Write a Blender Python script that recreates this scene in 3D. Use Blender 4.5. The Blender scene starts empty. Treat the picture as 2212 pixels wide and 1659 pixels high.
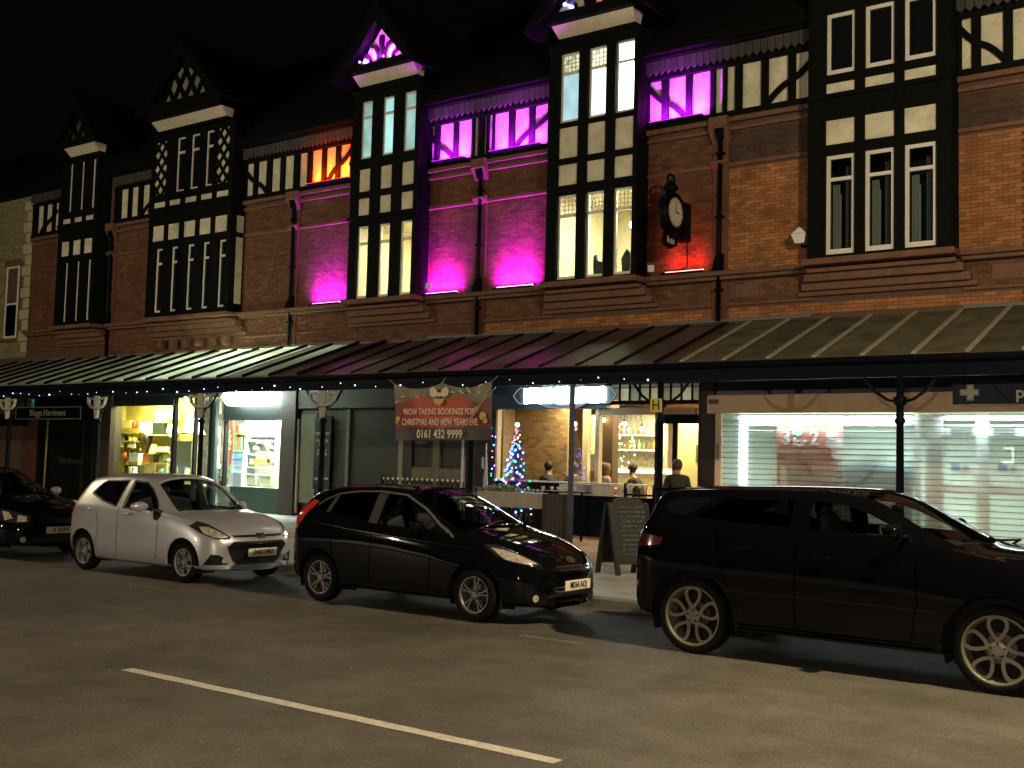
import bpy, bmesh, math, random
from mathutils import Vector, Matrix
from mathutils.bvhtree import BVHTree
from mathutils.geometry import tessellate_polygon
random.seed(7)
sc = bpy.context.scene
COL = sc.collection
R = math.radians

# ------------------------------------------------------------ camera, world, exposure, street light
def setup_camera():
    f, pitch, roll, yaw, h = 2400.0, 0.06922, 0.02577, -0.62836, 1.82
    F = Vector((math.sin(yaw)*math.cos(pitch), math.cos(yaw)*math.cos(pitch), math.sin(pitch)))
    R0 = Vector((math.cos(yaw), -math.sin(yaw), 0)); U0 = R0.cross(F)
    Rt = math.cos(roll)*R0 + math.sin(roll)*U0
    U = -math.sin(roll)*R0 + math.cos(roll)*U0
    cd = bpy.data.cameras.new('camera'); co = bpy.data.objects.new('camera', cd); COL.objects.link(co)
    m = Matrix((Rt, U, -F)).transposed().to_4x4(); m.translation = Vector((0, 0, h))
    co.matrix_world = m
    cd.sensor_width = 36.0; cd.lens = 36.0*f/2212.0
    cd.clip_start = 0.1; cd.clip_end = 600
    sc.camera = co
    return co
CAM = setup_camera()

world = bpy.data.worlds.new("World"); sc.world = world; world.use_nodes = True
wn = world.node_tree
bg = wn.nodes.get('Background') or wn.nodes.new('ShaderNodeBackground')
sky = wn.nodes.new('ShaderNodeTexSky'); sky.sky_type = 'NISHITA'; sky.sun_disc = False
sky.sun_elevation = R(-4.0); sky.sun_rotation = R(200)
wn.links.new(sky.outputs[0], bg.inputs[0]); bg.inputs[1].default_value = 0.07
sc.view_settings.view_transform = 'Standard'; sc.view_settings.look = 'None'
sc.view_settings.exposure = 0.0; sc.view_settings.gamma = 1.0
sc.view_settings.use_curve_mapping = False
sc.cycles.use_denoising = True
sc.cycles.max_bounces = 8; sc.cycles.transparent_max_bounces = 24
sc.cycles.sample_clamp_indirect = 6.0
sc.cycles.caustics_reflective = False; sc.cycles.caustics_refractive = False

LAMP_COL = (1.0, 0.79, 0.50)
LAMP_W = [4600.0, 1900.0]
LAMPS = [(1.2, 9.0, 8.2), (-28.5, 7.6, 8.2)]

# ------------------------------------------------------------ helpers
def tag(o, label=None, cat=None, group=None, kind=None):
    if label: o['label'] = label
    if cat: o['category'] = cat
    if group: o['group'] = group
    if kind: o['kind'] = kind
    return o
def thing(name, label, cat, loc=(0, 0, 0), group=None):
    o = bpy.data.objects.new(name, None); COL.objects.link(o); o.location = loc
    o.empty_display_size = 0.2
    return tag(o, label, cat, group)
class MB:
    def __init__(s): s.v = []; s.f = []
    def box(s, x0, x1, y0, y1, z0, z1):
        n = len(s.v)
        s.v += [(x0,y0,z0),(x1,y0,z0),(x1,y1,z0),(x0,y1,z0),(x0,y0,z1),(x1,y0,z1),(x1,y1,z1),(x0,y1,z1)]
        s.f += [tuple(n+i for i in q) for q in ((0,3,2,1),(4,5,6,7),(0,1,5,4),(1,2,6,5),(2,3,7,6),(3,0,4,7))]
        return s
    def hexa(s, p):
        n = len(s.v); s.v += [tuple(q) for q in p]
        s.f += [tuple(n+i for i in q) for q in ((0,3,2,1),(4,5,6,7),(0,1,5,4),(1,2,6,5),(2,3,7,6),(3,0,4,7))]
        return s
    def poly_xz(s, pts, y0, y1):      # prism of an outline in the XZ plane
        n = len(s.v); k = len(pts)
        s.v += [(x, y0, z) for x, z in pts] + [(x, y1, z) for x, z in pts]
        tris = tessellate_polygon([[Vector((x, z, 0)) for x, z in pts]])
        for t in tris:
            s.f.append((n+t[0], n+t[1], n+t[2])); s.f.append((n+k+t[2], n+k+t[1], n+k+t[0]))
        for i in range(k):
            j = (i+1) % k; s.f.append((n+i, n+j, n+k+j, n+k+i))
        return s
    def poly_yz(s, pts, x0, x1):
        n = len(s.v); k = len(pts)
        s.v += [(x0, y, z) for y, z in pts] + [(x1, y, z) for y, z in pts]
        for t in tessellate_polygon([[Vector((y, z, 0)) for y, z in pts]]):
            s.f.append((n+t[0], n+t[1], n+t[2])); s.f.append((n+k+t[2], n+k+t[1], n+k+t[0]))
        for i in range(k):
            j = (i+1) % k; s.f.append((n+i, n+j, n+k+j, n+k+i))
        return s
    def tube(s, pts, r, seg=8, closed=False):
        pts = [Vector(p) for p in pts]; rs = r if isinstance(r, (list, tuple)) else [r]*len(pts)
        n0 = len(s.v); k = len(pts); up = None
        for i, p in enumerate(pts):
            if closed: d = pts[(i+1) % k] - pts[i-1]
            else: d = pts[min(i+1, k-1)] - pts[max(i-1, 0)]
            d.normalize()
            if up is None:
                up = Vector((0, 0, 1)) if abs(d.z) < .9 else Vector((1, 0, 0))
            a = d.cross(up).normalized(); b = a.cross(d).normalized(); up = b
            for j in range(seg):
                t = 2*math.pi*j/seg
                s.v.append(tuple(p + (a*math.cos(t) + b*math.sin(t))*rs[i]))
        for i in range(k if closed else k-1):
            for j in range(seg):
                q = (i+1) % k
                s.f.append((n0+i*seg+j, n0+i*seg+(j+1) % seg, n0+q*seg+(j+1) % seg, n0+q*seg+j))
        if not closed:
            s.f.append(tuple(n0+j for j in range(seg))[::-1]); s.f.append(tuple(n0+(k-1)*seg+j for j in range(seg)))
        return s
    def lathe(s, prof, c=(0, 0, 0), axis='z', seg=24, caps=True):   # prof: (radius, height)
        n0 = len(s.v)
        for r, h in prof:
            for j in range(seg):
                t = 2*math.pi*j/seg; a, b = r*math.cos(t), r*math.sin(t)
                p = {'z': (a, b, h), 'y': (a, h, b), 'x': (h, a, b)}[axis]
                s.v.append((c[0]+p[0], c[1]+p[1], c[2]+p[2]))
        for i in range(len(prof)-1):
            for j in range(seg):
                s.f.append((n0+i*seg+j, n0+i*seg+(j+1) % seg, n0+(i+1)*seg+(j+1) % seg, n0+(i+1)*seg+j))
        for i in (0, len(prof)-1) if caps else ():
            if prof[i][0] > 1e-6 and not (i and abs(prof[-1][1]-prof[-2][1]) < 1e-6 and prof[-2][0] < 1e-3): s.f.append(tuple(n0+i*seg+j for j in range(seg)))
        return s
    def band(s, pts, w, y0, y1, w2=None):    # curved timber: a ribbon of width w along pts (x,z), extruded in y
        k = len(pts); L = []; Rr = []
        for i in range(k):
            a = pts[max(i-1, 0)]; b = pts[min(i+1, k-1)]
            dx, dz = b[0]-a[0], b[1]-a[1]; l = math.hypot(dx, dz) or 1
            ww = w if w2 is None else w + (w2-w)*i/(k-1)
            nx, nz = -dz/l*ww/2, dx/l*ww/2
            L.append((pts[i][0]+nx, pts[i][1]+nz)); Rr.append((pts[i][0]-nx, pts[i][1]-nz))
        for i in range(k-1):
            q = [L[i], L[i+1], Rr[i+1], Rr[i]]
            s.hexa([(q[0][0], y0, q[0][1]), (q[1][0], y0, q[1][1]), (q[2][0], y0, q[2][1]), (q[3][0], y0, q[3][1]),
                    (q[0][0], y1, q[0][1]), (q[1][0], y1, q[1][1]), (q[2][0], y1, q[2][1]), (q[3][0], y1, q[3][1])])
        return s
    def ball(s, c, r, seg=10, ring=6, sz=1.0):
        prof = [(r*math.sin(math.pi*i/ring), -r*sz*math.cos(math.pi*i/ring)) for i in range(ring+1)]
        prof[0] = (1e-5, -r*sz); prof[-1] = (1e-5, r*sz)
        return s.lathe(prof, c, 'z', seg)
    def build(s, name, mat, parent=None, smooth=False, bevel=0, origin=None):
        off = Vector((0, 0, 0))
        if parent is not None:
            off = Vector(parent.location) if parent.parent is None else Vector(parent.parent.location)
        loc = Vector((0, 0, 0))
        if origin is not None: loc = Vector(origin) - off
        me = bpy.data.meshes.new(name)
        me.from_pydata([tuple(Vector(v) - off - loc) for v in s.v], [], s.f); me.update()
        bm = bmesh.new(); bm.from_mesh(me)
        bmesh.ops.recalc_face_normals(bm, faces=bm.faces)
        if bevel:
            bmesh.ops.bevel(bm, geom=[e for e in bm.edges if len(e.link_faces) == 2 and e.calc_face_angle(0) > .6],
                            offset=bevel, segments=1, affect='EDGES')
        bm.to_mesh(me); bm.free()
        if smooth:
            for p in me.polygons: p.use_smooth = True
        me.materials.append(mat)
        o = bpy.data.objects.new(name, me); COL.objects.link(o); o.location = loc
        if parent is not None: o.parent = parent
        return o
def box(name, x0, x1, y0, y1, z0, z1, mat, parent=None, bevel=0):
    return MB().box(min(x0,x1), max(x0,x1), min(y0,y1), max(y0,y1), min(z0,z1), max(z0,z1)).build(name, mat, parent, bevel=bevel)
def text_mb(body, size, xs=1.0, depth=0.004, align='CENTER', bold=0.0):
    cu = bpy.data.curves.new('text', 'FONT'); cu.body = body; cu.size = size; cu.extrude = depth/2
    cu.align_x = align; cu.align_y = 'CENTER'; cu.resolution_u = 3; cu.offset = bold
    ob = bpy.data.objects.new('text', cu)
    me = ob.to_mesh()
    m = MB(); m.v = [(v.co.x*xs, v.co.y, v.co.z) for v in me.vertices]; m.f = [tuple(p.vertices) for p in me.polygons]
    ob.to_mesh_clear(); bpy.data.objects.remove(ob); bpy.data.curves.remove(cu)
    return m
def text(name, body, size, c, mat, parent, xs=1.0, facing='-y', align='CENTER', depth=0.004, bold=0.0):
    m = text_mb(body, size, xs, depth, align, bold)
    if facing == '-y': m.v = [(c[0]+x, c[1]-z, c[2]+y) for x, y, z in m.v]
    elif facing == '+x': m.v = [(c[0]+z, c[1]+x, c[2]+y) for x, y, z in m.v]
    elif callable(facing): m.v = [tuple(facing(x, y, z)) for x, y, z in m.v]
    return m.build(name, mat, parent)
def light(name, kind, loc, power, color, parent=None, size=0.1, size_y=None, rot=None, spot=None, blend=0.5, spread=None):
    ld = bpy.data.lights.new(name, kind); ld.energy = power; ld.color = color
    if kind == 'AREA':
        ld.shape = 'RECTANGLE'; ld.size = size; ld.size_y = size_y or size
        if spread: ld.spread = spread
    else: ld.shadow_soft_size = size
    if kind == 'SPOT' and spot: ld.spot_size = spot; ld.spot_blend = blend
    o = bpy.data.objects.new(name, ld); COL.objects.link(o)
    off = Vector(parent.location) if parent is not None else Vector((0, 0, 0))
    o.location = Vector(loc) - off
    if rot: o.rotation_euler = rot
    if parent is not None: o.parent = parent
    return o

# ------------------------------------------------------------ materials
MATS = {}
def mat(name, color=(.5, .5, .5), rough=.6, metal=0, emit=None, es=0, noise=0, nscale=8, bump=0, bscale=60, coat=0, spec=.5, vary=0, trans=None):
    if name in MATS: return MATS[name]
    m = bpy.data.materials.new(name); m.use_nodes = True; nt = m.node_tree
    b = nt.nodes['Principled BSDF']
    b.inputs['Base Color'].default_value = (*color, 1); b.inputs['Roughness'].default_value = rough
    b.inputs['Metallic'].default_value = metal; b.inputs['Coat Weight'].default_value = coat
    b.inputs['Coat Roughness'].default_value = .04
    b.inputs['Specular IOR Level'].default_value = spec
    if emit: b.inputs['Emission Color'].default_value = (*emit, 1); b.inputs['Emission Strength'].default_value = es
    N = nt.nodes; L = nt.links
    if noise or vary or bump:
        tc = N.new('ShaderNodeTexCoord')
    src = None
    if noise:
        t = N.new('ShaderNodeTexNoise'); t.inputs['Scale'].default_value = nscale; t.inputs['Detail'].default_value = 6
        t.inputs['Roughness'].default_value = .65
        L.new(tc.outputs['Object'], t.inputs['Vector'])
        mr = N.new('ShaderNodeMapRange'); mr.inputs['From Min'].default_value = .3; mr.inputs['From Max'].default_value = .7
        mr.inputs['To Min'].default_value = 1-noise; mr.inputs['To Max'].default_value = 1+noise
        L.new(t.outputs['Fac'], mr.inputs['Value']); src = mr.outputs[0]
    if vary:
        oi = N.new('ShaderNodeNewGeometry')
        ob = N.new('ShaderNodeObjectInfo')
        ad = N.new('ShaderNodeMath'); ad.operation = 'ADD'; L.new(oi.outputs['Random Per Island'], ad.inputs[0]); L.new(ob.outputs['Random'], ad.inputs[1])
        fr = N.new('ShaderNodeMath'); fr.operation = 'FRACT'; L.new(ad.outputs[0], fr.inputs[0])
        mr2 = N.new('ShaderNodeMapRange'); mr2.inputs['To Min'].default_value = 1-vary; mr2.inputs['To Max'].default_value = 1+vary
        L.new(fr.outputs[0], mr2.inputs['Value'])
        if src is None: src = mr2.outputs[0]
        else:
            mm = N.new('ShaderNodeMath'); mm.operation = 'MULTIPLY'; L.new(src, mm.inputs[0]); L.new(mr2.outputs[0], mm.inputs[1]); src = mm.outputs[0]
    if src is not None:
        vm = N.new('ShaderNodeVectorMath'); vm.operation = 'SCALE'; vm.inputs[0].default_value = color
        L.new(src, vm.inputs['Scale']); L.new(vm.outputs[0], b.inputs['Base Color'])
    if bump:
        t2 = N.new('ShaderNodeTexNoise'); t2.inputs['Scale'].default_value = bscale; t2.inputs['Detail'].default_value = 4
        L.new(tc.outputs['Object'], t2.inputs['Vector'])
        bu = N.new('ShaderNodeBump'); bu.inputs['Strength'].default_value = bump; bu.inputs['Distance'].default_value = .01
        L.new(t2.outputs['Fac'], bu.inputs['Height']); L.new(bu.outputs[0], b.inputs['Normal'])
    MATS[name] = m
    return m
def glass_mat(name, tint=(.8, .85, .85), rough=.02, opac=0.0):
    if name in MATS: return MATS[name]
    m = bpy.data.materials.new(name); m.use_nodes = True; nt = m.node_tree; N = nt.nodes; L = nt.links
    N.remove(N['Principled BSDF']); out = N['Material Output']
    tr = N.new('ShaderNodeBsdfTransparent'); tr.inputs[0].default_value = (*tint, 1)
    gl = N.new('ShaderNodeBsdfGlossy'); gl.inputs['Roughness'].default_value = rough
    fr = N.new('ShaderNodeFresnel'); ge = N.new('ShaderNodeNewGeometry'); ior = N.new('ShaderNodeMath'); ior.operation = 'MULTIPLY_ADD'
    L.new(ge.outputs['Backfacing'], ior.inputs[0]); ior.inputs[1].default_value = -.8333; ior.inputs[2].default_value = 1.5; L.new(ior.outputs[0], fr.inputs[0])
    mx = N.new('ShaderNodeMixShader'); L.new(fr.outputs[0], mx.inputs[0]); L.new(tr.outputs[0], mx.inputs[1]); L.new(gl.outputs[0], mx.inputs[2])
    last = mx.outputs[0]
    if opac:
        df = N.new('ShaderNodeBsdfDiffuse'); df.inputs[0].default_value = (.6, .6, .58, 1)
        m2 = N.new('ShaderNodeMixShader'); m2.inputs[0].default_value = opac
        L.new(last, m2.inputs[1]); L.new(df.outputs[0], m2.inputs[2]); last = m2.outputs[0]
    L.new(last, out.inputs[0]); MATS[name] = m
    return m
def veil_mat(name, color, through, translucent=0.0, rough=.6):
    """thin sheet that lets part of the light through (perforated slats, ribbed plastic)"""
    if name in MATS: return MATS[name]
    m = bpy.data.materials.new(name); m.use_nodes = True; nt = m.node_tree; N = nt.nodes; L = nt.links
    b = N['Principled BSDF']; b.inputs['Base Color'].default_value = (*color, 1); b.inputs['Roughness'].default_value = rough
    last = b.outputs[0]
    if translucent:
        tl = N.new('ShaderNodeBsdfTranslucent'); tl.inputs[0].default_value = (*color, 1)
        m1 = N.new('ShaderNodeMixShader'); m1.inputs[0].default_value = translucent
        L.new(last, m1.inputs[1]); L.new(tl.outputs[0], m1.inputs[2]); last = m1.outputs[0]
    if through:
        tr = N.new('ShaderNodeBsdfTransparent')
        m2 = N.new('ShaderNodeMixShader'); m2.inputs[0].default_value = through
        L.new(last, m2.inputs[1]); L.new(tr.outputs[0], m2.inputs[2]); last = m2.outputs[0]
    L.new(last, N['Material Output'].inputs[0]); MATS[name] = m
    return m
def emit_mat(name, color, strength, noise=0, nscale=3):
    if name in MATS: return MATS[name]
    m = bpy.data.materials.new(name); m.use_nodes = True; nt = m.node_tree; N = nt.nodes; L = nt.links
    N.remove(N['Principled BSDF']); e = N.new('ShaderNodeEmission')
    e.inputs[0].default_value = (*color, 1); e.inputs[1].default_value = strength
    if noise:
        tc = N.new('ShaderNodeTexCoord'); t = N.new('ShaderNodeTexNoise'); t.inputs['Scale'].default_value = nscale
        L.new(tc.outputs['Object'], t.inputs['Vector'])
        mr = N.new('ShaderNodeMapRange'); mr.inputs['From Min'].default_value = .3; mr.inputs['From Max'].default_value = .7
        mr.inputs['To Min'].default_value = strength*(1-noise); mr.inputs['To Max'].default_value = strength*(1+noise)
        L.new(t.outputs['Fac'], mr.inputs['Value']); L.new(mr.outputs[0], e.inputs[1])
    L.new(e.outputs[0], N['Material Output'].inputs[0]); MATS[name] = m
    return m

brick = mat('red_brick', (.125, .052, .026), .85, noise=.35, nscale=1.3, vary=.32, bump=.3, bscale=90)
brick_o = mat('lamplit_orange_brick', (.30, .125, .042), .85, noise=.45, nscale=1.1, vary=.28, bump=.3, bscale=90)  # orange brick with the right lamp's brightness put into its colour
brick_d = mat('beam_shaded_brick', (.06, .036, .024), .9, noise=.35, nscale=1.3, vary=.3, bump=.3, bscale=90)  # shade above the bay beams put into the brick colour
mortar = mat('mortar', (.10, .06, .04), .95, noise=.2, nscale=20)
stone = mat('brown_stone_moulding', (.15, .075, .045), .8, noise=.25, nscale=5, bump=.3, bscale=40)
timber = mat('black_painted_timber', (.0035, .005, .0042), .7, spec=.08, noise=.3, nscale=10, bump=.2, bscale=30)
plaster = mat('cream_plaster', (.62, .60, .45), .85, noise=.24, nscale=2.6, bump=.25, bscale=50)
white_frame = mat('white_window_paint', (.74, .72, .64), .5, noise=.06, nscale=9)
dark_frame = mat('grey_window_paint', (.14, .14, .13), .5)
dark_glass = mat('unlit_window_glass', (.006, .008, .009), .04, spec=.8)
pane_glass = glass_mat('clear_pane')
tile = mat('dark_roof_tile', (.004, .0035, .0035), .9, spec=.1, noise=.3, nscale=6, vary=.3)
iron = mat('black_cast_iron', (.004, .005, .009), .45, spec=.06, noise=.2, nscale=10)
dark_wood = mat('dark_shopfront_wood', (.014, .009, .007), .5, noise=.3, nscale=8)
pale_metal = mat('pale_metal', (.55, .55, .52), .4, metal=.3)
black_flat = mat('black_void', (.004, .004, .004), .9)
# ------------------------------------------------------------ ground, road, pavement
def asphalt_mat():
    m = bpy.data.materials.new('worn_asphalt'); m.use_nodes = True; nt = m.node_tree; N = nt.nodes; L = nt.links
    b = N['Principled BSDF']; b.inputs['Roughness'].default_value = .72; b.inputs['Specular IOR Level'].default_value = .35
    tc = N.new('ShaderNodeTexCoord')
    def noise(scale, det=5, rough=.6):
        t = N.new('ShaderNodeTexNoise'); t.inputs['Scale'].default_value = scale; t.inputs['Detail'].default_value = det
        t.inputs['Roughness'].default_value = rough; L.new(tc.outputs['Object'], t.inputs['Vector']); return t.outputs['Fac']
    def ramp(src, a, bb, lo, hi):
        r = N.new('ShaderNodeMapRange'); r.inputs['From Min'].default_value = a; r.inputs['From Max'].default_value = bb
        r.inputs['To Min'].default_value = lo; r.inputs['To Max'].default_value = hi; L.new(src, r.inputs['Value']); return r.outputs[0]
    def mul(a, c):
        k = N.new('ShaderNodeMath'); k.operation = 'MULTIPLY'; L.new(a, k.inputs[0]); L.new(c, k.inputs[1]); return k.outputs[0]
    f = mul(mul(mul(ramp(noise(.45, 3), .35, .65, .72, 1.25), ramp(noise(2.6, 6, .7), .3, .7, .76, 1.24)), ramp(noise(26, 4, .8), .3, .7, .62, 1.38)), ramp(noise(75, 3, .8), .3, .7, .5, 1.6))
    vm = N.new('ShaderNodeVectorMath'); vm.operation = 'SCALE'; vm.inputs[0].default_value = (.112, .101, .080); L.new(f, vm.inputs['Scale'])
    L.new(vm.outputs[0], b.inputs['Base Color'])
    bu = N.new('ShaderNodeBump'); bu.inputs['Strength'].default_value = .5; bu.inputs['Distance'].default_value = .006
    L.new(noise(140, 3, .7), bu.inputs['Height']); L.new(bu.outputs[0], b.inputs['Normal'])
    return m
asphalt = asphalt_mat()
def sheet(name, x0, x1, y0, y1, z, m, n=1):
    mb = MB(); mb.v = [(x0,y0,z),(x1,y0,z),(x1,y1,z),(x0,y1,z)]; mb.f = [(0,1,2,3)]
    return tag(mb.build(name, m), kind='structure')
sheet('ground', -160, 120, -120, 160, -.03, mat('ground_earth', (.04, .04, .035), .9))
tag(box('road', -150, 110, -.6, 12.12, -.025, 0, asphalt), kind='structure')
flag = mat('concrete_flags', (.36, .36, .33), .8, noise=.2, nscale=2.5, bump=.2, bscale=60)
paver = mat('red_block_paving', (.34, .15, .065), .8, noise=.25, nscale=3, vary=.2, bump=.2, bscale=60)
kerbm = mat('kerb_stone', (.16, .155, .14), .8, noise=.2, nscale=6)
tag(box('pavement', -150, 110, 12.27, 29, -.02, .118, mat('paving_joint', (.09,.085,.075), .9)), kind='structure')
tag(box('near_pavement', -150, 110, -8, -.75, -.02, .12, flag), kind='structure')
PAV = bpy.data.objects['pavement']
# flagstones near enough to be told apart are parts of the pavement, further ones one joined part
mbs = MB(); cnt = 0
flag_me = None
def flagstone(x, y, w, d, m, near):
    global cnt
    if near and cnt < 290:
        cnt += 1
        MB().box(x+.006, x+w-.006, y+.006, y+d-.006, .10, .13+random.uniform(-.002, .003)).build('flagstone' if m is flag else 'paver', m, PAV)
    else: (mbs if m is flag else mbp).box(x+.006, x+w-.006, y+.006, y+d-.006, .10, .13+random.uniform(-.002, .003))
mbp = MB()
y = 12.27; r = 0
while y < 15.8:
    x = -40.0 + (r % 2)*.45
    while x < 2:
        vis = (-11.5 < x < -6.2)
        flagstone(x, y, .9, .6, flag, vis); x += .9
    y += .6; r += 1
y0p = y
while y < 22:
    x = -40.0 + (r % 2)*.3
    while x < 2:
        red = x > -19.5
        flagstone(x, y, .6, .6 if not red else .6, paver if red else flag, -14.5 < x < -8.0 and y < 21); x += .6
    y += .6; r += 1
o = mbs.build('flagstones', flag, PAV); o['kind'] = 'stuff'
o = mbp.build('pavers', paver, PAV); o['kind'] = 'stuff'
# kerb stones
ROAD = bpy.data.objects['road']
KERB = tag(thing('kerb', 'grey stone kerb along the edge of the far pavement', 'kerb', (0, 12.12, 0)), kind='structure')
if 'category' in KERB: del KERB['category']
x = -45.0
km = MB().box(.005, .905, 0, .15, -.02, .125).build('kerb_stone', kerbm, KERB, bevel=.012); km.location = Vector((x, 0, 0)) 
for v in km.data.vertices: v.co.y += 12.12
x += .91
while x < 4:
    c = km.copy(); COL.objects.link(c); c.location.x = x; x += .91
# painted lines
paint = mat('worn_white_road_paint', (.62, .58, .48), .7, noise=.22, nscale=14)
paint_f = mat('faded_road_paint', (.20, .19, .155), .75, noise=.4, nscale=9)
def line(x0, x1, y, w, z=.004):
    mb = MB(); n = 14
    for i in range(n):
        a = x0+(x1-x0)*i/n; b = x0+(x1-x0)*(i+1)/n
        j = lambda: random.uniform(-.006, .006)
        k = len(mb.v); mb.v += [(a,y-w/2+j(),z),(b,y-w/2+j(),z),(b,y+w/2+j(),z),(a,y+w/2+j(),z)]; mb.f.append((k,k+1,k+2,k+3))
    return tag(mb.build('road_marking', paint if w > .1 else paint_f), 'x', 'road marking', 'painted lines on the road', None)
l = line(-8.1, -3.78, 5.78, .12); l['label'] = 'long white centre line dash across the empty near side of the road'
l = line(-14.46, -13.80, 9.35, .07); l['label'] = 'short faded bay dash on the road beside the back half of the silver car'
l = line(-13.27, -12.55, 9.38, .07); l['label'] = 'short faded bay dash on the road beside the front wheel of the silver car'
l = line(-6.82, -6.03, 9.63, .07); l['label'] = 'short pale bay dash in front of the black hatchback, near the big dark car'

# pale chips and grit scattered on the tarmac, and a darker mended patch
m = MB()
for i in range(45):
    x, y, q = random.uniform(-16, 1), random.uniform(1.5, 9.3), random.uniform(.005, .013)
    m.box(x, x+q*1.4, y, y+q, .001, .001+q*.5)
tag(m.build('grit', mat('pale_grit', (.4, .38, .32), .8)), kind='stuff')
pm_ = MB(); pts = [(-3.6, 3.9), (-1.2, 3.75), (-1.15, 4.75), (-2.3, 4.9), (-3.7, 4.8)]
pm_.v = [(x, y, .0035) for x, y in pts]; pm_.f = [tuple(range(len(pts)))]
tag(pm_.build('road_patch', mat('mended_tarmac', (.045, .042, .036), .8, noise=.35, nscale=30)), kind='structure')
# ------------------------------------------------------------ the terrace of shops
F = 22.0; BF = 21.45; GP = 21.05       # facade, bay front, gable front planes
GUT = 18.9
def inview(x, z, y=F):
    d = Vector((x, y, z)) - CAM.matrix_world.translation
    m = CAM.matrix_world.to_3x3(); w = -(d @ m.col[2]); u = (d @ m.col[0])/w*2400+1106; v = 829.5-(d @ m.col[1])/w*2400
    return 0 < u < 2212 and 0 < v < 1659
LOOSE = []
brick_me = None
def bricks(bld, x0, x1, z0, z1, y=F, m=None):
    """courses of bricks proud of the mortar; near ones are kept aside to become single parts"""
    mb = MB(); r = 0; z = z0
    while z + .06 < z1 + .01:
        x = x0 - (r % 2)*.1125
        while x < x1:
            a = max(x, x0); b = min(x+.215, x1)
            if b - a > .05 and inview((a+b)/2, z+.03):
                d = .007 + random.uniform(-.002, .003)
                if b-a > .2 and x0 >= -10.5: LOOSE.append((math.hypot(a, y), bld, a, z, y, m or brick))
                else: mb.box(a, b, y-d, y+.01, z, z+.065)
            x += .225
        z += .075; r += 1
    if mb.v:
        o = mb.build('brickwork', m or brick, bld); o['kind'] = 'stuff'
def wall(bld, x0, x1, z0, z1, y=F, t=.3):
    box('wall', x0, x1, y, y+t, z0, z1, mortar, bld)
def window(bld, xa, xb, z0, z1, trans=None, y=21.53, paneM=None, fm=None, fw=.05, leaded=False, topM=None):
    fm = fm or white_frame; paneM = paneM or dark_glass
    m = MB()
    m.box(xa, xa+fw, y, y+.06, z0, z1).box(xb-fw, xb, y, y+.06, z0, z1)
    m.box(xa+fw, xb-fw, y+.003, y+.06, z0, z0+fw*1.5).box(xa+fw, xb-fw, y+.003, y+.06, z1-fw, z1)
    if trans: m.box(xa+fw, xb-fw, y-.01, y+.055, trans-.035, trans+.035)
    w = m.build('window', fm, bld)
    if trans:
        box('pane', xa+fw, xb-fw, y+.03, y+.036, z0+fw*1.5, trans-.035, paneM, w)
        box('pane', xa+fw, xb-fw, y+.032, y+.038, trans+.035, z1-fw, topM or paneM, w)
        if leaded:
            g = MB(); n = 4; zz0, zz1 = trans+.035, z1-fw
            for i in range(1, n): x = xa+fw+(xb-xa-2*fw)*i/n; g.box(x-.006, x+.006, y+.018, y+.026, zz0, zz1)
            for i in range(1, 4): z = zz0+(zz1-zz0)*i/4; g.box(xa+fw, xb-fw, y+.016, y+.024, z-.005, z+.005)
            g.build('leading', dark_frame, w)
    else: box('pane', xa+fw, xb-fw, y+.03, y+.036, z0+fw*1.5, z1-fw, paneM, w)
    return w
def bay(bld, x0, x1, cols, rows, ztop=11.9, cheek_panels=None):
    """cols: openings (xa,xb); rows: (z0,z1,kind,opts)"""
    edges = [x0] + [v for c in cols for v in c] + [x1]
    for i in range(0, len(edges), 2):
        box('timber_post', edges[i], edges[i+1], BF, BF+.17, 6.03, ztop, timber, bld, .006)
    zs = [6.03] + [v for r in rows for v in (r[0], r[1])] + [ztop]
    for i in range(0, len(zs), 2):
        if zs[i+1]-zs[i] > .02: box('timber_rail', x0+.002, x1-.002, BF+.012, BF+.165, zs[i]-.001, zs[i+1]+.001, timber, bld)
        if zs[i+1]-zs[i] > .25:   # moulded beam with a projecting drip
            box('beam_moulding', x0-.03, x1+.03, BF-.06, BF+.02, zs[i+1]-.12, zs[i+1]-.03, timber, bld, .01)
    for r in rows:
        z0, z1, kind = r[:3]; op = r[3] if len(r) > 3 else {}
        cc = op.get('cols', cols)
        for ci, (a, b) in enumerate(cc):
            if kind == 'panel': box('plaster_panel', a, b, BF+.05, BF+.11, z0, z1, plaster, bld)
            elif kind == 'window':
                kw = {k: v for k, v in op.items() if k != 'cols'}
                if isinstance(kw.get('paneM'), list): kw['paneM'] = kw['paneM'][ci]
                if isinstance(kw.get('topM'), list): kw['topM'] = kw['topM'][ci]
                window(bld, a, b, z0, z1, **kw)
    for x, s in ((x0, 1), (x1, -1)):           # side cheeks
        box('bay_cheek', x, x+s*.09, BF+.17, F+.05, 6.03, ztop, timber, bld)
    if cheek_panels:
        for (z0, z1) in cheek_panels:
            box('cheek_panel', x1, x1+.012, BF+.24, F-.06, z0, z1, plaster, bld)
def corbel(bld, x0, x1):
    for k, (z0, z1, p) in enumerate(((5.36, 5.46, .10), (5.46, 5.62, .2), (5.62, 5.78, .34), (5.78, 5.86, .46))):
        box('corbel_course', x0-.35+.1*k, x1+.35-.1*k, F-p, F, z0, z1, stone, bld, .008)
    box('bay_sill', x0-.08, x1+.08, BF-.12, F, 5.9, 6.028, stone, bld, .012)
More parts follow.
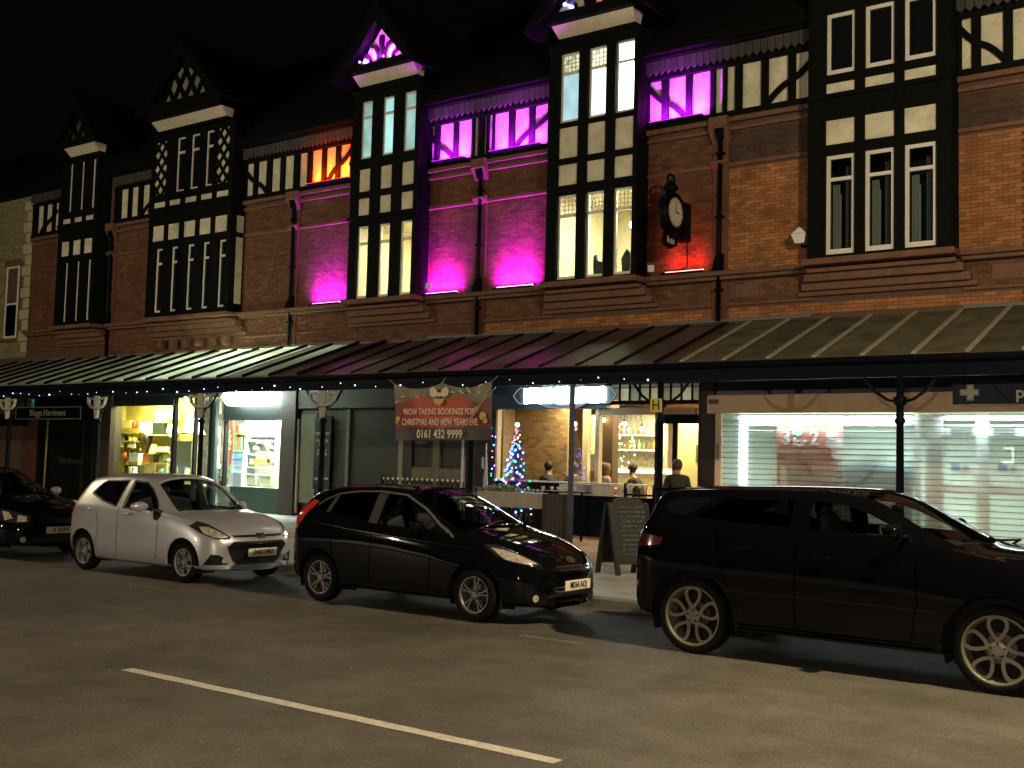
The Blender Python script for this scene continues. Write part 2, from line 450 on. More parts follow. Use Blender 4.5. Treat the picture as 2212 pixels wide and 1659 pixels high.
def gable(bld, xc, hw, z0, za, zcove0=11.76, cw=None, lattice=False, arcs=False, pm=None):
    cw = cw or hw
    # cream cove leaning out to the gable
    m = MB(); a0, a1 = xc-cw-.02, xc+cw+.02
    zc = zcove0+.09
    box('cove_bead', a0+.05, a1-.05, BF-.04, BF+.2, zcove0, zc-.001, timber, bld)
    m.hexa([(a0+.06, BF-.03, zc), (a1-.06, BF-.03, zc), (a1-.06, BF+.2, zc), (a0+.06, BF+.2, zc),
            (a0, GP+.13, zcove0+.34), (a1, GP+.13, zcove0+.34), (a1, BF+.2, zcove0+.34), (a0, BF+.2, zcove0+.34)])
    m.build('cove', mat('cream_cove', (.55, .5, .38), .8, noise=.12, nscale=5), bld)
    box('gable_beam', xc-cw-.1, xc+cw+.1, GP-.03, GP+.15, zcove0+.343, z0-.001, timber, bld, .01)
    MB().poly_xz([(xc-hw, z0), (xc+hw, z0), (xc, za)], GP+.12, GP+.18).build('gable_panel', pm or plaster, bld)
    sl = (za-z0)/hw
    for s in (-1, 1):
        # barge boards and roof planes over the gable
        MB().poly_xz([(xc+s*(hw+.62), z0-.34*sl), (xc+s*(hw+.08), z0-.02*sl), (xc, za-.0), (xc, za+.5)], GP-.22, GP-.1).build('bargeboard', timber, bld)
        MB().poly_xz([(xc+s*(hw+.72), z0-.34*sl), (xc+s*(hw+.62), z0-.34*sl), (xc, za+.502), (xc, za+.62)], GP-.25, F+3).build('gable_roof', tile, bld)
    t = MB(); y0, y1 = GP+.04, GP+.118
    if lattice:
        k = -4
        for k in range(-5, 6):
            for s in (-1, 1):
                # diagonal laths clipped to the triangle
                pts = []
                for q in range(0, 41):
                    z = z0+(za-z0)*q/40; x = xc + k*.55 + s*(z-z0)*.62
                    if abs(x-xc) < hw*(1-(z-z0)/(za-z0)): pts.append((x, z))
                if len(pts) > 3: t2 = MB().band([pts[0], pts[-1]], .12, y0, y1); t2.build('lattice_lath', timber, bld)
    if arcs:
        for s in (-1, 1):
            pts = [(xc+s*.10, z0), (xc+s*.12, z0+.2), (xc+s*.22, z0+.42), (xc+s*.42, z0+.5)]
            MB().band(pts, .06, y0, y1, .12).build('curved_brace', timber, bld)
            pts = [(xc+s*.36, z0), (xc+s*.42, z0+.14), (xc+s*.6, z0+.25)]
            MB().band(pts, .06, y0+.005, y1, .12).build('curved_brace', timber, bld)
        box('gable_post', xc-.06, xc+.06, y0-.01, y1+.001, z0, za-.3, timber, bld)
def scurve(xa, za, xb, zb, n=10):
    pts = []
    for i in range(n+1):
        t = i/n; s = t*t*(3-2*t)
        # steep - flat - steep
        u = .5+.5*math.copysign(abs(2*t-1)**1.7, 2*t-1)
        pts.append((xa+(xb-xa)*t, za+(zb-za)*(.35*t+.65*u)))
    return pts
def tband(bld, x0, x1, panels, brace=None, scallop=True):
    """half timbered band between bays: black posts, rails and a curved brace over plaster"""
    z0, z1 = 9.55, 10.56
    box('band_backing', x0, x1, F+.02, F+.3, 9.45, 11.2, timber, bld)
    for a, b in panels: box('plaster_panel', a, b, F-.02, F+.019, z0, z1, plaster, bld)
    e = [x0] + [v for p in panels for v in p] + [x1]
    for i in range(0, len(e), 2):
        if e[i+1]-e[i] > .02: box('timber_post', e[i], e[i+1], F-.1, F+.015, z0-.001, z1+.001, timber, bld, .005)
    box('timber_rail', x0, x1, F-.13, F+.018, z0-.14, z0, timber, bld, .006)
    box('timber_rail', x0, x1, F-.13, F+.018, z1, z1+.1, timber, bld, .006)
    if brace:
        MB().band(scurve(*brace), .12, F-.085, F-.025).build('curved_brace', timber, bld)
    if scallop:
        n = max(2, int((x1-x0)/.16)); w = (x1-x0)/n
        for i in range(n):
            a = x0+i*w
            MB().poly_xz([(a+.008, 10.72), (a+w/2, 10.64), (a+w-.008, 10.72), (a+w-.008, 10.98), (a+.008, 10.98)], F-.2, F-.17).build('hanging_tile', mat('hanging_board', (.05,.045,.045), .6, vary=.2), bld)
    box('gutter', x0, x1, F-.42, F-.28, 11.06, 11.17, timber, bld, .01)
    box('eaves_board', x0, x1, F-.28, F, 11.0, 11.06, timber, bld)
def main_roof(bld, x0, x1):
    MB().hexa([(x0, F-.36, 11.18), (x1, F-.36, 11.18), (x1, F+4, 15.3), (x0, F+4, 15.3),
               (x0, F-.36, 11.26), (x1, F-.36, 11.26), (x1, F+4, 15.4), (x0, F+4, 15.4)]).build('roof', tile, bld)
    m = MB(); k = 0                       # tile courses
    while k < 26:
        y = F-.36+k*.16; z = 11.26+(y-F+.36)*.951
        m.box(x0, x1, y, y+.02, z, z+.045); k += 1
    o = m.build('roof_courses', tile, bld)
def courses(bld, x0, x1):
    """mouldings on the brick between bays"""
    box('string_course', x0, x1, F-.07, F-.0005, 8.33, 8.42, stone, bld, .012)
    box('string_course', x0, x1, F-.10, F-.0005, 9.12, 9.2, stone, bld, .012)
    box('string_course', x0, x1, F-.15, F-.0005, 9.3, 9.41, stone, bld, .012)
def pilaster(bld, x, y=F):
    box('pilaster', x-.17, x+.17, F-.06, F-.0002, 5.0, 9.3, brick, bld, .006)
    MB().poly_yz([(F-.06, 8.3), (F-.2, 8.42), (F-.2, 8.46), (F-.06, 8.5)], x-.2, x+.2).build('pilaster_cap', stone, bld)
    MB().poly_yz([(F-.06, 8.9), (F-.26, 9.2), (F-.26, 9.42), (F-.06, 9.42)], x-.22, x+.22).build('console', stone, bld)
    MB().poly_yz([(F-.06, 6.03), (F-.24, 6.03), (F-.2, 6.16), (F-.1, 6.36), (F-.06, 6.42)], x-.1, x+.1).build('scroll_console', iron, bld)
def cornice(bld, x0, x1):
    box('cornice', x0, x1, F-.26, F, 5.92, 6.026, stone, bld, .012)
    box('cornice', x0, x1, F-.17, F, 5.84, 5.92, stone, bld, .01)
    box('frieze_moulding', x0, x1, F-.05, F-.0004, 5.28, 5.34, stone, bld, .008)
    box('flashing', x0, x1, F-.05, F-.0003, 4.93, 5.0, mat('lead_flashing', (.12, .12, .11), .6), bld)

curtain = mat('grey_curtain', (.35, .33, .28), .9)
# lit rooms: glass in front, real walls, floor and ceiling, and a ceiling lamp
def room(bld, x0, x1, y0, y1, z0, z1, wallc, lampc, power, lampz=None, lx=None, ly=None, name='room_lining', floor=None, lsize=.5):
    wm = mat('room_wall_%d_%d_%d' % tuple(int(c*100) for c in wallc), wallc, .8, noise=.08)
    t = .02; m = MB()
    m.box(x0, x1, y1, y1+t, z0, z1).box(x0-t, x0, y0, y1, z0, z1).box(x1, x1+t, y0, y1, z0, z1)
    m.box(x0, x1, y0, y1, z1, z1+t).box(x0, x1, y0, y1, z0-t, z0)
    m.build(name, wm, bld)
    if power:
        light('ceiling_light', 'AREA', ((x0+x1)/2 if lx is None else lx, (y0+y1)/2 if ly is None else ly, (lampz or z1-.1)), power, lampc, bld, size=lsize, size_y=lsize)

BL = {}
def building(key, label, x):
    b = thing('terrace_building', label, 'building', (x, F, .13), 'shops in the half timbered terrace'); BL[key] = b; return b
# ---- building 1 : shutter shop, three window bay
b1 = building(1, 'terrace building over the lit roller shutter, unlit white framed windows in orange brick', -7)
X = dict(b1=(-10.45, -3.3), b2=(-17.05, -10.45), b3=(-23.85, -17.05), b4=(-32.65, -23.85), b5=(-37.6, -32.65))
c1 = [(-7.93, -7.34), (-7.14, -6.56), (-6.37, -5.77)]
bay(b1, -8.30, -5.49, c1, [(6.10, 8.12, 'window', dict(trans=7.63, fw=.075, paneM=pane_glass)), (8.33, 8.84, 'panel'), (9.39, 9.60, 'panel'), (9.77, 11.05, 'window', dict(fw=.075))], 11.75)
room(b1, -8.18, -5.6, BF+.2, F+1.2, 6.05, 8.25, (.06, .06, .055), (1, .8, .5), 0)
for (a, b) in c1:
    m = MB(); n = 5
    for i in range(n): m.box(a+.09+i*.035, a+.12+i*.035, BF+.22+(i % 2)*.02, BF+.235+(i % 2)*.02, 6.2, 7.55-(i == n-1)*.2)
    m.build('curtain', curtain, b1)
    m = MB()
    for i in range(3): m.box(b-.24+i*.04, b-.21+i*.04, BF+.24+(i % 2)*.02, BF+.255+(i % 2)*.02, 6.2, 7.9)
    m.build('curtain', mat('dark_curtain', (.1, .1, .085), .9), b1)
corbel(b1, -8.3, -5.49); gable(b1, -6.9, 1.1, 12.55, 13.8, cw=1.3)
for a, b in ((-10.45, -8.30), (-5.49, -3.3)):
    wall(b1, a, b, 5.0, 9.5); courses(b1, a, b)
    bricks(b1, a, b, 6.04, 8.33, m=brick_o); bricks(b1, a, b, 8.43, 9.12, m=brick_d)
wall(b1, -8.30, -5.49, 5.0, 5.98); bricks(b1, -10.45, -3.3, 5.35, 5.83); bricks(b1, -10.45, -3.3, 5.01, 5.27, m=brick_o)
cornice(b1, -10.45, -8.38); cornice(b1, -5.41, -3.3)
for q in [(-10.1, -9.55), (-4.9, -4.2)]: box('recessed_panel', q[0], q[1], F-.03, F-.011, 5.45, 5.74, stone, b1, .008)
tband(b1, -10.36, -8.30, [(-10.33, -10.13), (-9.97, -9.52), (-9.37, -8.92), (-8.76, -8.40)], (-8.34, 10.42, -9.42, 9.56))
tband(b1, -5.49, -3.3, [(-5.42, -5.23), (-5.07, -4.66), (-4.50, -4.08), (-3.93, -3.5)], (-5.48, 10.42, -4.6, 9.56))
main_roof(b1, -10.45, -3.3)
# plain continuation of the terrace beyond the frame
b0 = building(0, 'plain brick end of the terrace at the right edge, beyond the three window bay', 0)
wall(b0, -3.3, 6, .13, 11.2); main_roof(b0, -3.3, 6)
# ---- building 2 : cafe, lit windows, pink wash
b2 = building(2, 'terrace building over the cafe, with warm lit lower and white lit upper bay windows', -13.5)
c2 = [(-14.41, -13.88), (-13.62, -13.13), (-12.88, -12.39)]
lead_lit = emit_mat('leaded_light_glow', (.95, 1, .6), .7, .6, 9); lead_lit2 = emit_mat('leaded_light_glow_2', (1, 1, .7), 1.3, .5, 9)
up_a = emit_mat('blue_blind_glow', (.46, .70, .76), .95, .2, 2); up_b = emit_mat('white_blind_glow', (.78, .92, .93), 2.0, .3, 1.6); up_c = emit_mat('bright_blind_glow', (.85, 1, .93), 14, .3, 2)
bay(b2, -14.72, -12.28, c2, [(6.08, 8.08, 'window', dict(trans=7.6, paneM=pane_glass, leaded=True)), (8.31, 8.81, 'panel'), (8.96, 9.70, 'panel'),
    (9.82, 11.5, 'window', dict(trans=11.02, paneM=[up_a, up_b, up_c], topM=[lead_lit, lead_lit2, up_c], leaded=True))], 11.78)
room(b2, -14.6, -12.4, BF+.2, F+2.4, 6.0, 8.3, (.74, .68, .50), (1, .88, .62), 300, lampz=8.15, lx=-12.75, ly=22.3, lsize=.3)
MB().ball((-12.62, 21.95, 7.3), .1).build('lamp_globe', emit_mat('bright_bulb', (1, .92, .7), 30), b2, True)
corbel(b2, -14.72, -12.28)
violet = (.35, .08, 1)
gable(b2, -13.4, .95, 12.34, 13.5, cw=1.08, arcs=True)
for a, b in ((-17.05, -14.72), (-12.28, -10.45)):
    wall(b2, a, b, 5.0, 9.5); courses(b2, a, b)
    bricks(b2, a, b, 6.04, 8.33); bricks(b2, a, b, 8.43, 9.12)
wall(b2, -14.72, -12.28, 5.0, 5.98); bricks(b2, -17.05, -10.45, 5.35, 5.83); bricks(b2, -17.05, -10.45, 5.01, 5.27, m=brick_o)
cornice(b2, -17.05, -14.8); cornice(b2, -12.2, -10.45)
tband(b2, -17.05, -14.72, [(-17.02, -16.93), (-16.86, -16.74), (-16.69, -16.23), (-16.06, -15.61), (-15.45, -15.05)], (-14.85, 10.46, -16.1, 9.56))
tband(b2, -12.28, -10.36, [(-12.25, -11.93), (-11.76, -11.32), (-11.17, -10.72), (-10.60, -10.42)], (-12.26, 10.42, -11.3, 9.56))
main_roof(b2, -17.05, -10.45)
# ---- building 3
b3 = building(3, 'terrace building with a magenta lit gable, cyan upper windows and warm lower windows', -20)
c3 = [(-20.9, -20.48), (-20.12, -19.70), (-19.36, -18.93)]
cy = emit_mat('cyan_blind_glow', (.45, .78, .72), .66, .3, 2); cy2 = emit_mat('cyan_bright_glow', (.45, .85, .8), .9, .35, 1.5)
bay(b3, -21.2, -18.8, c3, [(6.06, 8.02, 'window', dict(trans=7.55, paneM=pane_glass, fm=white_frame)), (8.31, 8.78, 'panel'), (8.96, 9.58, 'panel'),
    (9.86, 11.46, 'window', dict(trans=11.02, paneM=[cy, cy2, cy]))], 11.78)
room(b3, -21.1, -18.9, BF+.2, F+2.4, 6.0, 8.3, (.74, .68, .50), (1, .86, .6), 190, lampz=8.15, lx=-19.5, ly=22.8, lsize=.4)
corbel(b3, -21.2, -18.8)
gable(b3, -19.9, .84, 12.30, 13.30, cw=1.07, arcs=True)
for a, b in ((-23.85, -21.2), (-18.8, -17.05)):
    wall(b3, a, b, 5.0, 9.5); courses(b3, a, b)
    bricks(b3, a, b, 6.04, 8.33); bricks(b3, a, b, 8.43, 9.12)
wall(b3, -21.2, -18.8, 5.0, 5.98); bricks(b3, -23.85, -17.05, 5.35, 5.83); bricks(b3, -23.85, -17.05, 5.01, 5.27)
cornice(b3, -23.85, -21.28); cornice(b3, -18.72, -17.05)
tband(b3, -18.8, -17.05, [(-18.76, -18.64+.0), (-18.48, -18.01), (-17.86, -17.41), (-17.33, -17.2)], (-18.78, 10.3, -17.98, 9.56))
tband(b3, -23.85, -21.2, [(-23.75, -23.40), (-23.23, -22.82), (-22.66, -22.27), (-22.11, -21.7), (-21.6, -21.3)], (-21.6, 10.5, -22.62, 9.56))
main_roof(b3, -23.85, -17.05)
# ---- building 4 : five light bay
b4 = building(4, 'dark terrace building over the lit hardware windows, with a five light bay and lattice gable', -28)
c4 = [(-29.66, -29.18), (-28.88, -28.42), (-28.1, -27.66), (-27.36, -26.9), (-26.62, -26.2)]
p4 = [(-29.88, -29.29), (-29.11, -28.54), (-28.33, -27.76), (-27.58, -27.03), (-26.85, -26.27)]
bay(b4, -30.06, -26.1, p4, [(6.18, 8.22, 'window', dict(trans=7.74, cols=c4)), (8.46, 8.96, 'panel'), (9.54, 9.72, 'panel')], 9.85, cheek_panels=[(6.3, 8.3), (8.46, 8.96)])
for (a, b), (c, d) in zip(p4, c4):                       # thicker mullions beside the narrower lights
    box('mullion', a-.001, c, BF+.01, BF+.16, 6.1, 8.3, timber, b4); box('mullion', d, b+.001, BF+.01, BF+.16, 6.1, 8.3, timber, b4)
c4u = [(-28.85, -28.40), (-28.15, -27.72), (-27.43, -27.05)]
e = [-30.06, -29.96, -29.3] + [v for c in c4u for v in c] + [-26.95, -26.3, -26.1]
for a, b in ((-30.06, -29.97), (-29.3, -28.85), (-28.40, -28.15), (-27.72, -27.43), (-27.05, -26.95), (-26.3, -26.1)):
    box('timber_post', a, b, BF+.001, BF+.17, 9.86, 11.85, timber, b4, .006)
for a, b in c4u: window(b4, a, b, 9.95, 11.68, trans=11.2, fw=.045)
box('timber_rail', -30.05, -26.11, BF+.012, BF+.16, 9.852, 9.95, timber, b4); box('timber_rail', -30.05, -26.11, BF+.012, BF+.16, 11.68, 11.85, timber, b4)
for a, b in ((-29.97, -29.3), (-26.95, -26.3)):
    box('lattice_panel', a, b, BF+.09, BF+.13, 9.95, 11.68, plaster, b4)
    for k in range(-1, 5):
        for s in (-1, 1):
            za = 9.95+k*.46
            p = [(a, za), (b, za+.8)] if s > 0 else [(b, za), (a, za+.8)]
            (xa_, z_a), (xb_, z_b) = p
            if z_b > 11.68: t = (11.68-z_a)/(z_b-z_a); xb_, z_b = xa_+(xb_-xa_)*t, 11.68
            if z_a < 9.95: t = (9.95-z_a)/(z_b-z_a); xa_, z_a = xa_+(xb_-xa_)*t, 9.95
            MB().band([(xa_, z_a), (xb_, z_b)], .085, BF+.03+(.012 if s > 0 else 0), BF+.08).build('lattice_lath', timber, b4)
for x, s in ((-30.06, 1), (-26.1, -1)): box('bay_cheek', x, x+s*.09, BF+.17, F+.05, 9.85, 11.85, timber, b4)
corbel(b4, -30.06, -26.1)
gable(b4, -28.1, 1.4, 12.72, 14.0, zcove0=11.9, cw=1.68, lattice=True, pm=mat('shaded_plaster', (.26, .27, .19), .85, noise=.3, nscale=3))  # darkness over this gable is put into the plaster colour
for a, b in ((-32.65, -30.06), (-26.1, -23.85)):
    wall(b4, a, b, 5.0, 9.5); courses(b4, a, b)
    bricks(b4, a, b, 6.04, 8.33); bricks(b4, a, b, 8.43, 9.12)
wall(b4, -30.06, -26.1, 5.0, 5.98); bricks(b4, -32.65, -23.85, 5.35, 5.83); bricks(b4, -32.65, -23.85, 5.01, 5.27)
cornice(b4, -32.65, -30.14); cornice(b4, -26.02, -23.85)
tband(b4, -26.1, -23.85, [(-26.02, -25.70), (-25.54, -25.13), (-24.93, -24.53), (-24.37, -23.97)], (-26.05, 10.3, -25.1, 9.56))
tband(b4, -32.65, -30.06, [(-32.32, -31.90), (-31.73, -31.35), (-31.14, -30.75), (-30.6, -30.15)], (-30.1, 10.3, -31.2, 9.56))
main_roof(b4, -32.65, -23.85)
for i in range(6): box('corbel_block', -29.7+i*.62, -29.5+i*.62, F-.3, F-.12, 5.1, 5.34, stone, b4, .01)
# ---- building 5 : narrow bay at the left
b5 = building(5, 'dark narrow terrace building with a three light bay at the far left end', -34)
c5 = [(-34.66, -34.3), (-33.98, -33.62), (-33.31, -32.98)]; p5 = [(-34.95, -34.47), (-34.27, -33.8), (-33.62, -33.13)]
bay(b5, -35.15, -32.95, p5, [(6.16, 8.2, 'window', dict(trans=7.7, cols=[(a+.28, b) for a, b in p5])), (8.43, 8.94, 'panel'), (9.56, 9.73, 'panel'), (9.96, 11.64, 'window', dict(trans=11.2, cols=[(a+.28, b) for a, b in p5]))], 11.78)
for a, b in p5: box('mullion', a-.001, a+.28, BF+.01, BF+.16, 6.1, 8.3, timber, b5); box('mullion', a-.001, a+.28, BF+.01, BF+.16, 9.9, 11.7, timber, b5)
corbel(b5, -35.15, -32.95); gable(b5, -33.75, .9, 12.3, 13.3, cw=.86, lattice=True, pm=mat('deep_shaded_plaster', (.05, .05, .04), .9))  # gable lost in the dark: the shade is in its panel colour
wall(b5, -37.6, -35.15, 5.0, 9.5); courses(b5, -37.6, -35.15); bricks(b5, -37.6, -35.15, 6.04, 8.33); bricks(b5, -37.6, -35.15, 8.43, 9.12)
wall(b5, -35.15, -32.65, 5.0, 9.5); wall(b5, -32.95, -32.651, 9.5, 11.2); bricks(b5, -37.6, -32.7, 5.35, 5.83)
cornice(b5, -37.6, -35.2)
tband(b5, -37.6, -35.15, [(-37.3, -36.9), (-36.75, -36.35), (-36.2, -35.95), (-35.8, -35.5)], (-36.1, 10.3, -37.1, 9.56)); main_roof(b5, -37.6, -32.65)
# ---- pale neighbour beyond the terrace
b6 = thing('neighbour_building', 'pale yellow brick building with a sash window cut off by the left edge', 'building', (-40, F, .13))
pale = mat('pale_brick', (.24, .23, .11), .85, noise=.15, nscale=4, vary=.25)
wall(b6, -52, -37.65, .13, 11.0); m = MB(); z = 5.1; r = 0
while z < 10.95:
    x = -41.5-(r % 2)*.11
    while x < -37.7:
        if not (-39.35 < x+.1 < -38.2 and 5.75 < z < 8.6): m.box(x, min(x+.215, -37.66), F-.008, F+.01, z, z+.065)
        x += .225
    z += .075; r += 1
o = m.build('brickwork', pale, b6); o['kind'] = 'stuff'
for i in range(14): box('quoin', -38.05-(i % 2)*.2, -37.66, F-.03, F-.009, 5.3+i*.4, 5.65+i*.4, mat('quoin_stone', (.45, .42, .27), .8, noise=.15), b6, .01)
window(b6, -39.25, -38.4, 5.82, 8.5, trans=7.1, y=F-.03, fw=.07)
box('lintel', -39.4, -38.25, F-.04, F-.0085, 8.5, 8.75, stone, b6); box('window_sill', -39.4, -38.25, F-.1, F, 5.7, 5.82, stone, b6)
MB().hexa([(-52, F-.3, 11.0), (-37.65, F-.3, 11.0), (-37.65, F+4, 14.5), (-52, F+4, 14.5), (-52, F-.3, 11.1), (-37.65, F-.3, 11.1), (-37.65, F+4, 14.6), (-52, F+4, 14.6)]).build('roof', tile, b6)
MB().hexa([(-52, 19.6, 3.9), (-38.2, 19.6, 3.9), (-38.2, F-.02, 4.75), (-52, F-.02, 4.75), (-52, 19.6, 4.0), (-38.2, 19.6, 4.0), (-38.2, F-.02, 4.85), (-52, F-.02, 4.85)]).build('lean_to_roof', mat('pale_glazing', (.42, .48, .36), .5), b6)

# the nearest bricks become single parts
LOOSE.sort(key=lambda q: q[0])
per = {}
shared = {}; rest = {}
for q in LOOSE:
    bld, a, z, y, m = q[1:]
    n = per.get(bld.name, 0)
    if n < 290 and a > -10.46:
        per[bld.name] = n+1
        if m.name not in shared:
            o = MB().box(0, .215, -.008, .01, 0, .065).build('brick', m); shared[m.name] = o.data
        else:
            o = bpy.data.objects.new('brick', shared[m.name]); COL.objects.link(o)
        o.parent = bld; o.location = Vector((a, y+random.uniform(-.002, .002), z)) - Vector(bld.location)
    else:
        rest.setdefault((bld.name, m.name), (bld, MB(), m))[1].box(a, a+.215, y-.008-random.uniform(0, .003), y+.01, z, z+.065)
for bld, mb, m in rest.values():
    o = mb.build('brickwork', m, bld); o['kind'] = 'stuff'
for x, k in ((-10.45, 1), (-17.05, 2), (-23.85, 3), (-32.65, 4)): pilaster(BL[k], x + (.0 if k != 1 else .0))

# ------------------------------------------------------------ rainwater pipes
pipe_lab = ['black rainwater pipe on the brick between the clock and the three window bay', 'black rainwater pipe between the two brightest magenta wall washes',
            'black rainwater pipe right of the five light bay, left of the first magenta wash', 'black rainwater pipe between the narrow left bay and the five light bay']
for x, lb in zip((-10.45, -17.05, -23.85, -32.65), pipe_lab):
    p = thing('rainwater_pipe', lb, 'pipe', (x+.02, F-.14, 4.95), 'rainwater pipes down the terrace front')
    MB().tube([(x+.02, F-.14, 4.95), (x+.02, F-.14, 8.95)], .05, 10).build('pipe', iron, p, True)
    MB().poly_xz([(x-.1, 9.2), (x+.14, 9.2), (x+.08, 8.93), (x-.04, 8.93)], F-.24, F-.12).build('hopper', iron, p)
    for z in (5.6, 7.2, 8.6): box('bracket', x-.07, x+.11, F-.2, F-.07, z, z+.05, iron, p)

# ------------------------------------------------------------ canopy
can = thing('street_canopy', 'long ribbed glass and metal canopy on iron posts over the shop fronts', 'canopy', (-15, GUT, .13))
SL = (4.92-3.80)/(F-GUT)
def slope_box(x0, x1, t0, t1, y0=GUT-.05, y1=F-.03, zoff=0):
    z = lambda y: 3.78+(y-GUT)*SL+zoff
    return [(x0, y0, z(y0)+t0), (x1, y0, z(y0)+t0), (x1, y1, z(y1)+t0), (x0, y1, z(y1)+t0), (x0, y0, z(y0)+t1), (x1, y0, z(y0)+t1), (x1, y1, z(y1)+t1), (x0, y1, z(y1)+t1)]
lit_panel = veil_mat('ribbed_plastic_sheet', (.62, .64, .54), .0, .72)
dull_panel = mat('dirty_canopy_sheet', (.06, .048, .04), .38, noise=.45, nscale=2.5, bump=.35, bscale=9, vary=.25)
moss_panel = mat('mossy_canopy_sheet', (.085, .08, .05), .7, noise=.55, nscale=2.2, vary=.2, bump=.3, bscale=14)
lead_rib = mat('lead_roll', (.30, .28, .19), .6, noise=.2, nscale=6)
xs = [-38.2]
while xs[-1] < -20.6: xs.append(xs[-1]+1.0)
while xs[-1] < -10.3: xs.append(xs[-1]+.9)
xs[-1] = -9.74
while xs[-1] < 1: xs.append(xs[-1]+.86)
for a, b in zip(xs[:-1], xs[1:]):
    m = lit_panel if b < -20.4 else (moss_panel if a > -9.9 else dull_panel)
    dz = random.uniform(-.008, .012)
    MB().hexa(slope_box(a+.001, b-.001, dz, dz+.012)).build('roof_panel', m, can)
    w = .05 if a < -20 else .045
    MB().hexa(slope_box(a-w, a+w, .014, .05 if a > -20 else .09)).build('roof_rib', lead_rib if a > -9.9 else timber, can, bevel=.008)
MB().hexa(slope_box(-38.2, 1, -.1, -.001, GUT-.02, GUT+.08)).build('eaves_plate', timber, can)
box('valance', -38.2, 1.2, GUT-.03, GUT+.03, 3.40, 3.66, iron, can)
MB().tube([(-38.2, GUT-.09, 3.70), (1.2, GUT-.09, 3.70)], .06, 8).build('gutter', iron, can)
for x in range(-37, 1, 2):
    MB().hexa(slope_box(x-.04, x+.04, -.14, -.004, GUT+.1)).build('rafter', timber, can)
POSTS = [-33.1, -28.4, -23.8, -19.3, -14.78, -10.2, -5.67, -1.1]
for x in POSTS:
    prof = [(.1, .13), (.1, .3), (.075, .38), (.068, 1.2), (.06, 2.6), (.09, 2.63), (.09, 2.68), (.065, 2.72), (.065, 2.9), (.11, 2.95), (.11, 3.05), (.06, 3.08), (.06, 3.42)]
    p = MB().lathe([(r, z) for r, z in prof], (x, GUT, 0), 'z', 14).build('post', iron, can, True)
    for s in (-1, 1):
        pts = [(x+s*.07, GUT, 2.98), (x+s*.22, GUT, 3.02), (x+s*.42, GUT, 3.16), (x+s*.6, GUT, 3.4)]
        mb = MB().tube(pts, .028, 6)
        mb.build('bracket', iron, can, True)
# ------------------------------------------------------------ ground floor shop fronts
cream = mat('cream_metal', (.74, .58, .38), .5, noise=.12, nscale=2.5)
navy = mat('navy_sign_paint', (.012, .02, .055), .4)
black_paint = mat('black_shopfront_paint', (.005, .005, .005), .6, spec=.08, noise=.3, nscale=6)
brown_paint = mat('brown_pilaster', (.026, .014, .01), .6, noise=.3, nscale=6)
sage = mat('dull_green_paint', (.10, .105, .06), .6, noise=.25, nscale=4)
white_paint = mat('white_gloss_paint', (.72, .74, .7), .4)
tube_w = emit_mat('fluorescent_white', (.78, .97, 1), 14)
letter_pale = mat('pale_lettering', (.62, .6, .5), .6)
letter_white = mat('white_lettering', (.8, .8, .78), .5)
gold = mat('yellow_green_paint', (.5, .5, .2), .5)

# --- building 1
box('shop_fascia', -10.45, -3.2, F-.14, F, 3.345, 3.95, navy, b1); box('fascia_cornice', -10.9, -3.2, F-.3, F, 4.0, 4.2, timber, b1, .02)
wall(b1, -10.45, -3.3, 4.2, 5.0)
box('shop_pilaster', -10.86, -10.47, F-.16, F+.3, .13, 3.99, brown_paint, b1, .01)
box('plinth', -10.45, -3.3, F, F+.2, .13, .32, black_paint, b1)
sh = b1
box('shutter_box', -10.58, -3.2, F-.32, F-.005, 2.945, 3.335, cream, b1, .01)
box('junction_box', -10.53, -10.32, F-.36, F-.321, 3.14, 3.24, mat('brown_plastic', (.1,.07,.04), .5), b1)
box('shutter_guide', -10.46, -10.32, F-.16, F-.01, .13, 2.94, cream, b1, .006)
box('key_switch', -10.43, -10.37, F-.175, F-.161, 1.95, 2.3, mat('grey_plastic', (.2,.2,.18), .4), b1)
slat_m = veil_mat('perforated_slat', (.72, .74, .70), .52, .30)
sm = None; z = 2.90; k = 0
while z > .3:
    if sm is None:
        m = MB(); pr = [(F-.10, -.098), (F-.118, -.075), (F-.124, -.05), (F-.118, -.022), (F-.10, 0)]
        m.v = [(x, y, zz) for x in (-10.32, -3.2) for y, zz in pr]; m.f = [(i, i+1, 6+i, 5+i) for i in range(4)]
        o = m.build('shutter_slat', slat_m); sm = o.data
    else: o = bpy.data.objects.new('shutter_slat', sm); COL.objects.link(o)
    o.parent = b1; o.location = Vector((0, 0, z))-Vector(b1.location); z -= .112
m = MB(); z = 2.90
while z > .3: m.box(-10.32, -3.2, F-.105, F-.088, z-.112, z-.099); z -= .112
m.build('slat_hinges', mat('slat_hinge', (.13, .13, .115), .5), b1)['kind'] = 'stuff'
# shop window behind the shutter
for a, b in ((-6.33, -6.22), (-6.13, -5.81), (-5.2, -4.98), (-3.75, -3.5)): box('window_mullion', a, b, F+.03, F+.09, .33, 2.93, white_paint, b1)
box('transom', -6.22, -3.2, F+.035, F+.085, 2.52, 2.66, white_paint, b1); box('transom', -6.13, -3.2, F+.036, F+.086, 1.42, 1.6, white_paint, b1)
box('window_pane', -10.3, -3.3, F+.055, F+.06, .33, 2.93, pane_glass, b1)
for a, b in ((-5.65, -5.25), (-4.9, -4.5)): box('door_closer', a, b, F+.0, F+.03, 2.6, 2.66, dark_frame, b1)
box('light_tube', -9.95, -7.75, F-.05, F-.02, 2.76, 2.90, tube_w, b1); box('light_tube', -7.72, -6.35, F-.05, F-.02, 2.74, 2.88, tube_w, b1)
box('light_tube', -9.96, -9.76, F-.05, F-.02, .4, 2.70, emit_mat('tube_soft', (.8, 1, 1), 4), b1)
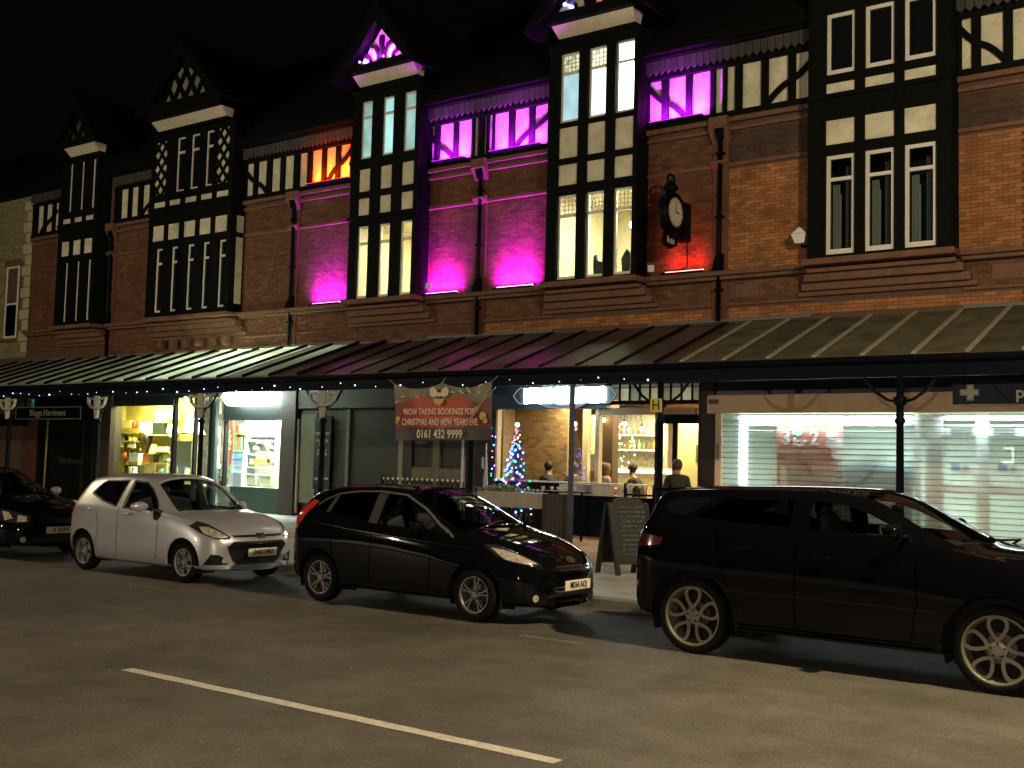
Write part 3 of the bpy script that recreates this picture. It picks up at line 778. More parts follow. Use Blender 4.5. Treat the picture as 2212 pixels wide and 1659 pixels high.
room(b1, -10.35, -3.3, F+.1, F+4.5, .13, 2.97, (.42, .43, .36), (.8, 1, .95), 560, lampz=2.85, ly=F+1.6, lsize=1.6)
light('tube_light', 'AREA', (-4.5, F-.04, 2.9), 110, (.75, 1, 1), b1, 2.4, .05, (0, 0, 0)); light('tube_light', 'AREA', (-8.2, F-.06, 2.75), 42, (.8, 1, 1), b1, 3.4, .03, (R(10), 0, 0))
def poster(name, x0, x1, z0, z1, y, mt, label, cat):
    o = MB().box(x0, x1, y, y+.008, z0, z1).build(name, mt); return tag(o, label, cat)
pr = poster('poster', -9.13, -7.74, .75, 2.73, F+.02, mat('red_print', (.50, .17, .10), .6, noise=.15, nscale=6), 'red offer poster reading 3 for 2 mix and match behind the roller shutter', 'poster')
def on(o, name, body, size, x, z, y, mt, xs=1, bold=0.0, align='CENTER'): return text(name, body, size, (x, y, z), mt, o, xs, align=align, bold=bold)
on(pr, 'lettering', '3', .42, -8.93, 2.44, F+.01, letter_white, 1, .012); on(pr, 'lettering', 'for', .26, -8.63, 2.36, F+.01, letter_white, 1, .006); on(pr, 'lettering', '2', .42, -8.33, 2.44, F+.01, letter_white, 1, .012)
on(pr, 'lettering', 'mix & match', .17, -8.65, 2.16, F+.01, letter_pale, 1.0, .003); on(pr, 'lettering', 'across christmas', .11, -8.6, 2.03, F+.01, letter_pale, 1.0, .002)
MB().lathe([(.13, F+.004), (.13, F+.012)], (-8.68, 0, 2.62), 'y', 20).build('seal', mat('pale_blue_print', (.5,.9,.95), .5), pr)
MB().lathe([(.075, F+.000), (.075, F+.004)], (-8.68, 0, 2.62), 'y', 20).build('seal_ring', mat('mid_blue_print', (.2,.55,.65), .5), pr)
for i, (x, z, r) in enumerate([(-7.95, 2.52, .13), (-7.9, 2.35, .15), (-7.88, 2.12, .1), (-8.02, 2.33, .08)]):
    MB().lathe([(r, F+.006+i*.003), (r, F+.012+i*.003)], (x, 0, z), 'y', 14).build('bow_print', mat('pale_pink_print', (.75, .66, .66), .5), pr)
box('picture_area', -9.05, -7.82, F+.012, F+.019, .8, 1.85, mat('photo_print', (.30, .27, .2), .6, noise=.6, nscale=5), pr)
MB().poly_xz([(-9.05, 1.85), (-8.95, 1.85), (-8.85, 1.35), (-8.6, .95), (-8.6, .8), (-9.05, .8)], F+.004, F+.011).build('white_shape', letter_white, pr)
on(pr, 'lettering', 'MAKE IT', .17, -8.12, 1.62, F+.004, letter_white, .9); on(pr, 'lettering', 'CHRISTMAS', .13, -8.12, 1.42, F+.004, letter_white, .9)
bb = poster('display_board', -7.70, -6.36, .75, 1.95, F+.02, mat('blue_print', (.10, .34, .46), .6, noise=.12, nscale=4), 'pale blue shelf board of printed lines behind the shutter, right of the red poster', 'display board')
for i in range(6):
    m = MB(); x = -7.35
    while x < -6.5: w = random.uniform(.05, .16); m.box(x, x+w, F+.012, F+.019, 1.84-i*.16, 1.88-i*.16); x += w+.03
    m.build('printed_line', mat('pale_blue_line', (.4, .68, .72), .6), bb)
box('dividing_line', -7.42, -7.40, F+.012, F+.019, .8, 1.92, mat('pale_blue_line', (.4, .68, .72), .6), bb)
MB().poly_xz([(-7.3, 1.22), (-7.05, 1.22), (-7.05, 1.3), (-7.3, 1.3)], F+.008, F+.012).build('white_tab', letter_white, bb)
for x0, lb in ((-5.66, 'small blue and white safety notice on the left glass door behind the shutter'), (-4.82, 'small blue and white safety notice on the right glass door behind the shutter')):
    nt_ = poster('door_notice', x0, x0+.36, 1.84, 2.0, F+.02, letter_white, lb, 'notice'); box('blue_half', x0+.01, x0+.17, F+.012, F+.0195, 1.86, 1.99, mat('notice_blue', (.06,.22,.5), .5), nt_)
    MB().poly_xz([(x0+.22, 1.9), (x0+.34, 1.9), (x0+.28, 1.97)], F+.012, F+.0195).build('triangle', dark_frame, nt_)
for i, (x0, z0, w, h, c, lb) in enumerate([(-6.72, 1.6, .13, .42, (.6, .8, .85), 'narrow pale card inside the pharmacy window left of the white frame'), (-6.56, 1.5, .2, .55, (.25, .22, .4), 'violet price card inside the pharmacy window beside the white frame'),
        (-6.5, 1.0, .12, .24, (.75, .8, .78), 'small white card low in the pharmacy window beside the white frame'), (-8.4+1.0, 2.02, .5, .22, (.5, .42, .3), 'beige box above the pale blue shelf board behind the shutter')]):
    tag(box('window_card', x0, x0+w, F+.25, F+.26, z0, z0+h, mat('card_%d' % i, c, .6)), lb, 'card')
brk = MB(); brk.box(-4.75, -4.58, F+.2, F+.22, 2.28, 2.31).box(-4.61, -4.58, F+.2, F+.22, 2.05, 2.28).box(-4.78, -4.58, F+.2, F+.22, 2.0, 2.06)
tag(brk.build('light_strip', emit_mat('warm_strip', (1, .95, .75), 3)), 'small bright bracket shaped light inside the right glass door of the shuttered shop', 'light')
# hanging pharmacy sign
sg = thing('shop_sign', 'navy sign with a pale green cross and letter p over the shutter', 'sign', (-4.5, 21.2, 3.3))
box('sign_board', -5.41, -3.0, 21.2, 21.28, 3.06, 3.52, navy, sg)
MB().poly_xz([(-5.16,3.42),(-5.04,3.42),(-5.04,3.335),(-4.95,3.335),(-4.95,3.22),(-5.04,3.22),(-5.04,3.13),(-5.16,3.13),(-5.16,3.22),(-5.28,3.22),(-5.28,3.335),(-5.16,3.335)], 21.185, 21.199).build('cross', mat('cross_green', (.42,.62,.42), .5), sg)
MB().poly_xz([(-5.14,3.39),(-5.06,3.39),(-5.06,3.31),(-4.98,3.31),(-4.98,3.24),(-5.06,3.24),(-5.06,3.16),(-5.14,3.16),(-5.14,3.24),(-5.25,3.24),(-5.25,3.31),(-5.14,3.31)], 21.178, 21.184).build('cross_face', mat('cross_cream', (.72,.74,.55), .5), sg)
text('lettering', 'p', .30, (-4.26, 21.19, 3.26), letter_white, sg, 1.0, bold=.006)
for x in (-5.2, -3.4): box('hanger', x-.015, x+.015, 21.22, 21.25, 3.52, 4.0, iron, sg)
box('sign_edge_light', -9.7, -9.4, F-.17, F-.141, 3.66, 3.685, mat('pale_strip', (.5,.55,.4), .4), b1)

# --- building 2 : cafe
wall(b2, -17.05, -10.47, 4.0, 5.0)
box('shop_fascia', -16.6, -13.22, F-.12, F+.1, 3.09, 4.0, mat('dark_blue_fascia', (.022, .04, .055), .5), b2)
box('fascia_cornice', -16.6, -10.87, F-.2, F+.1, 4.0-.2, 4.0, timber, b2)
box('shop_pilaster', -17.2, -16.42, F-.1, F+.3, .13, 3.99, dark_wood, b2, .01)
box('stall_riser', -16.4, -11.9, F-.05, F+.14, .13, 1.07, black_paint, b2); box('window_sill', -16.4, -11.9, F-.12, F+.14, 1.335, 1.37, pale_metal, b2)
box('riser_panel', -16.4, -14.5, F-.04, F+.14, 1.07, 1.335, black_paint, b2)
for a, b, mt in ((-16.42, -16.36, cream), (-13.54, -13.44, cream), (-11.98, -11.86, black_paint), (-11.2+.28, -10.87, brown_paint)): box('window_post', a, b, F-.04, F+.12, 1.07 if a < -12 else .13, 3.09, mt, b2)
box('window_head', -13.44, -11.0, F-.03, F+.1, 2.94, 3.09, mat('warm_head_board', (.45, .3, .16), .6), b2)
box('transom_rail', -13.2, -10.87, F-.04, F+.1, 3.17, 3.26, timber, b2); box('transom_rail', -13.2, -10.87, F-.04, F+.1, 3.64, 3.8, timber, b2)
x = -13.2; k = 0
while x < -10.95:
    box('glazing_bar', x, x+.035, F-.035, F+.05, 3.26, 3.64, timber, b2)
    box('leaded_pane', x+.04, x+.255, F, F+.01, 3.27, 3.54, mat('leaded_pane_%d' % (k % 3), [(.42,.42,.28),(.5,.5,.36),(.3,.34,.26)][k % 3], .4, noise=.2, emit=(.9,.85,.5), es=[.16,.24,.1][k % 3]), b2)  # weak glow put into the panes in place of street light
    box('leaded_pane', x+.04, x+.255, F, F+.01, 3.56, 3.63, mat('leaded_pane_top', (.33, .33, .24), .4, emit=(.8,.8,.5), es=.07), b2); x += .262; k += 1
box('leaded_pane', x, x, F, F+.01, 3.27, 3.54, plaster, b2) if False else None
box('window_pane', -16.36, -11.98, F+.04, F+.046, 1.37, 3.09, pane_glass, b2)
# door at the right with a lit glass
box('door_head', -11.86, -10.87, F-.03, F+.1, 2.74, 2.94, black_paint, b2); box('door_frame', -11.56, -11.48, F, F+.08, .13, 2.74, black_paint, b2)
box('door_pane', -11.48, -10.93, F+.04, F+.046, .9, 2.72, pane_glass, b2); box('door_panel', -11.48, -10.93, F+.02, F+.07, .13, .9, black_paint, b2)
box('door_pane', -11.86, -11.56, F+.04, F+.046, .3, 2.74, pane_glass, b2)
st = tag(MB().box(-14.47, -12.99, F-.09, F-.051, 1.08, 1.32).build('sign_board', mat('cream_board', (.55, .52, .33), .6, noise=.08)), 'long blank cream board under the cafe window left of the cafe board', 'sign')
cf = tag(MB().box(-12.90, -12.50, F-.09, F-.051, 1.08, 1.32).build('cafe_board', mat('cream_board2', (.62, .58, .42), .6)), 'small cream board reading CAFE under the cafe window', 'sign')
text('lettering', 'C A F E', .13, (-12.70, F-.095, 1.2), mat('brown_lettering', (.1,.05,.03), .6), cf, .9)
# interior
RX0, RX1, RY0, RY1, FZ = -17.3, -10.7, F+.13, F+5.2, .42
cw_ = mat('cafe_plaster', (.40, .29, .17), .85, noise=.25, nscale=3)
m = MB(); m.box(RX0, RX1, RY1, RY1+.05, .13, 3.5).box(RX0-.05, RX0, RY0, RY1, .13, 3.5).box(RX1, RX1+.05, RY0, RY1, .13, 3.5).box(RX0, RX1, RY0, RY1, 3.5, 3.55).box(RX0, RX1, RY0, RY1, .13, FZ)
m.build('cafe_room', cw_, b2)
cb = mat('cafe_brick', (.42, .28, .15), .85, noise=.2, nscale=4, vary=.3)
box('cafe_wall', -20, -16.2, F+2.3, F+2.4, FZ, 3.49, mortar, b2) if False else None
bw = MB().box(-17.28, -15.62, F+2.0, F+2.1, FZ, 3.49).build('cafe_partition', mat('cafe_mortar', (.36, .26, .16), .9), b2)
m = MB(); z = FZ+.02; r = 0
while z < 3.42:
    x = -17.26-(r % 2)*.1
    while x < -15.7:
        m.box(max(x, -17.27), min(x+.205, -15.63), F+1.985+random.uniform(-.006, .004), F+2.01, z, z+.062); x += .215
    z += .073; r += 1
m.build('cafe_partition_bricks', cb, b2)['kind'] = 'stuff'
box('pale_door', -15.1, -14.62, F+2.3, F+2.34, 2.05, 3.05, mat('pale_green_door', (.62, .66, .45), .6), b2)
box('door_surround', -15.3, -15.14, F+2.2, F+2.34, FZ, 3.2, mat('pale_post', (.5, .42, .28), .6), b2)
box('dark_column', -14.35, -14.05, F+1.6, F+1.9, FZ, 3.49, mat('dark_column', (.10, .06, .035), .6), b2)
box('lit_panel', -12.45, -11.7, F+2.0, F+2.05, FZ+.4, 2.9, mat('cream_lit_wall', (.72, .62, .32), .7), b2)
box('picture', -11.98, -11.7, F+1.98, F+1.995, 1.9, 2.32, mat('dark_olive', (.12,.11,.05), .6), b2)
bar = thing('bar_counter', 'glowing topped bar counter at the back of the cafe', 'bar', (-13.3, F+2.6, FZ))
box('counter_front', -15.0, -11.4, F+2.5, F+3.0, FZ, 1.58, mat('bar_front', (.45, .36, .2), .6, noise=.3, nscale=12), bar)
box('glow_strip', -14.9, -11.4, F+2.44, F+2.499, 1.60, 1.69, emit_mat('bar_glow', (1, .88, .6), 5), bar); box('counter_top', -15.05, -11.35, F+2.42, F+3.05, 1.695, 1.74, white_paint, bar)
shf = thing('bottle_shelf', 'bright back bar shelves full of bottles behind the counter', 'shelf', (-14.9, F+4.4, FZ))
for i, (z, x0, x1) in enumerate(((2.62, -16.3, -14.3), (2.22, -16.5, -14.2))):
    box('shelf_board', x0, x1, F+4.2, F+4.5, z-.04, z, white_paint, shf); box('shelf_light', x0, x1, F+4.12, F+4.19, z-.035, z-.005, emit_mat('shelf_glow', (1, .85, .55), 7), shf)
box('shelf_back', -16.6, -14.1, F+4.55, F+4.6, 1.6, 3.2, mat('mirror_back', (.4, .38, .3), .25, noise=.5, nscale=14), shf)
bcols = [(.5, .3, .06), (.1, .3, .1), (.7, .65, .5), (.35, .12, .04), (.8, .7, .3)]
for i in range(26):
    row = i % 2; z = (2.62, 2.22)[row]; x = -16.2 + (i//2)*.15 + row*.03
    h = random.uniform(.2, .3)
    o = MB().lathe([(.035, z), (.035, z+h*.62), (.012, z+h*.78), (.012, z+h)], (x, F+4.3, 0), 'z', 8).build('bottle', mat('bottle_%d' % (i % 5), bcols[i % 5], .2), None, True)
    tag(o, 'slim glass bottle in the packed rows on the bright back bar shelves of the cafe', 'bottle', 'bottles on the back bar')
bulb_e = emit_mat('pendant_filament', (1, .78, .42), 40)
for i, (x, z, lb) in enumerate([(-15.09, 2.79, 'round pendant bulb hanging in the cafe just right of the thin pole'), (-14.26, 2.89, 'round pendant bulb in the cafe beside the pale window post'),
                              (-13.67, 2.80, 'largest glowing pendant bulb, hanging above the bright bottle shelves'), (-13.18, 2.68, 'lowest and rightmost pendant bulb in the cafe window')]):
    pb = thing('pendant_lamp', lb, 'lamp', (x, F+1.5, z), 'pendant bulbs in the cafe')
    MB().ball((x, F+1.5, z), .05, 12, 8).build('bulb', bulb_e, pb, True); MB().tube([(x, F+1.5, z+.05), (x, F+1.5, 3.5)], .006, 5).build('flex', black_paint, pb)
    MB().lathe([(.02, z+.045), (.025, z+.1)], (x, F+1.5, 0), 'z', 8).build('lamp_holder', iron, pb)
light('cafe_light', 'AREA', (-14.6, F+1.6, 3.4), 260, (1, .72, .36), b2, 2.5, 1.2)
light('cafe_light', 'AREA', (-12.1, F+1.4, 3.4), 200, (1, .78, .4), b2, .8, .8)
light('cafe_light', 'AREA', (-13.8, F+3.6, 3.3), 300, (1, .8, .5), b2, 2, .4)
sl = thing('shelf_lights', 'warm tangle of small lights round the bright bottle shelves', 'fairy lights', (-15.3, F+4.0, 1.8))
slm = MB().ball((0, 0, 0), .022, 6, 4).build('bulb', emit_mat('warm_glint', (1, .78, .4), 16)); slm_ = slm.data; bpy.data.objects.remove(slm)
for i in range(70):
    t = random.random(); x = -15.35+random.uniform(-.75, .75)*(1-.55*t); o = bpy.data.objects.new('bulb', slm_); COL.objects.link(o); o.parent = sl
    o.location = Vector((x, F+4.05, 1.75+1.2*t))-Vector(sl.location); q = random.uniform(.6, 1.3); o.scale = (q, q, q)
# cafe sign: outlined plaque and blown-out lamps
cs = thing('illuminated_sign', 'glaring white illuminated name sign over the cafe, on a pointed outlined plaque', 'sign', (-14.35, F-.2, 3.4))
ol = [(-15.78, 3.39), (-15.66, 3.53), (-15.58, 3.58), (-15.0, 3.58), (-14.8, 3.66), (-14.35, 3.70), (-13.9, 3.66), (-13.7, 3.58), (-13.1, 3.58), (-13.02, 3.53), (-12.9, 3.39), (-13.02, 3.25), (-13.1, 3.2), (-13.7, 3.2), (-13.9, 3.12), (-14.35, 3.08), (-14.8, 3.12), (-15.0, 3.2), (-15.58, 3.2), (-15.66, 3.25)]
MB().poly_xz(ol, F-.2, F-.14).build('plaque', mat('plaque_dark', (.03, .03, .035), .4), cs)
MB().tube([(x, F-.21, z) for x, z in ol], .012, 5, True).build('outline', emit_mat('outline_glow', (.8, .75, .7), .45), cs)
glare = emit_mat('sign_glare', (.72, .93, 1), 42)
def blob(x0, x1, z0, z1):
    m = MB(); n = max(3, int((x1-x0)/.13)); w = (x1-x0)/n
    for i in range(n):     # adjoining lit letter blocks
        a = x0+i*w; h = random.uniform(-.012, .012)
        m.poly_xz([(a+.012, z0+.02), (a+.03, z0+h), (a+w-.03, z0+h), (a+w-.012, z0+.02), (a+w-.012, z1-.02), (a+w-.03, z1+h), (a+.03, z1+h), (a+.012, z1-.02)], F-.25, F-.215)
        m.box(a-.001, a+w+.001, F-.24, F-.218, z0+.05, z1-.05)
    m.build('lit_lettering', glare, cs)
blob(-15.45, -14.63, 3.21, 3.57); blob(-14.55, -14.17, 3.19, 3.59); blob(-14.04, -13.18, 3.21, 3.57)
light('sign_light', 'AREA', (-14.35, F-.5, 3.4), 200, (.45, .8, 1), cs, 2.2, .3, (R(-125), 0, 0), spread=R(100)); light('sign_light', 'AREA', (-14.35, F-.55, 3.4), 14, (.45, .8, 1), cs, 2.6, .5, (R(90), 0, 0))
# light fittings over the sign
box('trough_light', -14.6, -12.4, GUT+.35, GUT+.38, 3.52, 3.54, emit_mat('cyan_strip', (.3,.8,.9), .8), cs)
# thin awning pole
pl = thing('awning_pole', 'thin dark pole in front of the cafe window below the glaring sign', 'pole', (-12.22, GUT+.02, .13))
box('pole', -12.26, -12.18, GUT-.02, GUT+.06, .13, 3.4, mat('dark_pole', (.02,.025,.04), .4), pl); box('pole_foot', -12.32, -12.12, GUT-.08, GUT+.12, .13, .16, iron, pl)
# hydrant sign
hy = thing('hydrant_sign', 'small yellow plate with a black letter H on the canopy post', 'sign', (-10.22, GUT-.13, 2.95))
box('plate', -10.35, -10.10, GUT-.135, GUT-.12, 2.82, 3.08, mat('hydrant_yellow', (.55, .45, .03), .5), hy)
text('lettering', 'H', .27, (-10.225, GUT-.14, 2.95), mat('black_print', (.01,.01,.01), .5), hy, .9, bold=.003); box('strap', -10.3, -10.15, GUT-.12, GUT-.06, 2.93, 2.97, iron, hy)

# --- building 3 : dark shuttered bar
wall(b3, -23.85, -17.05, 3.75, 5.0)
box('shop_fascia', -23.4, -17.2, F-.08, F+.1, 3.15, 3.8, mat('charcoal_fascia', (.018, .018, .015), .5, noise=.3), b3)
box('shop_pilaster', -24.02, -23.44, F-.14, F+.3, .13, 3.9, brown_paint, b3, .01)
grid = mat('dark_shutter_slat', (.022, .021, .015), .5, noise=.4, nscale=3)
box('shop_backing', -23.4, -17.2, F+.12, F+.2, .13, 3.15, mat('dark_backing', (.012,.012,.01), .8), b3)
gm = None; z = 3.1
for k in range(26):
    if gm is None: o = MB().box(-23.36, -17.25, -.004, .012, -.085, 0).build('shutter_slat', grid); gm = o.data
    else: o = bpy.data.objects.new('shutter_slat', gm); COL.objects.link(o)
    o.parent = b3; o.location = Vector((0, F+.02+(k % 2)*.004, z)) - Vector(b3.location); z -= .098
box('grey_blind', -23.3, -22.7, F-.02, F+.014, .5, 3.0, sage, b3); box('thin_frame', -23.43, -23.38, F-.05, F+.01, .2, 2.85, pale_metal, b3)
for a, b, z0, z1, mt in ((-21.5, -21.38, .3, 3.12, sage), (-19.58, -19.42, .3, 2.4, mat('pale_green_post', (.24,.24,.12), .6)), (-19.40, -19.12, .3, 2.4, dark_wood), (-18.40, -18.18, .3, 2.4, sage), (-17.46, -17.38, .3, 2.4, pale_metal), (-19.1, -18.42, 1.28, 1.6, sage), (-18.17, -17.47, 1.28, 1.58, sage)):
    box('door_frame', a, b, F-.06, F+.016, z0, z1, mt, b3)
box('letter_plate', -18.98, -18.6, F-.065, F-.0, 2.2, 2.26, sage, b3)
dh = box('door_handle', -16.75, -16.70, F-.14, F-.101, 1.62, 1.9, pale_metal, b2)
mp = thing('menu_panel', 'tall black panel of small white lettering beside the hardware window', 'sign', (-22.36, F-.1, 1.17))
box('panel', -22.68, -22.04, F-.1, F-.03, .9, 2.92, black_flat, mp)
for z, s, tx in ((2.44, .1, 'RESTAURANT'), (2.24, .1, 'CHARCOAL'), (2.15, .1, 'FOOD'), (1.97, .1, 'SUNDAY'), (1.88, .1, 'LUNCHES'), (1.69, .1, 'WINE'), (1.60, .08, '&'), (1.51, .1, 'BEER'), (1.19, .1, 'CALL 432 9999')):
    text('lettering', tx, s, (-22.36, F-.105, z), letter_pale, mp, .85)
# banner tied between posts
bn = thing('christmas_banner', 'red and grey banner about Christmas and New Year bookings tied between canopy posts', 'banner', (-15.6, GUT-.12, 2.2))
YB = GUT-.12
bk = MB(); NX, NZ = 24, 14; k = len(bk.v)
def bpt(u, v):      # u 0..1 left-right, v 0..1 bottom-top; top edge sags between its three ties
    xl = -16.95+.10*(1-v); x = xl+(2.79-.07*(1-v))*u
    top = 3.50 - .13*(math.sin(math.pi*min(1, abs(u*2 % 1)))) * 1.0 if u < 1 else 3.50
    z = 2.22+.03*u + (top-2.22-.03*u)*v
    y = YB + .03*math.sin(u*19)*v + .02*math.sin(u*9+v*4) - (.03*math.exp(-((u-1+ (1-v)*.55)*14)**2))
    return (x, y, z)
for j in range(NZ+1):
    for i in range(NX+1): bk.v.append(bpt(i/NX, j/NZ))
for j in range(NZ):
    for i in range(NX): a = j*(NX+1)+i; bk.f.append((a, a+1, a+NX+2, a+NX+1))
def banner_mat():
    m = bpy.data.materials.new('printed_banner'); m.use_nodes = True; nt = m.node_tree; N = nt.nodes; L = nt.links
    b = N['Principled BSDF']; b.inputs['Roughness'].default_value = .45
    tc = N.new('ShaderNodeTexCoord'); sx = N.new('ShaderNodeSeparateXYZ'); L.new(tc.outputs['Generated'], sx.inputs[0])
    nz = N.new('ShaderNodeTexNoise'); nz.inputs['Scale'].default_value = 3; L.new(tc.outputs['Generated'], nz.inputs['Vector'])
    # height of the printed cloth edge: a V in the middle, peaks at its sides
    ab = N.new('ShaderNodeMath'); ab.operation = 'SUBTRACT'; L.new(sx.outputs[0], ab.inputs[0]); ab.inputs[1].default_value = .47
    a2 = N.new('ShaderNodeMath'); a2.operation = 'ABSOLUTE'; L.new(ab.outputs[0], a2.inputs[0])
    pp = N.new('ShaderNodeMath'); pp.operation = 'PINGPONG'; L.new(a2.outputs[0], pp.inputs[0]); pp.inputs[1].default_value = .2
    ml = N.new('ShaderNodeMath'); ml.operation = 'MULTIPLY_ADD'; L.new(pp.outputs[0], ml.inputs[0]); ml.inputs[1].default_value = .75; ml.inputs[2].default_value = .60
    ad = N.new('ShaderNodeMath'); ad.operation = 'MULTIPLY_ADD'; L.new(nz.outputs['Fac'], ad.inputs[0]); ad.inputs[1].default_value = .10; L.new(ml.outputs[0], ad.inputs[2])
    gt = N.new('ShaderNodeMath'); gt.operation = 'GREATER_THAN'; L.new(sx.outputs[2], gt.inputs[0]); L.new(ad.outputs[0], gt.inputs[1])
    lt = N.new('ShaderNodeMath'); lt.operation = 'LESS_THAN'; L.new(sx.outputs[2], lt.inputs[0]); lt.inputs[1].default_value = .235
    # reds darken to the printed sides
    mrs = N.new('ShaderNodeMapRange'); L.new(a2.outputs[0], mrs.inputs['Value']); mrs.inputs['From Min'].default_value = .18; mrs.inputs['From Max'].default_value = .48
    rd = N.new('ShaderNodeMix'); rd.data_type = 'RGBA'; L.new(mrs.outputs[0], rd.inputs[0]); rd.inputs[6].default_value = (.42, .055, .025, 1); rd.inputs[7].default_value = (.14, .045, .03, 1)
    m1 = N.new('ShaderNodeMix'); m1.data_type = 'RGBA'; L.new(gt.outputs[0], m1.inputs[0]); L.new(rd.outputs[2], m1.inputs[6]); m1.inputs[7].default_value = (.17, .17, .11, 1)
    m2 = N.new('ShaderNodeMix'); m2.data_type = 'RGBA'; L.new(lt.outputs[0], m2.inputs[0]); L.new(m1.outputs[2], m2.inputs[6]); m2.inputs[7].default_value = (.05, .04, .04, 1)
    L.new(m2.outputs[2], b.inputs['Base Color']); return m
bk.build('cloth', banner_mat(), bn, True)
btx = mat('banner_lettering', (.75, .6, .42), .6)
YT = YB-.065
text('lettering', 'NOW TAKING BOOKINGS FOR', .2, (-15.56, YT, 2.85), btx, bn, .70, bold=.003)
text('lettering', 'CHRISTMAS AND NEW YEARS EVE', .2, (-15.55, YT, 2.625), btx, bn, .70, bold=.003)
text('lettering', '0161 432 9999', .26, (-15.53, YT, 2.36), mat('banner_number', (.75, .66, .5), .6), bn, .82, bold=.004)
bow = mat('cream_bow', (.72, .6, .4), .6); bd = mat('gold_tail', (.55, .42, .14), .6)
for s in (-1, 1):
    MB().poly_xz([(-15.57+s*.02, 3.22), (-15.57+s*.10, 3.36), (-15.57+s*.2, 3.40), (-15.57+s*.27, 3.34), (-15.57+s*.26, 3.22), (-15.57+s*.14, 3.17)], YT, YT+.01).build('bow_loop', bow, bn)
MB().poly_xz([(-15.72, 3.14), (-15.42, 3.14), (-15.45, 3.06), (-15.57, 2.99), (-15.7, 3.06)], YT, YT+.01).build('bow_tail', bd, bn)
MB().lathe([(.05, YT-.01), (.05, YT+.01)], (-15.57, 0, 3.23), 'y', 10).build('bow_knot', bow, bn)
for x, z, r in ((-16.75, 2.70, .06), (-16.78, 2.64, .04), (-16.55, 2.88, .05), (-14.52, 2.90, .06), (-14.35, 2.76, .09), (-14.28, 2.66, .06)):
    MB().lathe([(r, YT), (r, YT+.008)], (x, 0, z), 'y', 12).build('bauble_print', bd, bn)
for x, z, a in ((-16.62, 3.2, -.1), (-16.2, 3.2, -.4), (-16.8, 3.08, .3), (-15.2, 3.28, -.15), (-14.95, 3.28, -.5), (-14.75, 3.32, -.8), (-14.45, 3.26, -.3), (-14.42, 3.42, .3)):
    MB().band([(x-.06, z-.06*math.tan(a)), (x+.06, z+.06*math.tan(a))], .022, YT, YT+.006).build('streak_print', btx, bn)
MB().tube([(-14.18, YB-.03, 3.42), (-14.35, YB-.05, 3.1), (-14.62, YB-.07, 2.75), (-14.95, YB-.05, 2.48)], [.012, .022, .03, .01], 6).build('fold', mat('banner_fold', (.38, .27, .2), .5), bn)
for p in ([(-16.95, YB, 3.5), (-17.2, YB+.1, 3.62)], [(-15.56, YB, 3.48), (-15.5, YB+.1, 3.64)], [(-14.16, YB, 3.5), (-14.05, YB+.1, 3.66)]): MB().tube(p, .006, 5).build('cord', pale_metal, bn)

# --- building 4 : lit hardware windows
wall(b4, -32.65, -23.85, 3.9, 5.0)
box('shop_fascia', -32.15, -23.9, F-.1, F+.12, 3.52, 3.9, mat('dark_green_fascia', (.006, .012, .01), .5), b4)
box('window_head', -32.12, -29.0, F-.09, F+.1, 3.29, 3.52, mat('dark_green_fascia', (.006, .012, .01), .5), b4)
box('window_head', -26.6, -24.0, F-.09, F+.1, 2.82, 3.52, mat('dark_green_fascia', (.006, .012, .01), .5), b4)
box('shop_pilaster', -32.9, -32.18, F-.14, F+.3, .13, 3.9, brown_paint, b4, .01)
box('stall_riser', -32.18, -28.0, F-.06, F+.12, .13, .85, black_paint, b4); box('stall_riser', -26.2, -24.02, F-.06, F+.12, .13, .86, mat('dark_teal_riser', (.012,.03,.026), .5), b4)
for a, b in ((-29.1, -28.98), (-28.06, -27.98), (-26.62, -26.55)): box('window_post', a, b, F-.03, F+.1, .85, 3.52, black_paint, b4)
box('door_post', -27.72, -27.5, F+.3, F+.4, .13, 3.4, black_paint, b4); box('door_post', -27.15, -27.03, F-.02, F+.1, .13, 3.4, mat('dark_teal_riser', (.012,.03,.026), .5), b4); box('door_post', -27.42, -27.28, F+.3, F+.4, .13, 3.5, pale_metal, b4)
box('window_pane', -32.18, -28.0, F+.04, F+.046, .85, 3.29, pane_glass, b4); box('window_pane', -26.2, -24.03, F+.04, F+.046, .86, 2.82, pane_glass, b4)
yel = mat('yellow_pegboard', (.62, .50, .12), .7, noise=.2, nscale=5)
m = MB().box(-33.4, -29.4, F+1.3, F+1.34, .8, 3.6); m.build('pegboard', yel, b4)
for (a, b_, zz) in ((-33.3, -29.5, .82),): box('display_floor', -33.4, -28.0, F+.12, F+1.3, zz-.05, zz, mat('display_floor', (.45,.4,.2), .7), b4)
box('shop_ceiling', -35.5, -24.0, F+.12, F+3.2, 3.6, 3.64, mat('shop_ceiling', (.5,.5,.42), .8), b4); box('shop_back', -35.5, -23.95, F+3.2, F+3.25, .13, 3.6, mat('shop_back_wall', (.32,.32,.24), .8, noise=.4, nscale=4), b4)
box('shop_floor', -35.5, -23.95, F+.14, F+3.2, .1, .16, mat('shop_floor', (.2,.18,.14), .7), b4); box('shop_side', -24.0, -23.95, F+.12, F+3.2, .16, 3.6, mat('shop_side', (.5,.5,.45), .8), b4)
box('shop_side', -33.45, -33.4, F+.12, F+1.3, .16, 3.6, yel, b4)
box('display_floor', -26.2, -24.05, F+.13, F+.9, .80, .85, mat('display_floor', (.45,.4,.2), .7), b4)
light('shop_light', 'AREA', (-31.0, F+.45, 3.5), 360, (1, .93, .40), b4, 1.8, .3, (R(18), 0, 0))
light('shop_light', 'AREA', (-28.9, F+.6, 3.5), 420, (1, .97, .75), b4, 1.0, .3, (R(14), 0, 0))
light('shop_light', 'AREA', (-25.2, F+.35, 3.1), 800, (.95, 1, .9), b4, 1.6, .2, (R(14), 0, 0))
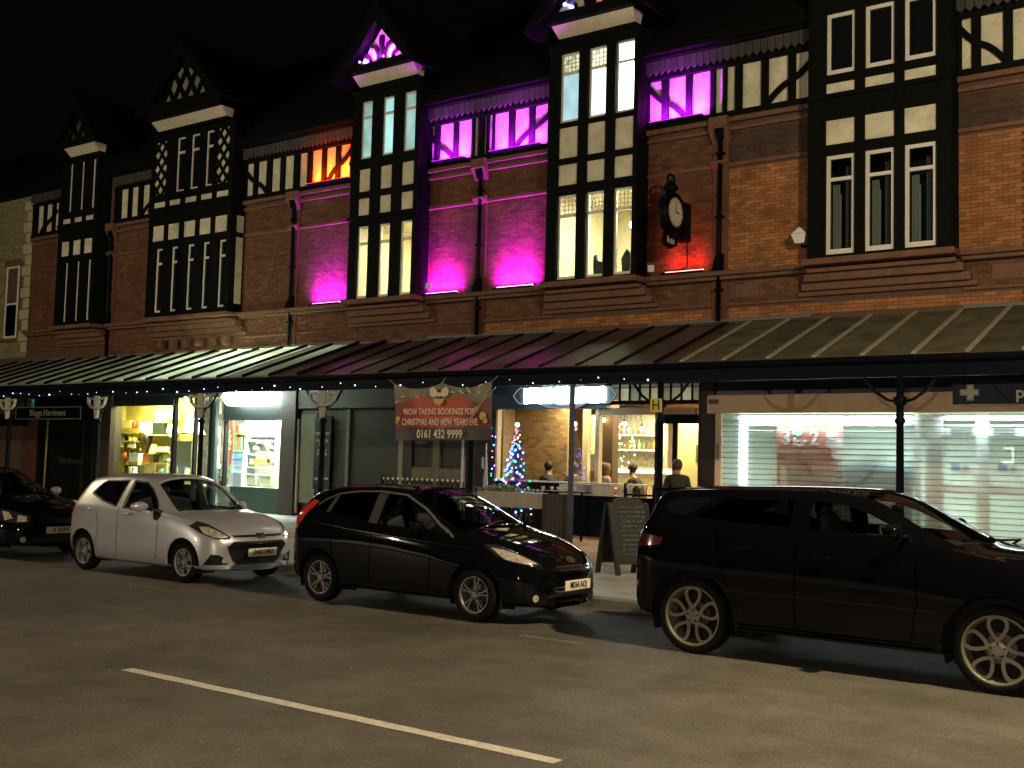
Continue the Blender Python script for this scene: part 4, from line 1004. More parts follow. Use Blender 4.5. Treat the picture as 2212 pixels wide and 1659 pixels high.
light('shop_light', 'AREA', (-27.2, F+1.8, 3.5), 420, (.8, 1, .85), b4, 1.2, .3)
# sign box
lb_ = thing('lightbox_sign', 'blinding white lightbox sign above the right hand hardware window', 'sign', (-25.3, F-.5, 3.48))
MB().poly_xz([(-26.3, 3.5), (-26.1, 3.3), (-26.02, 3.24), (-24.35, 3.24), (-24.33, 3.38), (-24.2, 3.38), (-24.2, 3.6), (-24.33, 3.6), (-24.35, 3.72), (-26.02, 3.72), (-26.1, 3.68)], F-.45, F-.16).build('lit_face', emit_mat('lightbox_glare', (.86, 1, .96), 34), lb_)
for x in (-25.9, -24.6): box('bracket', x, x+.05, F-.16, F-.1, 3.4, 3.5, iron, lb_)
light('sign_glow', 'AREA', (-25.25, F-.5, 3.6), 5600, (.80, 1, .90), lb_, 1.8, .2, (R(-128), 0, 0), spread=R(95))
light('sign_glow', 'AREA', (-25.6, F-.6, 3.74), 1900, (.85, 1, .85), lb_, 1.7, .25, (R(180-25), 0, 0))
MB().ball((-28.35, F-.15, 3.5), .05).build('spot_bulb', emit_mat('spot_bulb', (1,1,.95), 18), b4, True)

# goods
def goods(name, shape, x0, x1, z0, z1, y, color, label, cat, d=.18, rough=.5, emit=None):
    mt = mat('goods_%d_%d_%d' % tuple(int(c*99) for c in color), color, rough, noise=.1)
    m = MB(); xc, w, h = (x0+x1)/2, x1-x0, z1-z0
    if shape == 'box':
        m.box(x0, x1, y, y+d, z0, z1-.012); m.box(x0-.004, x1+.004, y-.004, y+d+.004, z1-.05*min(1, h*4), z1)
    elif shape == 'can': m.lathe([(w/2, z0), (w/2*1.04, z0+.01), (w/2, z0+.02), (w/2, z1-.02), (w/2*1.04, z1-.01), (w/2*.95, z1)], (xc, y+w/2, 0), 'z', 14)
    elif shape == 'bottle': m.lathe([(w/2, z0), (w/2, z0+h*.6), (w*.18, z0+h*.8), (w*.18, z1)], (xc, y+w/2, 0), 'z', 12)
    elif shape == 'cone': m.lathe([(w/2, z0), (w*.42, z0+h*.15), (w*.18, z1)], (xc, y+w/2, 0), 'z', 14)
    elif shape == 'funnel': m.lathe([(w*.12, z0), (w*.14, z0+h*.35), (w*.45, z0+h*.7), (w/2, z1)], (xc, y+w/2, 0), 'z', 14)
    elif shape == 'wedge': m.poly_xz([(x0, z0+.02), (x1, z0), (x1-.02, z1), (x0+w*.35, z1-.02)], y, y+.04)
    elif shape == 'ball': m.ball((xc, y+w/2, z0+h/2), w/2, 12, 8, h/w)
    elif shape == 'sheet': m.poly_xz([(x0, z0), (x1, z0+.01), (x1-.01, z1), (x0+.01, z1-.01)], y, y+.012)
    elif shape == 'board': m.poly_xz([(x0+.03, z0), (x1-.03, z0), (x1, z0+h*.5), (x1-.02, z1-.06), (xc+.01, z1), (x0+.01, z1-.05), (x0, z0+h*.5)], y, y+.03)
    elif shape == 'kettle':
        m.lathe([(w*.5, z0), (w*.48, z0+h*.4), (w*.35, z0+h*.8), (w*.1, z0+h*.95), (w*.06, z1)], (xc, y+w/2, 0), 'z', 14)
        m.tube([(xc-w*.4, y+w/2, z0+h*.6), (xc-w*.62, y+w/2, z0+h*.8)], w*.07, 6)
    return tag(m.build(name, mt, None, shape in ('can', 'bottle', 'cone', 'ball', 'kettle', 'funnel')), label, cat, 'goods in the lit hardware windows')
def A(px, py, Y=22.9):
    k = Y/22; return ((-32.1+(px-150)*3.0/960)*k, 1.82+(3.28-(py-385)*2.27/1145-1.82)*k)
def GA(name, shape, r, color, label, cat, Y=22.9, **kw):
    x0, z1 = A(r[0], r[1], Y); x1, z0 = A(r[2], r[3], Y); return goods(name, shape, x0, x1, z0, z1, Y, color, label, cat, **kw)
def shelf(px0, px1, py, Y, label, mt, brackets=True, fn=A):
    x0, z = fn(px0, py, Y); x1, _ = fn(px1, py, Y)
    s = thing('wall_shelf', label, 'shelf', (x0, Y, z)); box('board', x0, x1, Y-.03, Y+.26, z-.03, z-.002, mt, s)
    for x in (x0+.1, x1-.1): MB().poly_yz([(Y+.26, z-.03), (Y+.02, z-.03), (Y+.26, z-.18)], x-.01, x+.01).build('bracket', mt, s)
W = (.74, .74, .66)
shelf(190, 540, 815, 22.9, 'upper yellow shelf on the pegboard of the left window', yel); shelf(150, 510, 950, 22.9, 'second yellow shelf below the tins in the left window', yel)
shelf(620, 1060, 845, 22.85, 'white shelf holding the black box and white cartons in the left window', white_paint); shelf(790, 1060, 1112, 22.85, 'narrow pale shelf under the white radio', yel); shelf(630, 1050, 1298, 22.85, 'low yellow shelf under the row of books', yel)
GA('crate', 'box', (205, 740, 520, 810), (.5, .34, .06), 'shallow wooden tray on the upper yellow shelf', 'tray'); GA('carton', 'box', (270, 615, 410, 740), (.75, .68, .25), 'bright yellow carton on the tray of the upper yellow shelf', 'carton', Y=22.95)
GA('bottle', 'bottle', (418, 585, 475, 738), (.6, .08, .05), 'red bottle standing on the upper yellow shelf', 'bottle', Y=22.95); GA('tin', 'can', (235, 855, 300, 945), (.08, .1, .06), 'dark tin on the second yellow shelf', 'tin')
GA('tin', 'can', (370, 880, 425, 945), (.7, .62, .2), 'left one of two yellow tins on the second yellow shelf', 'tin'); GA('tin', 'can', (432, 885, 490, 945), (.72, .62, .2), 'right one of two yellow tins on the second yellow shelf', 'tin')
GA('wall_hook_bag', 'wedge', (165, 965, 290, 1055), W, 'pale wedge shaped packet hanging below the second shelf, at left', 'packet'); GA('wall_hook_bag', 'wedge', (370, 970, 500, 1070), W, 'pale wedge shaped packet hanging below the second shelf, near the funnel', 'packet')
GA('ironing_cover', 'board', (168, 1165, 250, 1535), (.16, .6, .38), 'mint green ironing board leaning at the left of the yellow window', 'ironing board', Y=22.5)
GA('spray_bottle', 'bottle', (285, 1100, 345, 1250), (.6, .15, .05), 'orange red spray bottle hanging right of the mint green board', 'bottle'); GA('packet', 'sheet', (130, 1085, 185, 1140), (.75, .65, .05), 'small bright yellow packet at the left end of the pegboard', 'packet')
GA('carton', 'box', (410, 1150, 565, 1292), W, 'white printed carton standing above the black crate', 'carton', Y=22.6); GA('crate', 'box', (345, 1345, 600, 1500), (.05, .04, .025), 'black crate low in the yellow window', 'crate', Y=22.6)
GA('cup', 'can', (395, 1375, 445, 1480), W, 'left white cup in front of the black crate', 'cup', Y=22.45); GA('cup', 'can', (455, 1375, 510, 1480), W, 'right white cup in front of the black crate', 'cup', Y=22.45)
GA('vase', 'can', (362, 1290, 405, 1340), (.7, .75, .4), 'left pale green jar on top of the black crate', 'jar', Y=22.6); GA('vase', 'can', (540, 1290, 580, 1345), (.7, .75, .4), 'right pale green jar on top of the black crate', 'jar', Y=22.6)
GA('carton', 'box', (560, 645, 640, 800), W, 'narrow white carton at the left end of the white shelf', 'carton'); GA('carton', 'box', (648, 640, 770, 840), (.8, .78, .62), 'square white carton left of the black box', 'carton'); GA('carton', 'box', (785, 655, 950, 838), (.02, .03, .02), 'black box with white lettering on the white shelf', 'box')
GA('pan', 'kettle', (960, 650, 1090, 840), W, 'large white enamel pan at the right end of the white shelf', 'pan'); GA('kettle', 'board', (820, 435, 1010, 645), (.42, .55, .38), 'grey green rounded board above the black box', 'board'); GA('kettle', 'ball', (1000, 430, 1110, 660), W, 'round white lampshade at the top right of the left window', 'lampshade')
GA('lampshade', 'cone', (680, 1000, 800, 1160), (.72, .72, .15), 'yellow cone lampshade hanging in the middle of the left window', 'lampshade', Y=22.7); GA('funnel', 'funnel', (590, 845, 690, 1150), (.03, .025, .015), 'long dark funnel hanging left of the yellow lampshade', 'funnel', Y=22.75)
GA('radio', 'box', (810, 1035, 1000, 1110), W, 'white radio on the narrow shelf', 'radio'); GA('books', 'box', (650, 1170, 690, 1290), (.5, .12, .08), 'thin red book at the left of the low shelf', 'book'); GA('books', 'box', (820, 1170, 905, 1290), (.05, .05, .1), 'dark book in the middle of the low shelf', 'book'); GA('books', 'box', (920, 1165, 995, 1290), (.4, .45, .2), 'olive book on the low shelf beside the white ball', 'book')
GA('ball', 'ball', (1000, 1220, 1062, 1285), W, 'small white ball at the right end of the low shelf', 'ball'); GA('poster', 'sheet', (720, 1320, 860, 1480), (.6, .45, .3), 'beige picture card below the low shelf', 'card', Y=22.6); GA('vase', 'bottle', (885, 1380, 965, 1485), (.1, .22, .14), 'dark green vase below the low shelf', 'vase', Y=22.6); GA('bag', 'wedge', (980, 1325, 1055, 1485), W, 'white bag leaning below the white ball', 'bag', Y=22.6)
GA('lampshade', 'cone', (1145, 500, 1400, 830), (.8, .76, .6), 'big cream lampshade right of the dark window post', 'lampshade', Y=22.6); GA('poster', 'sheet', (1180, 940, 1425, 1360), (.42, .42, .32), 'grey newspaper sheet below the cream lampshade', 'poster', Y=22.5); GA('carton', 'box', (1100, 1350, 1205, 1490), (.75, .78, .8), 'left white carton below the newspaper sheet', 'carton', Y=22.4); GA('carton', 'box', (1225, 1345, 1325, 1480), (.72, .78, .82), 'right white carton below the newspaper sheet', 'carton', Y=22.4)
tcol = [(.55, .1, .05), (.1, .12, .1), (.7, .68, .5), (.2, .35, .2), (.5, .3, .08), (.08, .08, .09), (.75, .6, .1)]
for i in range(34):
    px, py = 150+(i % 12)*38+random.uniform(-8, 8), [860, 1010, 1090][i//12]+random.uniform(-20, 60); w_, h_ = random.uniform(10, 24), random.uniform(40, 90)
    GA('hand_tool', random.choice(['box', 'bottle', 'wedge', 'can']), (px, py, px+w_, py+h_), tcol[i % 7], 'small tool or packet hanging among many on the yellow pegboard', 'tool', Y=23.1, d=.04)
for i in range(16):
    px, py = 640+(i % 8)*52+random.uniform(-6, 6), [1000, 1400][i//8]; w_, h_ = random.uniform(16, 34), random.uniform(40, 95)
    GA('small_ware', random.choice(['box', 'bottle', 'can']), (px, py-h_+90, px+w_, py+90), tcol[(i*3) % 7], 'small jar or packet crowding the shelves right of the dark funnel', 'jar', Y=23.0, d=.05)
def Bm(px, py, Y=22.6):
    k = Y/22; return ((-28.07+(px-10)*4.04/1310)*k, 1.82+(3.50-(py-310)*2.6/1330-1.82)*k)
def GB(name, shape, r, color, label, cat, Y=22.6, **kw):
    x0, z1 = Bm(r[0], r[1], Y); x1, z0 = Bm(r[2], r[3], Y); return goods(name, shape, x0, x1, z0, z1, Y, color, label, cat, **kw)
rk = thing('white_rack', 'white painted shelf rack filling the right hardware window', 'rack', (*Bm(1000, 1600)[:1], 22.6, .85))
xa, zt = Bm(800, 660); xb, zb = Bm(1225, 1560); 
for x in (xa, xb): box('upright', x-.05, x+.05, 22.58, 22.95, .85, zt, white_paint, rk)
for py in (955, 1160, 1355, 1460): x, z = Bm(800, py); box('shelf_board', xa+.051, xb-.051, 22.6, 22.95, z-.04, z, white_paint, rk)
box('back_sheet', xa+.05, xb-.05, 22.96, 22.97, Bm(0, 955)[1], zt, mat('white_backing', (.8,.8,.76), .6), rk)
GB('pan', 'kettle', (850, 1000, 985, 1118), W, 'white kettle on the second rack shelf', 'kettle'); GB('pan', 'ball', (1070, 985, 1190, 1130), W, 'round white pot on the second rack shelf', 'pot')
GB('jar', 'can', (835, 1240, 900, 1320), (.6, .65, .5), 'pale glass jar on the third rack shelf', 'jar'); GB('packet', 'box', (910, 1240, 990, 1330), (.6, .35, .08), 'orange packet beside the jar on the third rack shelf', 'packet'); GB('packet', 'box', (1000, 1235, 1085, 1325), (.62, .45, .15), 'tan packet in the middle of the third rack shelf', 'packet'); GB('packet', 'box', (1095, 1290, 1165, 1340), (.65, .35, .2), 'low salmon packet at the right of the third rack shelf', 'packet')
for i, (a, b_) in enumerate(((860, 930), (940, 1010), (1020, 1110), (1120, 1200))): GB('carton', 'box', (a, 690+i % 2*20, b_, 900), W, ['first', 'second', 'third', 'fourth'][i]+' white carton from the left on the top rack shelf', 'carton')
GB('easel', 'wedge', (800, 1500, 960, 1620), W, 'white folded card stand at the foot of the rack', 'stand', Y=22.4); GB('stool', 'box', (1010, 1470, 1160, 1630), (.6, .6, .5), 'pale wooden stool at the foot of the rack', 'stool', Y=22.45)
GB('carton', 'box', (610, 1125, 770, 1220), (.35, .6, .8), 'top pale blue carton of the stack left of the rack', 'carton', Y=22.5); GB('carton', 'box', (605, 1225, 765, 1330), (.4, .58, .82), 'middle pale blue carton of the stack left of the rack', 'carton', Y=22.5); GB('carton', 'box', (600, 1335, 760, 1450), (.7, .82, .9), 'bottom white blue carton of the stack left of the rack', 'carton', Y=22.5)
GB('books', 'box', (640, 745, 680, 850), (.6, .14, .08), 'red book on the small shelf left of the rack', 'book'); GB('books', 'box', (690, 715, 775, 850), (.75, .55, .45), 'pink folder on the small shelf left of the rack', 'folder')
xk0, zk = Bm(598, 1452, 22.5); xk1, _ = Bm(772, 1452, 22.5)
kb = thing('display_cabinet', 'pale cabinet carrying the blue cartons left of the rack', 'cabinet', (xk0, 22.5, .85)); box('carcass', xk0, xk1, 22.45, 22.9, .2, zk, mat('pale_cabinet', (.45, .5, .6), .5), kb)
box('window_bed', -27.4, -26.2, F+.4, F+1.2, .16, .84, mat('window_bed', (.3, .32, .26), .6), b4)
for i in range(5): GB('books', 'box', (645+i*28, 875+(i*37 % 50), 668+i*28, 1100), [(.4,.4,.2), (.5,.2,.1), (.2,.3,.15), (.55,.5,.35), (.12,.1,.08)][i], ['olive', 'rust', 'dark green', 'beige', 'nearly black'][i]+' spine in the lower row of books left of the rack', 'book')
shelf(625, 800, 858, 22.6, 'small upper bookshelf left of the white rack', yel, fn=Bm); shelf(625, 800, 1108, 22.6, 'small lower bookshelf left of the white rack', yel, fn=Bm)
GB('pole', 'box', (556, 655, 590, 1340), (.45, .1, .05), 'red upright pole behind the hanging plant', 'pole', Y=22.7, d=.06)
GB('notice', 'sheet', (385, 560, 465, 665), (.75, .75, .62), 'white notice taped in the hardware shop doorway', 'notice', Y=22.3); GB('notice', 'sheet', (345, 925, 405, 1045), (.5, .45, .25), 'tan notice lower in the hardware shop doorway', 'notice', Y=22.3); GB('notice', 'sheet', (310, 670, 425, 760), (.35, .28, .2), 'wide brown notice in the hardware shop doorway', 'notice', Y=22.32)
GB('light_ball', 'ball', (290, 1315, 380, 1430), (.8, .82, .85), 'white globe at the foot of the hardware shop doorway', 'globe', Y=22.4)
leaf_m = mat('dark_leaf', (.03, .09, .03), .6, vary=.5); leaf_l = mat('pale_leaf', (.16, .30, .10), .6, vary=.4)
def foliage(name, c, rx, rz, n, size, mt, parent=None):
    m = MB()
    for i in range(n):
        while True:
            p = Vector((random.uniform(-1, 1), random.uniform(-1, 1), random.uniform(-1, 1)))
            if p.length < 1: break
        q = Vector((c[0]+p.x*rx, c[1]+p.y*rx*.6, c[2]+p.z*rz))
        a = Vector([random.uniform(-1, 1) for _ in range(3)]).normalized()*size; b = Vector([random.uniform(-1, 1) for _ in range(3)]).normalized()*size*.5
        k = len(m.v); m.v += [tuple(q-a), tuple(q+b), tuple(q+a), tuple(q-b)]; m.f.append((k, k+1, k+2, k+3))
    return m.build(name, mt, parent)
x, z = Bm(490, 1440, 22.4)
pt = thing('potted_plant', 'dark bushy potted plant at the foot of the right hardware window', 'plant', (x, 22.4, .85)); foliage('leaves', (x, 22.4, z), .3, .32, 260, .05, leaf_m, pt); MB().lathe([(.1, .85), (.14, 1.0)], (x, 22.4, 0), 'z', 12).build('pot', brown_paint, pt)
x, z = Bm(525, 960, 22.45)
pt = thing('trailing_plant', 'pale trailing plant hanging beside the red pole', 'plant', (x, 22.45, z)); foliage('leaves', (x, 22.45, z), .16, .42, 150, .045, leaf_l, pt); MB().tube([(x, 22.45, z-.4), (x, 22.45, z+.6)], .01, 5).build('stem', leaf_m, pt)

# --- building 5 and neighbour ground floor
wall(b5, -37.6, -32.9, 3.7, 5.0)
box('shop_front', -37.0, -32.9, F+.02, F+.2, .13, 3.7, black_paint, b5)
box('brick_pier', -37.05, -36.68, F-.1, F+.2, .13, 2.82, mat('dark_brick_pier', (.10, .03, .02), .7, noise=.3), b5)
for a in (-36.1, -33.9, -33.3): box('door_frame', a, a+.08, F-.03, F+.02, .3, 2.8, dark_wood, b5)
hs = thing('hardware_sign', 'long black sign reading Blaggs Hardware with a thin pale border', 'sign', (-35.6, F-.3, 2.85))
box('sign_board', -37.62, -33.62, F-.3, F-.2, 2.85, 3.28, black_paint, hs)
for a, b_, c_, d_ in ((-37.62, -33.62, 3.255, 3.28), (-37.62, -33.62, 2.85, 2.875), (-37.62, -37.59, 2.875, 3.255), (-33.65, -33.62, 2.875, 3.255)): box('border', a, b_, F-.31, F-.301, c_, d_, mat('sign_border', (.34,.34,.27), .5), hs)
text('lettering', 'Blaggs Hardware', .31, (-35.62, F-.31, 3.07), mat('sign_lettering', (.5,.48,.38), .5), hs, 1.05, bold=.002)
for x in (-37.4, -33.8): box('hanger', x, x+.03, F-.2, F-.0, 3.0, 3.05, iron, hs)
dp = thing('drain_pipe', 'slim pale pipe running down below the hardware sign', 'pipe', (-35.85, F-.12, .13)); MB().tube([(-35.9, F-.12, .2), (-35.85, F-.12, 2.84)], .03, 8).build('pipe', mat('pipe_pale', (.28,.26,.14), .5), dp, True)
text('lettering', 'Hardware', .34, (-34.6, F+.01, 1.45), mat('faint_lettering', (.06,.06,.035), .5), b5, 1.0)
wall(b6, -52, -39.9, .13, 5.0); box('shop_frame', -39.9, -37.65, F+.02, F+.1, 3.05, 5.0, black_paint, b6)
box('sign_band', -39.9, -37.4, F-.12, F, 2.63, 3.04, black_paint, b6); box('window_post', -38.5, -38.38, F-.02, F+.05, .6, 2.63, black_paint, b6)
room(b6, -39.85, -37.1, F+.1, F+2.0, .13, 3.6, (.30, .42, .33), (.6, 1, .75), 60, lampz=3.4)
box('white_blind', -37.9, -37.1, F+.3, F+.33, .5, 3.0, mat('white_blind', (.45,.5,.48), .7), b6)
m = thing('fairy_light_net', 'column of green and white fairy lights in the leftmost shop window', 'fairy lights', (-38.8, F+.2, 1))
for i in range(22): MB().ball((-38.9+random.uniform(-.25, .15), F+.25, 1.0+i*.09), .028, 6, 4).build('bulb', emit_mat('net_bulb_%d' % (i % 3), [(.3,1,.4), (1,1,.9), (.8,1,.7)][i % 3], 9), m)
# ------------------------------------------------------------ colour washes on the front
def flood(x0, x1, col, power, label, z=6.06, face=(1, .1, 1), wide=.05, spread=None):
    f = thing('wall_floodlight', label, 'floodlight', ((x0+x1)/2, F-.2, z), 'floodlights on the cornice')
    box('housing', x0-.03, x1+.03, F-.25, F-.13, z-.03, z+.02, iron, f, .008)
    box('lamp_face', x0, x1, F-.12, F-.115, z+.021, z+.06, emit_mat('flood_%d_%d' % (int(face[1]*100), int(face[2]*100)), face, 5), f)
    w = x1-x0
    light('flood_beam', 'AREA', ((x0+x1)/2, F-.15, z+.03), power*.6, col, f, w, .04, (R(180-40), 0, 0), spread=R(120))
    light('flood_beam', 'AREA', ((x0+x1)/2, F-.17, z+.04), power*.22, col, f, w*.9, .05, (R(180-14), 0, 0), spread=R(75))
flood(-22.95, -21.85, (.56, .01, 1), 300, 'leftmost magenta floodlight bar on the cornice, left of the warm lit bay', face=(1, .25, 1))
flood(-18.75, -17.70, (.7, .01, 1), 300, 'magenta floodlight bar between the warm lit bay and the black pipe', face=(1, .3, .95))
flood(-16.45, -15.35, (.64, .01, 1), 420, 'brightest magenta floodlight bar, right of the black pipe', face=(1, .35, 1))
flood(-11.75, -10.80, (1, .02, .02), 26, 'red floodlight bar on the cornice under the projecting clock', face=(1, .3, .25))
def uplight(x0, x1, col, power, label):
    f = thing('led_strip', label, 'light strip', ((x0+x1)/2, F-.16, 9.56), 'light strips under the timber band')
    box('strip_bracket', x0, x1, F-.36, F-.131, 9.50, 9.515, iron, f); box('strip', x0, x1, F-.35, F-.32, 9.516, 9.53, emit_mat('strip_%d_%d' % (int(col[1]*100), int(col[2]*100)), col, 3), f)
    light('strip_light', 'AREA', ((x0+x1)/2, F-.33, 9.54), power, col, f, (x1-x0)*.9, .03, (R(180-38), 0, 0), spread=R(95))
uplight(-18.5, -17.45, (.62, .006, 1), 190, 'magenta light strip at the foot of the timber band right of the cyan windows'); uplight(-16.65, -15.1, (.62, .006, 1), 260, 'magenta light strip at the foot of the timber band left of the white lit windows')
uplight(-12.1, -10.78, (.62, .006, 1), 260, 'magenta light strip at the foot of the timber band above the clock'); uplight(-23.2, -21.5, (1, .045, .002), 150, 'orange red light strip at the foot of the timber band left of the cyan windows')
g = thing('gable_light', 'small violet lamp at the foot of the magenta lit gable', 'light', (-20.6, GP, 12.32), 'lamps in the lit gables')
light('lamp', 'SPOT', (-20.5, GP+.0, 12.34), 120, (.25, .04, 1), g, .04, rot=(R(180-40), 0, R(0)), spot=R(100), blend=1); MB().ball((-20.6, GP-.02, 12.38), .035).build('bulb', emit_mat('violet_bulb', (.3, .2, 1), 6), g)
g = thing('gable_light', 'small pink lamp at the foot of the magenta lit gable', 'light', (-19.6, GP, 12.32), 'lamps in the lit gables')
light('lamp', 'SPOT', (-19.6, GP+.0, 12.34), 110, (1, .03, .9), g, .04, rot=(R(180-40), 0, 0), spot=R(90), blend=1); MB().ball((-19.75, GP-.02, 12.38), .03).build('bulb', emit_mat('pink_bulb', (1, .2, .8), 5), g); light('lamp', 'AREA', (-19.9, GP-.07, 12.33), 110, (.75, .02, 1), g, 1.1, .03, (R(180-30), 0, 0), spread=R(90))
g = thing('gable_light', 'small blue lamp in the gable at the top edge above the white lit windows', 'light', (-14.0, GP, 12.45), 'lamps in the lit gables')
light('lamp', 'SPOT', (-13.9, GP+.0, 12.42), 140, (.25, .12, 1), g, .04, rot=(R(180-40), 0, 0), spot=R(110), blend=1); MB().ball((-14.02, GP-.05, 12.47), .045).build('bulb', emit_mat('blue_bulb', (.25, .3, 1), 8), g)
g = thing('gable_light', 'small red lamp in the gable at the top edge above the white lit windows', 'light', (-13.2, GP, 12.45), 'lamps in the lit gables')
light('lamp', 'SPOT', (-13.0, GP+.0, 12.42), 140, (1, .08, .6), g, .04, rot=(R(180-40), 0, 0), spot=R(110), blend=1); MB().ball((-13.12, GP-.05, 12.47), .045).build('bulb', emit_mat('red_bulb', (1, .2, .12), 8), g)
# small boxes beside bays
for x, z, lb, c in ((-12.1, 6.12, 'small white box lamp on the cornice left of the red floodlight', (.8, .75, .75)), (-18.62+-.0, 6.2, 'small pale box lamp on the cornice right of the warm lit bay', (.7, .6, .8))):
    tag(MB().box(x, x+.13, F-.3, F-.2, z, z+.16).build('box_lamp', mat('box_lamp_%d' % int(-x), c, .5), None, bevel=.01), lb, 'lamp')
ln = thing('wall_lantern', 'white five sided lantern on the brick left of the three window bay', 'lantern', (-8.52, F-.3, 6.4))
MB().poly_xz([(-8.62, 6.42), (-8.42, 6.42), (-8.36, 6.62), (-8.52, 6.76), (-8.70, 6.62)], F-.42, F-.2).build('lantern_body', white_paint, ln, bevel=.012)
box('lantern_bracket', -8.56, -8.48, F-.2, F, 6.38, 6.44, iron, ln); box('lantern_seam', -8.69, -8.37, F-.425, F-.4195, 6.615, 6.63, pale_metal, ln)
# projecting clock
ck = thing('projecting_clock', 'black pocket watch shaped clock with a pale face projecting from the brick', 'clock', (-11.3, 21.35, 7.3))
cx, cy, cz = -11.3, 21.30, 7.3
MB().lathe([(.02, cx-.13), (.42, cx-.12), (.46, cx-.05), (.46, cx+.05), (.42, cx+.12), (.40, cx+.10)], (0, cy, cz), 'x', 32, False).build('case', iron, ck, True)
MB().lathe([(.30, cx+.10), (.33, cx+.118), (.35, cx+.10)], (0, cy, cz), 'x', 32, False).build('bezel', mat('brass_dull', (.2,.15,.06), .4, metal=.8), ck, True)
MB().lathe([(.0001, cx+.104), (.31, cx+.104)], (0, cy, cz), 'x', 32).build('face', mat('clock_face', (.62, .58, .46), .6, noise=.06), ck)
hd = MB(); hd.hexa([(cx+.106, cy-.012, cz), (cx+.112, cy-.012, cz), (cx+.112, cy+.012, cz), (cx+.106, cy+.012, cz), (cx+.106, cy-.005, cz+.24), (cx+.112, cy-.005, cz+.24), (cx+.112, cy+.005, cz+.24), (cx+.106, cy+.005, cz+.24)])
hd.build('minute_hand', iron, ck); MB().box(cx+.107, cx+.113, cy, cy+.15, cz-.012, cz+.012).build('hour_hand', iron, ck)
for k in range(12):
    t = k*math.pi/6; MB().box(cx+.105, cx+.109, cy+.26*math.sin(t)-.008, cy+.26*math.sin(t)+.008, cz+.26*math.cos(t)-.02, cz+.26*math.cos(t)+.02).build('hour_mark', iron, ck)
MB().lathe([(.06, 7.74), (.14, 7.78), (.16, 7.86), (.10, 7.94), (.03, 8.0)], (cx, cy-.05, 0), 'z', 12).build('crown', iron, ck, True); MB().tube([(cx, cy-.05+.16*math.cos(t), 8.02+.12*math.sin(t)) for t in [k*math.pi/6 for k in range(12)]], .025, 6, True).build('ring', iron, ck, True)
box('arm', cx-.05, cx+.05, cy+.4, F, 7.5, 7.6, iron, ck); box('arm', cx-.05, cx+.05, cy+.3, F, 6.85, 6.95, iron, ck); box('cable_box', cx-.1, cx+.12, F-.3, F-.02, 6.75, 7.6, iron, ck)
bsg = MB().poly_yz([(cy-.35, 6.58), (cy-.05, 6.50), (cy+.2, 6.62), (cy+.15, 6.86), (cy-.3, 6.84)], cx-.05, cx+.05).build('name_plate', iron, ck)
for i, (dy, h) in enumerate(((-.27, .14), (-.17, .10), (-.09, .11), (-.01, .10))): box('plate_mark', cx+.051, cx+.056, cy+dy, cy+dy+.05, 6.6, 6.6+h, mat('gilt', (.55,.5,.25), .4), ck)
MB().tube([(cx+.05, F-.03, 6.75), (cx+.05, F-.03, 6.2), (cx-.2, F-.03, 6.14), (cx-.6, F-.03, 6.12)], .012, 5).build('cable', iron, ck)
# ornaments on lit sills
orn = mat('dark_ornament', (.02, .018, .015), .6)
def sil(name, label, pts, y, cat='ornament'): return tag(MB().poly_xz(pts, y, y+.08).build(name, orn, None, bevel=.008), label, cat)
sil('ornament', 'dark crouching animal ornament in the middle warm window of the white lit bay', [(-13.55, 6.14), (-13.2, 6.14), (-13.17, 6.42), (-13.25, 6.52), (-13.36, 6.47), (-13.47, 6.52), (-13.5, 6.66), (-13.56, 6.62), (-13.57, 6.4)], BF+.3)
sil('ornament', 'dark upright figure ornament in the right warm window of the white lit bay', [(-12.78, 6.14), (-12.62, 6.14), (-12.57, 6.4), (-12.6, 6.62), (-12.68, 6.72), (-12.74, 6.62), (-12.82, 6.5), (-12.8, 6.3)], BF+.3)
sil('ornament', 'dark arched ornament in the middle warm window of the cyan windowed bay', [(-20.0, 6.12), (-19.9, 6.12), (-19.9, 6.3), (-19.82, 6.4), (-19.74, 6.4), (-19.72, 6.12), (-19.66, 6.12), (-19.66, 6.42), (-19.74, 6.56), (-19.86, 6.55), (-19.98, 6.4)], BF+.3)
tag(MB().lathe([(.05, 6.12), (.07, 6.2), (.06, 6.34), (.02, 6.36)], (-19.78, BF+.34, 0), 'z', 12).build('ornament', mat('pale_lamp_orn', (.8,.7,.45), .5), None, True), 'pale rounded vase under the dark arch on the lit sill', 'vase')

# ------------------------------------------------------------ fairy lights under the gutter
fl = thing('fairy_light_string', 'string of tiny blue white fairy lights hanging along the canopy valance', 'fairy lights', (-20, GUT-.1, 3.5))
fe = [emit_mat('fairy_%d' % i, c, s) for i, (c, s) in enumerate([((.45, .68, 1), 5), ((.4, .9, 1), 2), ((.65, .6, 1), 3), ((.4, 1, .75), .7)])]
wire = []; x = -37.5; bm_ = None
fm_ = []
for q in range(4):
    o = MB().ball((0, 0, 0), .017, 6, 4).build('bulb', fe[q]); fm_.append(o.data); bpy.data.objects.remove(o)
k = 0
while x < -10.3:
    z = 3.56-.10*abs(math.sin(x*1.35)) - .04*random.random()
    wire.append((x, GUT-.07, z+.02))
    o = bpy.data.objects.new('bulb', fm_[random.choice([0, 0, 1, 2, 3])]); COL.objects.link(o); o.parent = fl; o.location = Vector((x, GUT-.085, z))-Vector(fl.location)
    s = random.choice([.6, .8, 1, 1.25]); o.scale = (s, s, s)
    x += random.uniform(.32, .8)
MB().tube(wire, .004, 4).build('wire', iron, fl)

